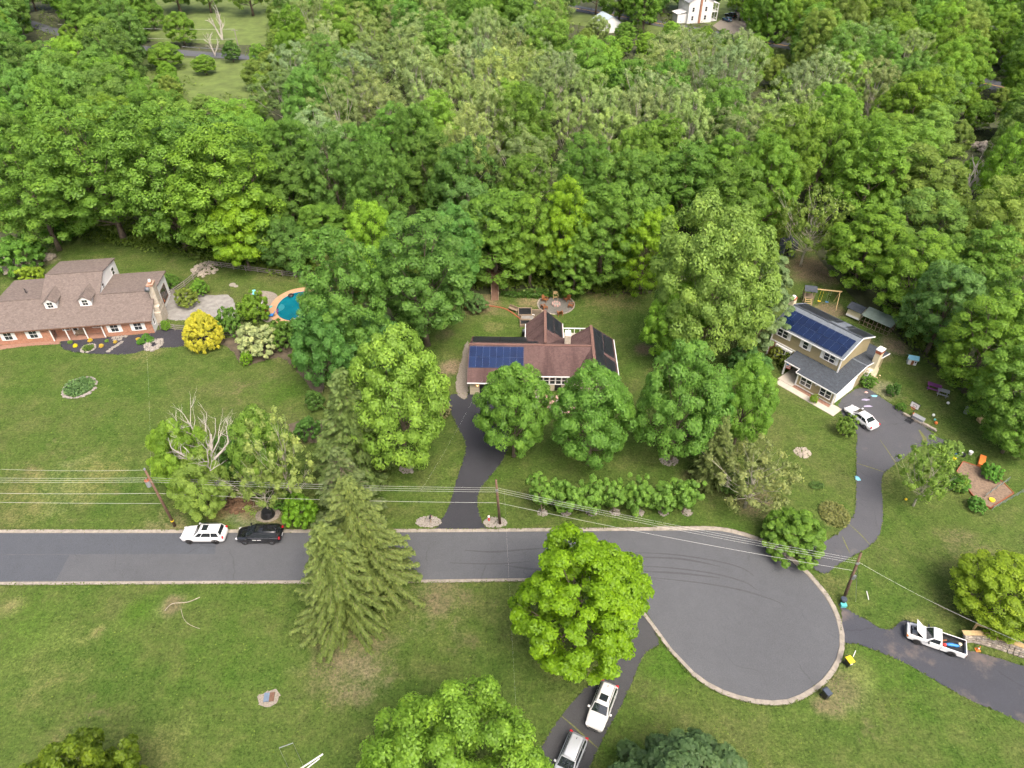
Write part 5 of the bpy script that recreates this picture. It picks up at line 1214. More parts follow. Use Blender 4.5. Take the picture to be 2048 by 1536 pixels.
car('parked_sedan', 'white sedan parked beside the garage of the olive house', 'sedan', lc, rz, 'carwhite', 4.75, 1.84, 1.46, (-1.75, -.95, .25, 1.15), .96, .92, 1.0, .58, .34, False, False, trim='chrome', split=(.42, .86))
lc, rz = between((1187, 1458), (1219, 1371), .5)
car('parked_suv', 'pearl-white SUV with sunroof facing down the lower driveway', 'suv', lc, rz, 'carpearl', 4.65, 1.86, 1.66, (-2.1, -1.85, .3, 1.0), 1.05, 1.03, 1.03, .58, .36, True, True, trim='chrome')
lc2 = (G(1138, 1522, .4).x, G(1138, 1522, .4).y, .028)
car('parked_wagon', 'silver-white wagon at the bottom edge of the lower driveway', 'wagon', lc2, rz - .03, 'carsilver', 4.75, 1.84, 1.58, (-2.15, -1.95, .25, 1.05), 1.0, .98, .99, .58, .35, False, True)
lc, rz = between((1446, 35), (1463, 41), .8)
car('blue_car', 'small blue car in the gravel yard of the white farmhouse', 'car', (lc[0], lc[1], .06), rz, 'carblue', 4.4, 1.8, 1.5, (-1.9, -1.5, .25, 1.0), .98, .95, 1.0)
lc, rz = between((1450, 27), (1474, 34), .8)
car('dark_suv', 'dark SUV next to the small blue car', 'suv', (lc[0], lc[1], .06), rz, 'carblack', 5.1, 1.9, 1.8, (-2.2, -1.9, .3, 1.1), 1.1, 1.1, 1.1)
lc, rz = between((1474, 18), (1487, 22), .8)
car('dark_car', 'dark car farthest back in the farmhouse yard', 'car', (lc[0], lc[1], .06), rz, 'carblack', 4.5, 1.8, 1.5, (-1.9, -1.5, .25, 1.0), .98, .95, 1.0)

# pickup with its bonnet up
lc, rz = between((1822, 1264), (1918, 1297), .5)
PU = thing('pickup_truck', 'white pickup truck with raised bonnet and loaded bed', 'pickup', (lc[0], lc[1], .028), rz)
L, w = 5.35, .9; h2 = L / 2
fr = [(h2 - .02, w * .7, .4, .62, .66), (h2 - .1, w * .9, .36, .8, .86), (h2 - .35, w * .98, .34, .92, .93), (1.35, w, .34, .97, .98), (1.15, w, .34, 1.0, 1.01)]
m = MB()
for s in (-1, 1): m.hexa([(1.1, s * .62, .4), (h2 - .12, s * .58, .4), (h2 - .12, s * w * .92, .4), (1.1, s * w, .4)][::s], [(1.1, s * .62, 1.0), (h2 - .2, s * .56, .92), (h2 - .2, s * w * .9, .9), (1.1, s * w, .99)][::s])
m.hexa([(h2 - .3, -w * .9, .4), (h2, -w * .72, .4), (h2, w * .72, .4), (h2 - .3, w * .9, .4)], [(h2 - .3, -w * .88, .9), (h2 - .04, -w * .7, .84), (h2 - .04, w * .7, .84), (h2 - .3, w * .88, .9)])
m.build('front_body', M['carwhite'], PU, bevel=.03)
one('engine_bay', M['dark'], PU, (1.1, h2 - .28, -.61, .61, .45, .72)); MB().cbox((1.9, .1, .76), (.5, .5, .16)).cbox((1.5, -.35, .75), (.25, .2, .14)).cbox((2.1, -.4, .75), (.2, .28, .12)).build('engine', M['grey'], PU, bevel=.03)
hd = frame_on(PU, 'bonnet', (1.12, 0, 1.02), (0, 1, 0), (.74, 0, .67))
MB().box(-.7, .7, 0, 1.28, -.02, .02).build('bonnet_panel', M['carwhite'], hd, bevel=.015); MB().box(-.6, .6, .08, 1.18, .021, .035).build('bonnet_liner', M['black'], hd)
MB().hexa([(-.42, -w, .34), (1.1, -w, .34), (1.1, w, .34), (-.42, w, .34)], [(-.42, -w * .98, 1.0), (1.1, -w * .98, 1.0), (1.1, w * .98, 1.0), (-.42, w * .98, 1.0)]).build('cab_lower', M['carwhite'], PU, bevel=.04)
base = [(-.4, -w * .95, .98), (1.0, -w * .93, .98), (1.0, w * .93, .98), (-.4, w * .95, .98)]; top = [(-.3, -w * .76, 1.62), (.4, -w * .76, 1.62), (.4, w * .76, 1.62), (-.3, w * .76, 1.62)]
MB().hexa(base, top).build('cab', M['carwhite'], PU, bevel=.05)
quad_panel(base[1], base[2], top[2], top[1], .07, .93, .08, .9).build('windshield', M['autoglass'], PU); quad_panel(base[3], base[0], top[0], top[3], .1, .9, .3, .88).build('rear_window', M['autoglass'], PU)
quad_panel(base[0], base[1], top[1], top[0], .12, .9, .12, .85).build('side_window', M['autoglass'], PU); quad_panel(base[2], base[3], top[3], top[2], .1, .88, .12, .85).build('side_window', M['autoglass'], PU)
for s in (-1, 1):
    MB().hexa([(-h2, s * (w - .09), .4), (-.45, s * (w - .09), .4), (-.45, s * w, .38), (-h2, s * w, .38)][::s], [(-h2, s * (w - .09), 1.0), (-.45, s * (w - .09), 1.0), (-.45, s * w * .99, 1.0), (-h2, s * w * .99, 1.0)][::s]).build('bed_side', M['carwhite'], PU, bevel=.02)
    for x in (-1.5, 1.62):
        wheel(PU, x, s * (w - .08), .36, .24, s, 'tyre'); n = 14; m = MB(); V = []
        for k in range(n + 1):
            a = math.pi * k / n; V += [(x + .375 * math.cos(a), s * (w + .008), .36 + .375 * math.sin(a)), (x + .44 * math.cos(a), s * (w + .012), .36 + .44 * math.sin(a))]
        m.add(V, [(2 * k, 2 * k + 2, 2 * k + 3, 2 * k + 1) for k in range(n)]); m.build('wheel_arch', M['black'], PU)
    MB().cbox((.75, s * (w + .12), 1.08), (.12, .22, .18)).build('mirror', M['black'], PU)
    MB().cbox((-h2 + .01, s * (w - .07), .78), (.05, .12, .3)).build('tail_light', M['redlight'], PU); MB().cbox((h2 - .08, s * w * .72, .72), (.12, .3, .16)).build('headlight', M['amber' if s > 0 else 'headlight'], PU)
one('bed_floor', M['black'], PU, (-h2 + .05, -.45, -w + .09, w - .09, .5, .55)); one('tailgate', M['carwhite'], PU, (-h2 - .05, -h2 + .02, -w + .09, w - .09, .48, .98)); one('bed_front', M['carwhite'], PU, (-.5, -.42, -w + .09, w - .09, .45, 1.0))
for s in (-1, 1): one('bed_liner', M['black'], PU, (-h2 + .05, -.5, s * (w - .105) - .01, s * (w - .105) + .01, .55, .985))
one('bumper', M['chrome'], PU, (-h2 - .16, -h2 - .05, -w * .9, w * .9, .42, .56)); one('front_bumper', M['black'], PU, (h2 - .02, h2 + .1, -w * .78, w * .78, .38, .58))
pm = Matrix.Translation((lc[0], lc[1], .028)) @ Matrix.Rotation(rz, 4, 'Z')
def in_bed(name, label, cat, mb, mat, x, y, rz2=0.0, **k):
    p = pm @ Vector((x, y, .552)); o = mb.build(name, M[mat], None, loc=p, rz=rz + rz2, **k); tag(o, label, cat)
tp = MB(); rr_ = random.Random(2)
tp.tube([(-.7, 0, .14), (-.45, .03, .17), (-.2, -.02, .16), (.05, .02, .18), (.35, 0, .15), (.6, .02, .13)], [.08, .17, .15, .18, .16, .07], 10)
in_bed('tarp_roll', 'rolled blue tarpaulin lying in the pickup bed', 'tarp', tp, 'blue', -1.45, .05, .25, smooth=True)
in_bed('fuel_can', 'red fuel can in the front corner of the pickup bed', 'can', MB().box(-.15, .15, -.12, .12, 0, .3).box(-.05, .1, -.04, .04, .3, .38), 'red', -.8, .35, .3, bevel=.03)
in_bed('bucket', 'pale bucket beside the blue tarpaulin in the pickup bed', 'bucket', MB().cyl((0, 0), .13, 0, .3, 14, .16), 'cream', -2.2, -.3)
in_bed('plank', 'short board near the cab in the pickup bed', 'board', MB().box(-.25, .25, -.07, .07, 0, .04), 'cedar', -.85, -.3, .6)

# ------------------------------------------------------------------ poles and wires
def pole(name, label, base, top_px, h, cross=None, extras=()):
    b = G(*base); tp = G(*top_px, h); t = thing(name, label, 'utility pole', b); d = tp - b
    MB().tube([(0, 0, 0), d * .5, d], [.17, .15, .12], 10).build('shaft', M['pole'], t, smooth=True)
    return t, b, d
P1, b1, d1 = pole('utility_pole', 'leaning utility pole with a grey transformer beside the white SUV', (350, 1052), (290, 940), 9.0)
q = d1 * .84
MB().cyl((q.x - .34, q.y - .1), .26, q.z - .95, q.z - .1, 16).build('transformer', M['grey'], P1, smooth=False); MB().cyl((q.x - .34, q.y - .1), .27, q.z - .1, q.z - .02, 16).build('transformer_lid', M['terracotta'], P1)
MB().cyl((q.x - .34, q.y - .1), .05, q.z - .02, q.z + .25, 8).build('bushing', M['steel'], P1)
MB().cyl((d1.x, d1.y), .1, d1.z, d1.z + .25, 8).build('insulator', M['grey'], P1); MB().cyl((d1.x * .1, d1.y * .1), .19, .85, 1.0, 10).build('reflector_band', M['yellow'], P1)
P2, b2, d2 = pole('utility_pole', 'straight utility pole beside the black driveway mouth', (1000, 1048), (992, 960), 8.0)
P3, b3, d3 = pole('utility_pole', 'utility pole with a silver box between two driveways', (1688, 1196), (1722, 1106), 7.6)
q3 = d3 * .5; MB().cbox((q3.x + .1, q3.y - .12, q3.z), (.35, .2, .6)).build('meter_box', M['steel'], P3)
for (P, d) in ((P2, d2), (P3, d3)): MB().cbox((d.x * .8, d.y * .8 - .12, d.z * .8), (.3, .12, .3)).build('bracket', M['steel'], P)
MB().tube([d3 * .8, d3 * .8 + Vector((1.4, -.7, -5.9))], .02, 5).build('guy_wire', M['steel'], P3)
W0 = Vector((-75, b1.y + 1.2, 0))
def wire(label, a, b, sag, r=.011, mat='wire'):
    a = Vector(a); b = Vector(b); P = [a.lerp(b, k / 16) - Vector((0, 0, sag * 4 * (k / 16) * (1 - k / 16))) for k in range(17)]
    o = MB().tube(P, r, 5, False).build('power_line', M[mat]); return tag(o, label, 'cable')
top1, top2, top3 = b1 + d1 * .83, b2 + d2 * .78, b3 + d3 * .82
for k, nm in enumerate(('back', 'middle', 'front')):
    o = Vector((0, .35 - .35 * k, .05 * k))
    wire(f'{nm} of three power lines left of the leaning pole', W0 + Vector((0, 0, 7.2)) + o, top1 + o, .35)
    wire(f'{nm} of three power lines from the leaning pole to the driveway pole', top1 + o, top2 + o, .3)
    wire(f'{nm} of three power lines from the driveway pole across the cul-de-sac', top2 + o, top3 + o, .35)
lo1, lo2, lo3 = b1 + d1 * .6, b2 + d2 * .5, b3 + d3 * .62
wire('lower telephone cable left of the leaning pole', W0 + Vector((0, .2, 4.7)), lo1, .3, .015)
wire('lower telephone cable between the first two poles', lo1, lo2, .3, .015); wire('lower telephone cable crossing the cul-de-sac', lo2, lo3, .35, .015)
wire('upper wire from the leaning pole to the left', b1 + d1, Vector((-58, b1.y + 2.2, 7.3)), .2); wire('lowest thin wire left of the leaning pole', W0 + Vector((0, .6, 2.6)), b1 + d1 * .42, .2, .014)
wire('service wire from the far-right pole across the lawn', top3, G(2060, 1292, 3.0), .5, .011); wire('service wire to the brick house', top1, (-57, 90.9, 3.2), .8, .004)
wire('service wire from the driveway line to the brown-roofed house', top1.lerp(top2, .78) - Vector((0, 0, .3)), (-4, 76.2, 3.0), .6, .004)
wire('thin wire hanging over the lower lawn', top2.lerp(Vector((0, 52, 7)), .5), G(1040, 1560, 2.0), .6, .0035)
def far_pole(label, px, py, ty):
    b = G(px, py); h = height_to(b, ty); t = thing('utility_pole', label, 'utility pole', b); MB().tube([(0, 0, 0), (0, 0, h)], [.2, .14], 8).build('shaft', M['greywood'], t); MB().bar((-1.1, 0, h - .4), (1.1, 0, h - .4), .12, .14).build('crossarm', M['greywood'], t); return b, h
a, ha = far_pole('far utility pole beside the farmhouse yard', 1560, 62, 14); b_, hb = far_pole('far utility pole among the trees at upper right', 1950, 130, 50); c_, hc = far_pole('thin far pole in the meadow at upper left', 478, 100, 58)
for k in (-1, 0, 1):
    o = Vector((k * 1.0, 0, -.3)); nm = ('left', 'middle', 'right')[k + 1]
    wire(f'{nm} far line from the top edge to the farmhouse pole', G(1380, -34, 9) + o, a + Vector((0, 0, ha)) + o, .8, .03); wire(f'{nm} far line between the two far poles', a + Vector((0, 0, ha)) + o, b_ + Vector((0, 0, hb)) + o, 1.5, .03); wire(f'{nm} far line leaving at the right edge', b_ + Vector((0, 0, hb)) + o, G(2120, 72, 10) + o, 1.0, .03)
for k, dz in enumerate((0, -3)): wire(('upper', 'lower')[k] + ' far wire across the upper left meadow', c_ + Vector((0, 0, hc + dz)), c_ + Vector((-60, 6, hc + dz)), .6, .03)

# ------------------------------------------------------------------ stones, rings, walls
M['brush'] = simple('dry_brush', '#6f563f', .95, .4, 5)
def stone_heap(name, label, cat, c, n, rx, ry, size, hgt, mat='pale_stone', seed=1, ring=None):
    rn = random.Random(seed); m = MB()
    for k in range(n):
        a = rn.uniform(0, 6.283); q = (rn.uniform(ring, 1) if ring else math.sqrt(rn.random())); x, y = math.cos(a) * q * rx, math.sin(a) * q * ry
        z = hgt * max(0, 1 - q * q) * rn.random() + size * .3
        m.rock((x, y, z), size * rn.uniform(.6, 1.4), rn)
    o = m.build(name, M[mat], None, loc=(c.x, c.y, 0)); return tag(o, label, cat)
for k, x in enumerate((1085, 1132, 1183, 1230, 1277, 1327, 1374)):
    od = ('leftmost', 'second', 'third', 'middle', 'fifth', 'sixth', 'rightmost')[k]
    stone_heap('stone_ring', f'{od} of seven white stone rings under the shrub row', 'stone ring', G(x, 1025), 80, .62, .55, .1, .06, seed=k).__setitem__('group', 'stone rings under the shrub row')
stone_heap('stone_ring', 'stone ring round the trunk of the tall maple', 'stone ring', G(1338, 921), 170, 1.15, 1.0, .11, .06, seed=20)
stone_heap('stone_ring', 'stone ring at the foot of the light-green tree', 'stone ring', G(815, 938), 90, 1.0, .8, .14, .1, seed=21)
stone_heap('stone_ring', 'round pebble bed on the lawn below the olive house', 'stone ring', G(1605, 905), 150, 1.05, 1.0, .13, .08, 'stone', 22)
stone_heap('stone_bed', 'white stone bed left of the black driveway mouth', 'stone bed', G(857, 1044), 330, 1.45, .8, .12, .08, seed=23); stone_heap('stone_bed', 'white stone bed right of the black driveway mouth', 'stone bed', G(990, 1045), 290, 1.35, .75, .12, .08, seed=24)
stone_heap('rubble_pile', 'long pile of broken stone at the left edge', 'rubble pile', G(15, 533), 260, 6.0, 2.6, .55, 1.0, 'stone', 25); stone_heap('rubble_pile', 'small heap of stones behind the brick house', 'rubble pile', G(93, 517), 90, 1.6, 1.0, .4, .9, 'stone', 26)
stone_heap('stone_ring', 'stone edging round the flower island on the left lawn', 'stone ring', G(160, 776), 90, 2.25, 2.3, .22, .0, 'pale_stone', 27, .93); stone_heap('stone_ring', 'stone circle in the mulch bed', 'stone ring', G(177, 697), 70, 1.05, 1.1, .16, 0, 'pale_stone', 28, .85)
stone_heap('stone_border', 'pale stone border at the right end of the mulch bed', 'stone border', G(308, 690), 80, 1.3, 1.6, .28, .1, 'pale_stone', 29, .5)
stone_heap('brush_pile', 'brown brush pile beside the black minivan', 'brush pile', G(478, 1012), 80, 1.6, 1.3, .3, .5, 'brush', 30)
stone_heap('rubble_pile', 'grey stones along the corner of the split-rail fence', 'rubble pile', G(410, 540), 60, 2.2, 2.4, .35, .3, 'stone', 31); stone_heap('brush_pile', 'grey log pile in the right wood clearing', 'brush pile', G(1972, 298), 90, 3.0, 3.2, .6, 1.2, 'stone', 32)
def island(name, label, c, rx, ry, n, col, size, seed, h=.35, hole=0.0):
    nr_ = np.random.RandomState(seed); a = nr_.uniform(0, 6.283, n); q = np.sqrt(nr_.uniform(hole, 1, n)); P = np.c_[np.cos(a) * q * rx, np.sin(a) * q * ry, nr_.uniform(.03, h, n)]
    me = quads(name, P, np.c_[nr_.normal(size=(n, 2)) * .5, np.ones(n)], size * nr_.uniform(.6, 1.3, n), np.clip(nr_.normal(.5, .25, n), 0, 1), M['leaf']); o = bpy.data.objects.new(name, me); COL.objects.link(o); o.location = (c.x, c.y, 0); o.color = tuple(col) + (1,); return tag(o, label, 'plants', kind='stuff')
island('flower_island', 'leafy ground cover inside the stone-edged island', G(160, 776), 2.1, 2.1, 1500, (.1, .19, .06), .2, 3, .5); island('circle_planting', 'green planting inside the stone circle in the mulch', G(177, 697), .85, .85, 400, (.1, .17, .03), .14, 4)
island('ground_cover', 'patch of weeds beside the grey driveway', G(1668, 1030), 1.7, 2.0, 900, (.17, .19, .06), .2, 5, .4); island('ground_cover', 'low weeds on a bare spot of the right lawn', G(1632, 972), .9, .7, 260, (.07, .14, .03), .13, 6, .3)
island('ground_cover', 'ferny plants between fence and back lawn', G(1080, 590), 7, 1.2, 1500, (.06, .13, .02), .3, 7, .7)
for k, (px, py, col, r, lb) in enumerate(((141, 684, (.1, .18, .03), .3, 'small green plant at the left of the mulch bed'), (152, 691, (.5, .42, .02), .28, 'yellow plant beside the stone circle'), (181, 680, (.42, .3, .04), .3, 'orange-yellow plant above the stone circle'), (204, 691, (.42, .3, .06), .3, 'golden plant right of the stone circle'),
        (214, 681, (.1, .19, .03), .25, 'tiny green plant in the mulch bed'), (231, 683, (.35, .25, .05), .25, 'bronze plant by the stepping stones'), (277, 678, (.4, .3, .05), .28, 'small gold plant left of the green balls'), (283, 685, (.06, .15, .02), .5, 'left of three green ball shrubs in the mulch'), (301, 681, (.06, .15, .02), .5, 'right of three green ball shrubs in the mulch'), (293, 674, (.06, .15, .02), .48, 'rear of three green ball shrubs in the mulch'))):
    plant('shrub', G(px, py + 3), r * 1.8, r * 1.2, col, lb, 'bedding_plant', 'plant', var=k)
ss = struct(thing('stepping_stones', None, None), 'grey stepping stones through the mulch bed')
for k, (px, py) in enumerate(((217, 703), (222, 699), (227, 695), (233, 692), (238, 688), (243, 685), (227, 676), (235, 675), (243, 674), (251, 673), (230, 680), (240, 679))):
    p = G(px, py); MB().cbox((p.x, p.y, .06), (.62, .5, .06), rz=.3 * k).build('stepping_stone', M['pale_stone'], ss, bevel=.02)
def stone_wall(label, a, b, h, th, seed, rows=3, ln=.45):
    t = thing('stone_wall', label, 'wall', a, heading(a, b)); rn = random.Random(seed); L = (b - a).length; n = 0
    for r in range(rows):
        x = -.1 * (r % 2)
        while x < L:
            l = rn.uniform(.7, 1.3) * ln; y = rn.uniform(-.05, .05); o = MB()
            o.cbox((x + l / 2, y, h * (r + .5) / rows), (l * .95, th * rn.uniform(.8, 1), h / rows * .95), rz=rn.uniform(-.06, .06)); o.build('stone', M[rn.choice(('stone', 'pale_stone', 'stone'))], t, bevel=.03); x += l
    return t
stone_wall('low stone wall beside the basketball hoop', G(1806, 830), G(1868, 862), .4, .4, 1, 2, .4)
W2 = thing('retaining_wall', 'stone retaining wall with pale cap beside the pickup', 'wall', (0, 0, 0))
path = [G(*p) for p in ((1918, 1276), (1932, 1272), (1950, 1275), (1985, 1284), (2020, 1296), (2060, 1310), (2120, 1332))]; sp = resample(smooth_path(path, 6), .5); rn = random.Random(8)
for a, b in zip(sp, sp[1:]):
    d = (b - a); ang = math.atan2(d.y, d.x); c = (a + b) / 2; n = Vector((d.y, -d.x, 0)).normalized()
    for r in range(4): MB().cbox(c + n * (.5 - .1 * r) * 1.1 + Vector((0, 0, .12 + .22 * r)), (d.length * rn.uniform(.85, 1), .4, .22), rz=ang + rn.uniform(-.1, .1), rx=rn.uniform(-.1, .1)).build('stone', M[rn.choice(('stone', 'pale_stone', 'gravel'))], W2, bevel=.04)
for a, b in zip(sp[::4], sp[4::4] + [sp[-1]]):
    if (b - a).length > .2: MB().bar(a + Vector((0, 0, .98)), b + Vector((0, 0, .98)), .5, .1).build('cap_stone', M['tan'], W2)
def fence(label, pts, h=1.1, step=2.4, rails=3, mat='greywood', name='split_rail_fence', pw=.13, rw=.1, cat='fence'):
    t = thing(name, label, cat, pts[0]); o0 = pts[0]; rn = random.Random(len(label))
    P = resample(pts, step)
    if (P[-1] - P[-2]).length < .3: P.pop(-2)
    for p in P: MB().bar(p - o0, p - o0 + Vector((rn.uniform(-.03, .03), rn.uniform(-.03, .03), h)), pw).build('post', M[mat], t)
    for a, b in zip(P, P[1:]):
        for r in range(rails):
            z = h * (.25 + .65 * r / max(1, rails - 1)) if rails > 1 else h * .8
            MB().bar(a - o0 + Vector((0, .04, z + rn.uniform(-.04, .04))), b - o0 + Vector((0, .04, z + rn.uniform(-.04, .04))), rw * .7, rw).build('rail', M[mat], t)
    return t
fence('split-rail fence running from the corner down past the patio', gp((420, 532), (400, 548), (380, 565), (358, 583), (340, 592)))
fence('split-rail fence along the wood behind the pool', gp((420, 532), (470, 539), (530, 547), (580, 554), (606, 556))); fence('split-rail fence along the front of the pool garden', gp((322, 658), (368, 662), (440, 672), (500, 674), (590, 668)))
fence('tan wooden guard rail on the retaining wall', [p + Vector((0, .3, .5)) for p in gp((1945, 1270), (1985, 1281), (2030, 1296), (2090, 1318))], 1.1, 3.2, 1, 'tan', 'guard_rail', .16, .16)
fence('thin wire fence along the wood behind the back lawn', gp((1000, 590), (1060, 593), (1120, 590), (1290, 590)), 1.1, 3.0, 2, 'deck', 'wire_fence', .06, .02)

# ------------------------------------------------------------------ pool garden
pc = G(597, 612); pool = struct(thing('pool', None, None, pc), 'round blue swimming pool with tan coping')
def ell(rx, ry, n=48): return [(math.cos(2 * math.pi * k / n) * rx, math.sin(2 * math.pi * k / n) * ry) for k in range(n)]
a, b = ell(4.7, 5.6), ell(3.5, 4.3)
m = MB(); n = 48; m.add([(p[0], p[1], .08) for p in a] + [(p[0], p[1], .08) for p in b], [(k, (k + 1) % n, n + (k + 1) % n, n + k) for k in range(n)]); m.build('coping', M['poolrim'], pool)
m = MB(); m.add([(p[0], p[1], .08) for p in b] + [(p[0], p[1], -.5) for p in b], [(k, (k + 1) % n, n + (k + 1) % n, n + k) for k in range(n)]); m.build('pool_wall', M['blue'], pool)
MB().sheet(b, .045).build('water', M['water'], pool)
M['step'] = simple('pool_step', (.03, .2, .24), .3, .1, 2)
for k in range(3): MB().add([(-3.3 + .02 * k + math.cos(t) * (.5 + .35 * k) * .9, -.6 + math.sin(t) * (.5 + .35 * k), .05 + .003 * (3 - k)) for t in [-1.4 + 2.8 * j / 10 for j in range(11)]], [tuple(range(11))]).build('step', M['step'], pool)
sheet('terrace', smooth_path(gp((500, 588), (520, 582), (548, 586), (556, 600), (545, 640), (525, 640), (520, 600)), 4, True), .05, M['gravel'], label='paved terrace left of the pool')
def lounge(label, px, py, rz, mat, s=1.0):
    t = thing('lounge_chair', label, 'lounge chair', G(px, py) + Vector((0, 0, .08)), rz); one('seat', M[mat], t, (-.6 * s, .6 * s, -.3, .3, .28, .36)); bk = frame_on(t, 'backrest', (.55 * s, 0, .33), (0, 1, 0), (.6, 0, .8)); MB().box(-.3, .3, 0, .7, -.03, .03).build('slats', M[mat], bk)
    for x in (-.5, .5):
        for y in (-.25, .25): one('leg', M[mat], t, (x * s - .03, x * s + .03, y - .03, y + .03, 0, .28))
lounge('white lounge chair at the lower rim of the pool', 578, 650, .3, 'white'); lounge('second white lounge chair by the lower pool rim', 590, 643, .5, 'white'); lounge('blue lounge chair below the pool', 540, 634, .1, 'blue'); lounge('white chair on the terrace left of the pool', 520, 615, 1.4, 'white', .6); lounge('white chair below the other on the pool terrace', 519, 628, 1.7, 'white', .6); lounge('blue chair above the white chairs on the pool terrace', 510, 594, 1.9, 'teal', .6)
tag(MB().box(-.5, .5, -.35, .35, 0, .55).build('storage_box', M['terracotta'], None, bevel=.04, loc=G(528, 622) + Vector((0, 0, .06))), 'reddish-brown storage box at the pool edge', 'box')
tag(MB().cyl((0, 0), .35, 0, .6, 14, .4).build('planter', M['deck'], None, loc=G(521, 597) + Vector((0, 0, .06))), 'brown planter tub above the pool chairs', 'planter')
fl = MB().tube([(math.cos(t) * 1.3, math.sin(t) * 1.3, .1) for t in [2.9 + .12 * k for k in range(9)]], .12, 8); tag(fl.build('pool_noodle', M['purple'], None, True, loc=G(566, 622) + Vector((.4, 0, .06))), 'purple float along the left rim of the pool', 'pool float')
tag(MB().cyl((0, 0), .25, 0, .12, 5, .2).cyl((.2, .2), .12, .0, .12, 6).build('pool_toy', M['teal'], None, loc=G(541, 615) + Vector((0, 0, .085))), 'turquoise toy on the pool coping', 'toy')
tag(MB().cyl((0, 0), .5, 0, .2, 18, .45).cyl((0, 0), .2, .2, .26, 12).build('pool_ring', M['black'], None, True, loc=G(582, 592) + Vector((0, 0, .06))), 'black ring floating in the pool', 'pool float')
tag(MB().cyl((0, 0), .55, 0, .12, 18).build('stone_disc', M['pale_stone'], None, loc=G(465, 570)), 'larger pale stone disc on the pool lawn', 'stone'); tag(MB().cyl((0, 0), .38, 0, .12, 16).build('stone_disc', M['pale_stone'], None, loc=G(472, 573)), 'smaller pale stone disc on the pool lawn', 'stone')
um = thing('patio_umbrella', 'folded orange patio umbrella at the end of the brick house', 'umbrella', G(331, 612)); MB().tube([(0, 0, 0), (0, 0, 2.4)], .03, 6).build('pole', M['wood'], um); MB().tube([(0, 0, .9), (0, 0, 1.5), (0, 0, 2.4)], [.2, .16, .03], 8).build('canopy', M['orange'], um)

# ------------------------------------------------------------------ back garden of the brown-roofed house
fp = G(1112, 609); r_ = 4.0
sheet('fire_pit_circle', [(fp.x + math.cos(t) * 2.95, fp.y + math.sin(t) * 2.85) for t in [k * .131 for k in range(48)]], .03, M['paver'], label='round grey paver circle of the fire pit')
tp_ = thing('paver_edging', 'ring of pale edging stones round the fire pit circle', 'edging', fp)
for k in range(36): a = k * 6.283 / 36; MB().cbox((math.cos(a) * 3.05, math.sin(a) * 2.95, .06), (.2, .46, .1), rz=a).build('stone', M['stone' if k % 3 else 'pale_stone'], tp_)
ft = thing('fire_pit', 'round brick fire pit with ash in the middle of the circle', 'fire pit', fp + Vector((0, -.1, .03)))
for k in range(16):
    a = k * 6.283 / 16; MB().cbox((math.cos(a) * .62, math.sin(a) * .62, .17), (.22, .24, .34), rz=a).build('stone', M['pink' if k % 2 else 'pale_stone'], ft, bevel=.03)
MB().cyl((0, 0), .52, 0, .12, 16).build('ash', M['pale_stone'], ft)
for k, (px, py, nm) in enumerate(((1090, 602, 'upper left'), (1111, 596, 'top, palest'), (1134, 601, 'upper right'), (1142, 614, 'right'), (1120, 630, 'bottom'), (1088, 618, 'left'))):
    p = G(px, py); rz = heading(p, fp) + math.pi; t = thing('adirondack_chair', f'brown wooden garden chair at the {nm} of the fire pit', 'chair', p + Vector((0, 0, .032)), rz - math.pi, 'chairs round the fire pit'); mt = 'tan' if k == 1 else 'cedar'
    for j in range(4): MB().bar((.42 - j * .16, -.34, .38 - j * .03), (.42 - j * .16, .34, .38 - j * .03), .14, .03).build('seat_slat', M[mt], t)
    for j in range(5): y = -.28 + j * .14; MB().bar((-.18, y, .26), (-.55, y, 1.05 - abs(j - 2) * .05), .125, .03).build('back_slat', M[mt], t)
    for s in (-1, 1):
        MB().bar((-.45, s * .4, .6), (.45, s * .4, .6), .14, .03).build('arm', M[mt], t); MB().bar((.4, s * .38, 0), (.4, s * .38, .6), .09).build('leg', M[mt], t); MB().bar((-.42, s * .36, 0), (-.3, s * .36, .6), .09).build('leg', M[mt], t)
# tree house with its ramp
th = thing('tree_house', 'brown wooden tree house deck with a railed ramp', 'tree house', G(990, 600))
MB().prism([(1.7 * math.cos(k * 1.047 + .3), 4.4 + 1.7 * math.sin(k * 1.047 + .3)) for k in range(6)], 2.2, 2.35).build('deck', M['deck'], th)
for k in range(6):
    a0, a1 = k * 1.047 + .3, (k + 1) * 1.047 + .3; p0, p1 = (1.65 * math.cos(a0), 4.4 + 1.65 * math.sin(a0)), (1.65 * math.cos(a1), 4.4 + 1.65 * math.sin(a1))
    MB().bar((p0[0], p0[1], 0), (p0[0], p0[1], 3.2), .11).build('post', M['wood'], th)
    if k != 3 and k != 4:
        for z in (3.15, 2.75): MB().bar((p0[0], p0[1], z), (p1[0], p1[1], z), .08).build('rail', M['wood'], th)
for k in range(16): t = k / 15; MB().cbox((0, t * 3.0, .05 + 2.2 * t), (1.15, .22, .04), rx=math.atan2(2.2, 3.0)).build('ramp_board', M['deck'], th)
for s in (-1, 1):
    MB().bar((s * .6, 0, .9), (s * .6, 3.0, 3.15), .08).build('ramp_rail', M['wood'], th)
    for t in (0, .5, 1): MB().bar((s * .6, 3.0 * t, 2.2 * t), (s * .6, 3.0 * t, .9 + 2.25 * t), .07).build('ramp_post', M['wood'], th)
MB().tube([(0, 5.0, 0), (.1, 5.1, 6)], [.35, .25], 8).build('tree_stem', M['bark'], th)
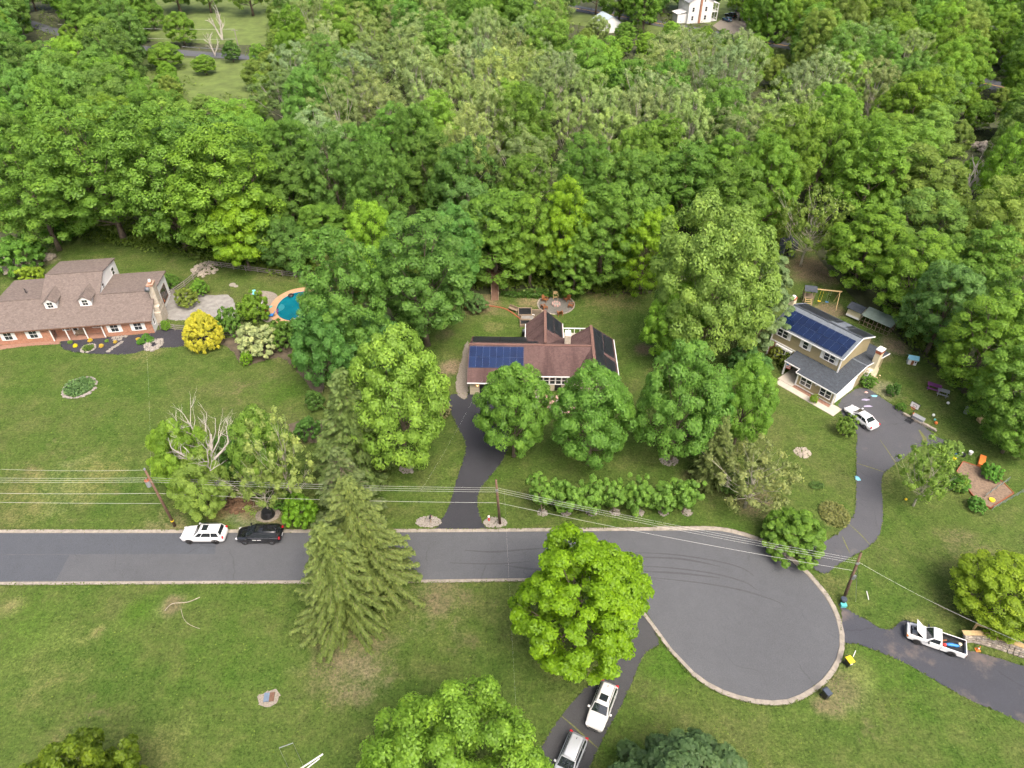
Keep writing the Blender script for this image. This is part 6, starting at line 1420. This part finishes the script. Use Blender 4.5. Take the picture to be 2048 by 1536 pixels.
def bed(label, px, py, sx, sy, h, rz=0.0, fill='soil'):
    t = thing('raised_bed', label, 'raised bed', G(px, py), rz)
    for (x0, x1, y0, y1) in ((-sx, sx, -sy, -sy + .14), (-sx, sx, sy - .14, sy), (-sx, -sx + .14, -sy + .142, sy - .142), (sx - .14, sx, -sy + .142, sy - .142)): one('board', M['wood'], t, (x0, x1, y0, y1, 0, h))
    one('soil', M[fill], t, (-sx + .142, sx - .142, -sy + .142, sy - .142, 0, h - .1))
bed('large raised wooden bed with dark soil by the back wing', 1050, 627, 1.15, 1.1, .5, 0, 'black'); bed('brown raised bed right of the dark one', 1073, 629, .95, 1.0, .4); bed('middle wooden bed with steps by the back wing', 1055, 640, 1.1, .7, .55, 0, 'flag'); bed('nearest wooden bed beside the back wing', 1050, 648, .85, .8, .5, 0, 'black')
gb = thing('garden_bench', 'weathered garden bench on the path beside the raised beds', 'bench', G(1026, 622), R(-35)); one('seat', M['wood'], gb, (-.85, .85, -.25, .25, .4, .46)); one('backrest', M['wood'], gb, (-.85, .85, .24, .3, .46, .9))
for x in (-.75, .75): one('leg', M['wood'], gb, (x - .04, x + .04, -.22, .22, 0, .4))
ed = thing('brick_edging', 'curved brick edging at the rim of the back lawn', 'edging', (0, 0, 0)); P = resample(smooth_path(gp((930, 616), (955, 612), (985, 613), (1010, 618), (1030, 630), (1042, 640)), 6), .4)
for a, b in zip(P, P[1:]): MB().bar(a + Vector((0, 0, .06)), b + Vector((0, 0, .06)), .18, .12).build('brick', M['terracotta'], ed)
tag(MB().cyl((0, 0), .2, 0, .5, 12, .24).cyl((0, 0), .28, .5, .62, 12, .1).build('garden_lantern', M['terracotta'], None, loc=G(954, 611)), 'terracotta lantern with a white cap on the brick edging', 'lantern')
gr = thing('gas_grill', 'covered grill beside the back wing wall', 'grill', G(1050, 671)); one('cart', M['black'], gr, (-.5, .5, -.3, .3, .1, .8)); one('lid', M['steel'], gr, (-.42, .42, -.28, .28, .802, 1.1), bevel=.08)
tag(MB().cyl((0, 0), .2, 0, .4, 12, .26).build('pot', M['white'], None, loc=G(1066, 634)), 'white pot beside the raised beds', 'pot')

# ------------------------------------------------------------------ right garden
cp = thing('chicken_coop', 'grey hen house with a wire run under a pale green roof', 'chicken coop', G(1716, 645), R(-47))
one('hen_house', M['cream'], cp, (-2.2, 0, 0, 1.8, .4, 1.7)); roof(cp, [(-2.4, -.3, 1.9), (.1, -.3, 1.9), (.1, 1.2, 2.35), (-2.4, 1.2, 2.35)], M['roof_grey'], .08); roof(cp, [(-2.4, 1.202, 2.35), (.1, 1.202, 2.35), (.1, 2.1, 1.9), (-2.4, 2.1, 1.9)], M['roof_grey'], .08, 'roof')
one('white_board', M['white'], cp, (-2.2, 0, -.06, -.002, .4, .75)); roof(cp, [(.15, -.35, 1.75), (5.0, -.35, 1.75), (5.0, 2.2, 2.15), (.15, 2.2, 2.15)], M['palegreen'], .06, 'run_roof')
for k in range(8):
    x = .25 + k * .66; MB().bar((x, -.25, 0), (x, -.25, 1.7), .07).build('run_post', M['wood'], cp)
for y in (.5, 1.2, 2.0): MB().bar((4.87, y, 0), (4.87, y, 1.75), .07).build('run_post', M['wood'], cp)
for z in (.05, .8): MB().bar((.25, -.25, z), (4.87, -.25, z), .05).build('run_rail', M['wood'], cp)
sw = thing('swing_set', 'wooden swing set with a dark-roofed fort and one swing', 'swing set', G(1612, 606), R(-12))
for x in (-.75, .75):
    for y in (-.75, .75): MB().bar((x, y, 0), (x, y, 2.9), .12).build('post', M['wood'], sw)
one('fort_floor', M['wood'], sw, (-.8, .8, -.8, .8, 1.4, 1.5)); roof(sw, [(-1, -1, 2.85), (1, -1, 2.85), (1, 0, 3.4), (-1, 0, 3.4)], M['roof_grey'], .08); roof(sw, [(-1, .002, 3.4), (1, .002, 3.4), (1, 1, 2.85), (-1, 1, 2.85)], M['roof_grey'], .08)
MB().bar((.75, .2, 2.75), (5.0, .2, 2.75), .14, .16).build('beam', M['tan'], sw); MB().bar((4.7, .2, 2.7), (4.6, -1.3, 0), .11).build('end_leg', M['tan'], sw); MB().bar((4.7, .2, 2.7), (4.6, 1.5, 0), .11).build('end_leg', M['tan'], sw)
for k in range(5): one('ladder_step', M['tan'], sw, (-.45, .45, -1.75 + k * .18, -1.6 + k * .18, .25 + k * .25, .29 + k * .25))
for s in (-1, 1): MB().bar((s * .5, -1.85, 0), (s * .5, -.82, 1.45), .07).build('ladder_side', M['tan'], sw)
s2 = MB().box(1.75, 2.25, .08, .34, .5, .54).build('swing_seat', M['yellow'], sw)
for x in (1.78, 2.22): MB().bar((x, .2, .54), (x, .2, 2.7), .025).build('chain', M['yellow'], s2)
s2 = MB().box(3.0, 3.45, .08, .34, .5, .54).build('swing_seat', M['blue'], sw)
for x in (3.03, 3.42): MB().bar((x, .2, .54), (x, .2, 2.7), .02).build('chain', M['steel'], s2)
ph = thing('play_house', 'little white play house with pale blue roof on the lawn', 'play house', G(1822, 726), R(-20)); one('wall', M['white'], ph, (-.6, .6, -.5, .5, 0, 1.05)); roof(ph, [(-.75, -.62, 1.0), (.75, -.62, 1.0), (.75, 0, 1.4), (-.75, 0, 1.4)], M['skyroof'], .05); roof(ph, [(-.75, .002, 1.4), (.75, .002, 1.4), (.75, .62, 1.0), (-.75, .62, 1.0)], M['skyroof'], .05); one('door', M['cedar'], ph, (-.15, .2, -.53, -.502, 0, .8)); one('window', M['glass'], ph, (.3, .5, -.53, -.502, .45, .75))
def picnic(name, label, px, py, rz, mat, L=1.8):
    t = thing(name, label, 'picnic table', G(px, py), rz)
    for k in range(5): one('table_board', M[mat], t, (-L / 2, L / 2, -.38 + k * .15, -.25 + k * .15, .7, .75))
    for s in (-1, 1): one('bench_board', M[mat], t, (-L / 2, L / 2, s * .7 - .14, s * .7 + .14, .42, .47))
    for x in (-L * .36, L * .36): MB().bar((x, -.65, 0), (x, -.2, .7), .09).bar((x, .65, 0), (x, .2, .7), .09).bar((x, -.8, .4), (x, .8, .4), .08).build('leg_frame', M[mat], t)
picnic('picnic_table', 'purple picnic table at the edge of the right wood', 1866, 778, R(-32), 'purple'); picnic('picnic_table', 'grey picnic table touching the purple one', 1884, 789, R(-32), 'grey', 1.5)
bh = thing('basketball_hoop', 'portable basketball hoop beside the grey driveway', 'basketball hoop', G(1817, 842), R(-52))
MB().hexa([(-.5, -.4, 0), (.5, -.4, 0), (.5, .7, 0), (-.5, .7, 0)], [(-.35, -.2, .25), (.35, -.2, .25), (.35, .55, .25), (-.35, .55, .25)]).build('base', M['black'], bh); MB().tube([(0, .4, .2), (0, .1, 2.6), (0, -.35, 2.9)], .05, 8).build('pole', M['black'], bh)
bk = frame_on(bh, 'backboard', (0, -.42, 2.95), (1, 0, 0), (0, 0, 1)); MB().box(-.55, .55, -.3, .5, -.02, .02).build('board', M['white'], bk); MB().box(-.2, .2, -.12, -.08, .02, .03).box(-.2, .2, .2, .24, .02, .03).box(-.24, -.2, -.12, .24, .02, .03).box(.2, .24, -.12, .24, .02, .03).build('target_square', M['black'], bk)
for (x0, x1, y0, y1) in ((-.6, .6, -.36, -.301), (-.6, .6, .501, .56), (-.6, -.551, -.3, .5), (.551, .6, -.3, .5)): MB().box(x0, x1, y0, y1, -.03, .03).build('board_frame', M['black'], bk)
MB().tube([(.23 * math.cos(k * .45), -.7 + .23 * math.sin(k * .45), 2.75) for k in range(15)], .02, 6).build('rim', M['red'], bh)
tag(MB().box(-.75, .75, -.35, .35, 0, .7).box(-.78, .78, -.38, .38, .7, .78).build('storage_bin', M['grey'], None, bevel=.03, loc=G(1834, 842), rz=R(-50)), 'grey storage bin beside the basketball hoop', 'bin')
tag(MB().cyl((0, 0), .3, 0, .45, 14).build('ball_bucket', M['orange'], None, loc=G(1827, 833)), 'orange bucket behind the basketball hoop', 'bucket')
tag(MB().cyl((0, 0), .3, 0, .9, 16).cyl((0, 0), .32, .9, .94, 16).build('barrel', M['steel'], None, loc=G(1931, 826)), 'blue-grey barrel on the right lawn', 'barrel')
tag(MB().hexa([(-.8, -.4, 0), (.8, -.4, 0), (.8, .4, 0), (-.8, .4, 0)], [(-.8, -.4, .1), (.8, -.4, .1), (.8, .4, .8), (-.8, .4, .8)]).build('toy_ramp', M['tan'], None, loc=G(1966, 842), rz=.2), 'tan wooden ramp at the rim of the right lawn', 'ramp')
for (px, py, r, mt, lb) in ((1866, 832, .2, 'white', 'white ball on the right lawn'), (1869, 841, .16, 'teal', 'green ball on the right lawn'), (1871, 848, .22, 'orange', 'orange ball on the right lawn'), (1811, 1000, .16, 'yellow', 'yellow ball under the fruit tree'), (1895, 808, .2, 'white', 'white toy on the lawn by the barrel')):
    m = MB(); n = 10; V = [(r * math.sin(math.pi * i / 8) * math.cos(2 * math.pi * k / n), r * math.sin(math.pi * i / 8) * math.sin(2 * math.pi * k / n), r + r * math.cos(math.pi * i / 8)) for i in range(9) for k in range(n)]
    m.add(V, [(i * n + k, (i + 1) * n + k, (i + 1) * n + (k + 1) % n, i * n + (k + 1) % n) for i in range(8) for k in range(n)]); p = G(px + (-.1 if px < 1815 else 0), py); tag(m.build('ball', M[mt], None, True, loc=p), lb, 'ball')
ab = thing('garden_arbour', 'white curved garden arbour at the house corner', 'arbour', G(1728, 764), R(40))
for s in (-1, 1):
    for y in (-.3, .3): MB().tube([(s * .6, y, 0), (s * .6, y, 1.7), (s * .35, y, 2.2), (0, y, 2.35)], .045, 6).build('hoop_bar', M['white'], ab)
for k in range(7): z = .3 + k * .28; 
for s in (-1, 1):
    for k in range(6): MB().bar((s * .6, -.3, .25 + k * .27), (s * .6, .3, .25 + k * .27), .04).build('rung', M['white'], ab)
for k in range(4): MB().bar((-.45 + k * .3, -.33, 2.15 + (.18 if 0 < k < 3 else 0)), (-.45 + k * .3, .33, 2.15 + (.18 if 0 < k < 3 else 0)), .06).build('top_slat', M['white'], ab)
nr_ = np.random.RandomState(9); me = quads('blossom', np.c_[nr_.normal(size=(70, 2)) * .55, nr_.uniform(.5, 1.4, 70)], np.c_[nr_.normal(size=(70, 2)) * .4, np.ones(70)], .2 * nr_.uniform(.7, 1.2, 70), nr_.rand(70), M['leaf']); o = bpy.data.objects.new('peony_blossom', me); COL.objects.link(o); o.location = G(1739, 764); o.color = (.75, .62, .5, 1); tag(o, 'pink and cream blossoms on the bush beside the chimney', 'flowers', kind='stuff')
fg = thing('porch_flag', 'red and white striped flag with a blue corner by the porch', 'flag', G(1566, 748), R(-40)); MB().tube([(0, 0, 0), (.1, 0, 2.3)], .03, 6).build('staff', M['white'], fg)
for k in range(7): MB().box(.1, .75, -.01, .01, 1.2 + k * .14, 1.338 + k * .14).build('stripe', M['red' if k % 2 == 0 else 'white'], fg)
MB().box(.1, .4, -.016, .016, 1.76, 2.18).build('canton', M['blue'], fg)
for (px, py, sx, sy, mt, lb) in ((1730, 800, .75, .18, 'lilac', 'upper lilac cloth lying on the driveway'), (1735, 813, .75, .16, 'lilac', 'lower lilac cloth lying on the driveway'), (1748, 792, .5, .22, 'skyroof', 'pale blue cloth on the driveway'), (1739, 796, .22, .16, 'black', 'black bag on the driveway'), (1732, 785, .3, .22, 'pink', 'pink mat beside the garage'), (1715, 957, .35, .5, 'skyroof', 'white sheet at the edge of the grey driveway')):
    rn = random.Random(px); m = MB(); n = 14; out = [(math.cos(k * 6.283 / n) * sx * rn.uniform(.6, 1.1), math.sin(k * 6.283 / n) * sy * rn.uniform(.6, 1.2)) for k in range(n)]
    m.add([(p[0], p[1], .03) for p in out] + [(p[0] * .6, p[1] * .6, .1 + rn.uniform(0, .08)) for p in out] + [(0, 0, .09)], [(k, (k + 1) % n, n + (k + 1) % n, n + k) for k in range(n)] + [(n + k, n + (k + 1) % n, 2 * n) for k in range(n)]); tag(m.build('cloth', M[mt], None, True, loc=G(px, py)), lb, 'cloth')
# vegetable bed
vb = thing('vegetable_bed', 'straw-mulched vegetable bed framed in reddish boards', 'vegetable bed', G(1945, 965), 0)
M['straw'] = simple('straw_mulch', '#7d6a58', .95, .4, 4, bmp=.04)
vo = [p - G(1945, 965) for p in gp((1925, 925), (1955, 935), (2003, 965), (2026, 988), (1980, 1018), (1955, 1005), (1930, 975), (1912, 945))]
MB().prism(vo[::-1], 0, .18).build('straw', M['straw'], vb)
for a, b in zip(vo, vo[1:] + vo[:1]): MB().bar(a + Vector((0, 0, .13)), b + Vector((0, 0, .13)), .08, .26).build('board', M['terracotta'], vb)
M['mesh'] = simple('wire_mesh', '#7f8c86', .6, .2, 8)
for (a, b) in (((1984, 1020), (2046, 985)), ((1968, 996), (2016, 962))):
    t = fence('low wire garden fence ' + ('at the lower end of the vegetable bed' if a[0] == 1984 else 'across the vegetable bed'), gp(a, b), .75, 1.2, 5, 'mesh', 'garden_fence', .05, .018)
tag(MB().cyl((0, 0), .3, 0, .18, 12, .34).build('toy_pail', M['yellow'], None, loc=G(1982, 1003) + Vector((0, 0, .185))), 'yellow ring toy on the vegetable bed', 'toy')
tag(MB().box(-.35, .35, -1.0, 1.0, 0, .5).build('planter_box', M['orange'], None, bevel=.05, loc=G(1962, 925), rz=-.6), 'orange planter box behind the vegetable bed', 'planter')
for (px, py, mt, lb) in ((1940, 908, 'white', 'white bucket with red band by the vegetable bed'), (1920, 910, 'white', 'white bucket at the end of the driveway'), (1906, 920, 'yellow', 'yellow bucket by the driveway end'), (1926, 913, 'black', 'black bucket near the vegetable bed'), (1911, 914, 'blue', 'blue bucket between the buckets')): tag(MB().cyl((0, 0), .2, 0, .45, 14, .26).build('bucket', M[mt], None, loc=G(px, py)), lb, 'bucket')

# ------------------------------------------------------------------ bins, mailboxes and small things by the street
def wheelie(label, px, py, rz, lid, body='black'):
    t = thing('wheeled_bin', label, 'wheeled bin', G(px, py), rz); MB().hexa([(-.24, -.27, .08), (.24, -.27, .08), (.24, .27, .08), (-.24, .27, .08)], [(-.3, -.36, 1.02), (.3, -.36, 1.02), (.3, .36, 1.02), (-.3, .36, 1.02)]).build('body', M[body], t, bevel=.03)
    MB().hexa([(-.33, -.4, 1.02), (.33, -.4, 1.02), (.33, .42, 1.02), (-.33, .42, 1.02)], [(-.28, -.33, 1.12), (.28, -.33, 1.12), (.28, .34, 1.12), (-.28, .34, 1.12)]).build('lid', M[lid], t, bevel=.03); MB().bar((-.26, .46, 1.0), (.26, .46, 1.0), .04).build('handle', M[body], t)
    for s in (-1, 1): MB().tube([(s * .22, .3, .12), (s * .3, .3, .12)], .12, 12).build('wheel', M['tyre'], t)
    return t
wt = wheelie('black wheeled bin with a bright yellow lid by the kerb', 1694, 1330, R(20), 'yellow'); MB().cbox((0, -.345, .7), (.3, .02, .12), rx=-.09).build('white_logo', M['white'], wt)
M['slate'] = simple('slate_lid', '#3f4856', .5, .1, 3); wheelie('dark wheeled bin with a slate lid at the bottom of the cul-de-sac', 1649, 1394, R(25), 'slate')
wb_ = thing('rubbish_can', 'round black rubbish can beside the silver-box pole', 'rubbish can', G(1684, 1206)); MB().cyl((0, 0), .24, 0, .75, 16, .3).build('body', M['black'], wb_); MB().cyl((0, 0), .34, .75, .85, 16, .28).build('lid', M['slate'], wb_); tag(MB().box(-.3, .3, -.2, .2, 0, .35).build('recycling_box', M['teal'], None, loc=G(1686, 1212)), 'green recycling box under the round black can', 'box')
def mailbox(label, px, py, mat):
    t = thing('mailbox', label, 'mailbox', G(px, py)); MB().bar((0, 0, 0), (0, 0, 1.05), .1).build('post', M['wood'], t); m = MB(); pr = [(-.11, 1.05), (.11, 1.05), (.11, 1.2), (.07, 1.28), (0, 1.3), (-.07, 1.28), (-.11, 1.2)]; front_prism(pr, -.28, .24).build('box', M[mat], t); one('flag', M['red'], t, (.112, .125, -.05, .0, 1.15, 1.34))
mailbox('black mailbox on the left stone bed', 862, 1046, 'black'); mk_ = thing('marker_post', 'small red marker post with white cap on the right stone bed', 'marker post', G(978, 1042)); MB().box(-.1, .1, -.1, .1, 0, .75).build('post', M['red'], mk_); MB().box(-.12, .12, -.12, .12, .752, .85).build('cap', M['white'], mk_)
cn = thing('traffic_cone', 'orange cone with white band against the retaining wall', 'cone', G(1955, 1300)); MB().box(-.22, .22, -.22, .22, 0, .05).build('base', M['orange'], cn); MB().cyl((0, 0), .16, .05, .3, 14, .1).build('lower_cone', M['orange'], cn); MB().cyl((0, 0), .1, .3, .48, 14, .065).build('band', M['white'], cn); MB().cyl((0, 0), .065, .48, .68, 14, .03).build('upper_cone', M['orange'], cn)
tag(MB().cyl((0, 0), .85, 0, .75, 22, .62).cyl((0, 0), .55, .75, .8, 22).build('well_cover', M['black'], None, loc=G(536, 1030)), 'black round well cover on gravel behind the minivan', 'well cover'); sheet('gravel_patch', [(G(536, 1030).x + 1.5 * math.cos(t), G(536, 1030).y + 1.1 * math.sin(t)) for t in [k * .4 for k in range(16)]], .03, M['gravel'], label='grey gravel patch round the black well cover', edge=.15)
mh = thing('septic_cover', 'square blue and rusty red cover in the lower lawn', 'cover', G(538, 1395), .1); M['bluemetal'] = simple('blue_metal', '#66788c', .8, .2, 4); one('blue_half', M['bluemetal'], mh, (-.45, .05, -.42, .42, .02, .14)); one('red_half', M['deck'], mh, (.052, .5, -.42, .42, .02, .14))
sheet('dry_ring', [(G(538, 1396).x + 1.05 * math.cos(t), G(538, 1396).y + .85 * math.sin(t)) for t in [k * .4 for k in range(16)]], .012, M['gravel'], label='ring of dry grass round the square cover', edge=.2)
ap = thing('pale_rods', 'pale aerial rods rising at the bottom edge', 'aerial', G(590, 1600)); a, b = G(600, 1538, 6) - G(590, 1600), G(646, 1508, 6) - G(590, 1600); MB().tube([(0, 0, 0), (a + b) / 2], .04, 6).build('mast', M['steel'], ap); MB().tube([a - (b - a) * .3, b], .07, 8).build('upper_rod', M['wire'], ap); MB().tube([a + Vector((.3, -.15, 0)), b + Vector((-.2, -.35, 0))], .05, 8).build('lower_rod', M['wire'], ap)  # pale rods of unknown purpose, set on a steel upright
a, b = G(558, 1496, 4.5) - G(590, 1600), G(586, 1486, 4.5) - G(590, 1600); tag(MB().tube([a, b], .04, 6).tube([a * 1, a - Vector((0, 0, 4.4))], .012, 5).tube([b * 1, b - Vector((0, 0, 4.4))], .012, 5).build('clothes_line', M['steel'], None, loc=G(590, 1600)), 'short metal bar on two thin posts in the lower lawn', 'clothes line')
for k, (q, lb) in enumerate((([(330, 1222), (345, 1208), (375, 1205), (400, 1195)], 'bleached branch lying on the lower lawn'), ([(362, 1218), (368, 1238), (380, 1250), (400, 1258)], 'thin bleached twig below the bleached branch'), ([(1733, 1183), (1737, 1200)], 'white stake lying on the lawn near the silver-box pole'), ([(1711, 1302), (1706, 1314)], 'grey stick on the grass by the yellow-lid bin'))):
    P = smooth_path([G(*p) for p in q], 4); tag(MB().tube([p + Vector((0, 0, .06)) for p in P], .04 if k != 1 else .022, 5).build('fallen_branch' if k < 2 else 'stake', M['stone' if k < 2 else 'white']), lb, 'branch' if k < 2 else 'stake')
dg = thing('garden_shed', 'small dark shed half hidden at the end of the woodland path', 'shed', G(1572, 512), R(-20)); front_prism([(-1.4, 0), (1.4, 0), (1.4, 1.9), (0, 2.7), (-1.4, 1.9)], 0, 2.6).build('wall', M['slate'], dg); one('door', M['dark'], dg, (-.5, .5, -.04, -.002, 0, 1.8)); MB().bar((-.55, -.05, 0), (-.55, -.05, 1.9), .1).bar((.55, -.05, 0), (.55, -.05, 1.9), .1).bar((-.6, -.05, 1.9), (.6, -.05, 1.9), .1).build('door_frame', M['grey'], dg)
for s in (-1, 1):
    q = [(0, -.2, 2.85), (s * 1.65, -.2, 1.85), (s * 1.65, 2.8, 1.85), (0, 2.8, 2.85)]; roof(dg, q if s < 0 else q[::-1], M['roof_grey'], .08)
gl = thing('guard_rail', 'steel guard rail along the upper left road', 'guard rail', G(380, 98)); 
P = [p - G(380, 98) for p in gp((365, 97), (400, 100), (440, 102), (480, 105))]
for a, b in zip(P, P[1:]): MB().bar(a + Vector((0, 0, .65)), b + Vector((0, 0, .65)), .08, .3).build('rail', M['steel'], gl)
for p in P: MB().bar(p, p + Vector((0, 0, .7)), .12).build('post', M['wood'], gl)
# ------------------------------------------------------------------ grass texture one can see: tufts on the lawns and ragged fringes at kerbs and drives
def in_poly(X, Y, P):
    r = np.zeros(len(X), bool)
    for i in range(len(P)):
        (x1, y1), (x0, y0) = P[i], P[i - 1]
        c = (y1 > Y) != (y0 > Y)
        r ^= c & (X < (x0 - x1) * (Y - y1) / (y0 - y1 + 1e-12) + x1)
    return r
HOUSES = []
for H_, (x0, x1, y0, y1) in ((LH, (-23.2, .9, -.3, 14)), (CH, (0, 20.8, -.4, 14)), (RH, (-7.2, 6.2, 0, 14))):
    HOUSES.append(np.array([(H_.matrix_basis @ Vector(q))[:2] for q in ((x0, y0, 0), (x1, y0, 0), (x1, y1, 0), (x0, y1, 0))]))
nr = np.random.RandomState(77); n = 62000
X = nr.uniform(-82, 76, n); Y = 24 + 92 * nr.rand(n) ** 1.15; bad = np.zeros(n, bool)
for P in NOGRASS + HOUSES: bad |= in_poly(X, Y, P)
bad |= in_poly(X, Y, np.array([(p.x, p.y + 0) for p in road])); X, Y = X[~bad], Y[~bad]; n = len(X)
dens = np.sin(X * .9 + np.sin(Y * .7) * 2) + np.sin(Y * 1.1 + np.sin(X * .5) * 2.4) + nr.normal(size=n) * .8
k = dens > .1; X, Y = X[k], Y[k]; n = len(X)
me = quads('grass_tufts', np.c_[X, Y, nr.uniform(.015, .05, n)], np.c_[nr.normal(size=(n, 2)) * .35, np.ones(n)], nr.uniform(.07, .2, n), np.clip(nr.normal(.45, .3, n), 0, 1), M['leaf'], 1.3)
o = bpy.data.objects.new('grass_tufts', me); COL.objects.link(o); o.color = (.075, .12, .02, 1); tag(o, 'tufts of coarser grass scattered over the lawns', 'grass', kind='stuff')
C_ = []
rim = resample(road, .16)
for i in range(1, len(rim) - 1):
    d = (rim[i + 1] - rim[i - 1]).normalized(); N = Vector((-d.y, d.x, 0))
    if mouth(rim[i]): continue
    for _ in range(2):
        w = (.42 if rim[i].x < 17 else .52) + nr.normal() * .07; C_.append((rim[i].x + N.x * w, rim[i].y + N.y * w, nr.uniform(.06, .15)))
    if nr.rand() < .06: C_.append((rim[i].x + N.x * .03, rim[i].y + N.y * .03, .05))
for P in FRINGE:
    for a, b in zip(P, np.roll(P, -1, 0)):
        L_ = np.hypot(*(b - a))
        if L_ > 40: continue
        for _ in range(int(L_ * 4) + 1):
            q = a + (b - a) * nr.rand() + nr.normal(size=2) * .05; C_.append((q[0], q[1], nr.uniform(.03, .08)))
C_ = np.array([c for c in C_ if abs(c[0]) < 85 and c[1] < 110]); n = len(C_)
me = quads('grass_fringe', C_, np.c_[nr.normal(size=(n, 2)) * .6, np.ones(n)], nr.uniform(.08, .2, n), np.clip(nr.normal(.5, .28, n), 0, 1), M['leaf'], 1.6)
o = bpy.data.objects.new('grass_fringe', me); COL.objects.link(o); o.color = (.08, .115, .028, 1); tag(o, 'ragged grass fringe along kerbs and driveway edges', 'grass', kind='stuff')
bpy.context.view_layer.update()
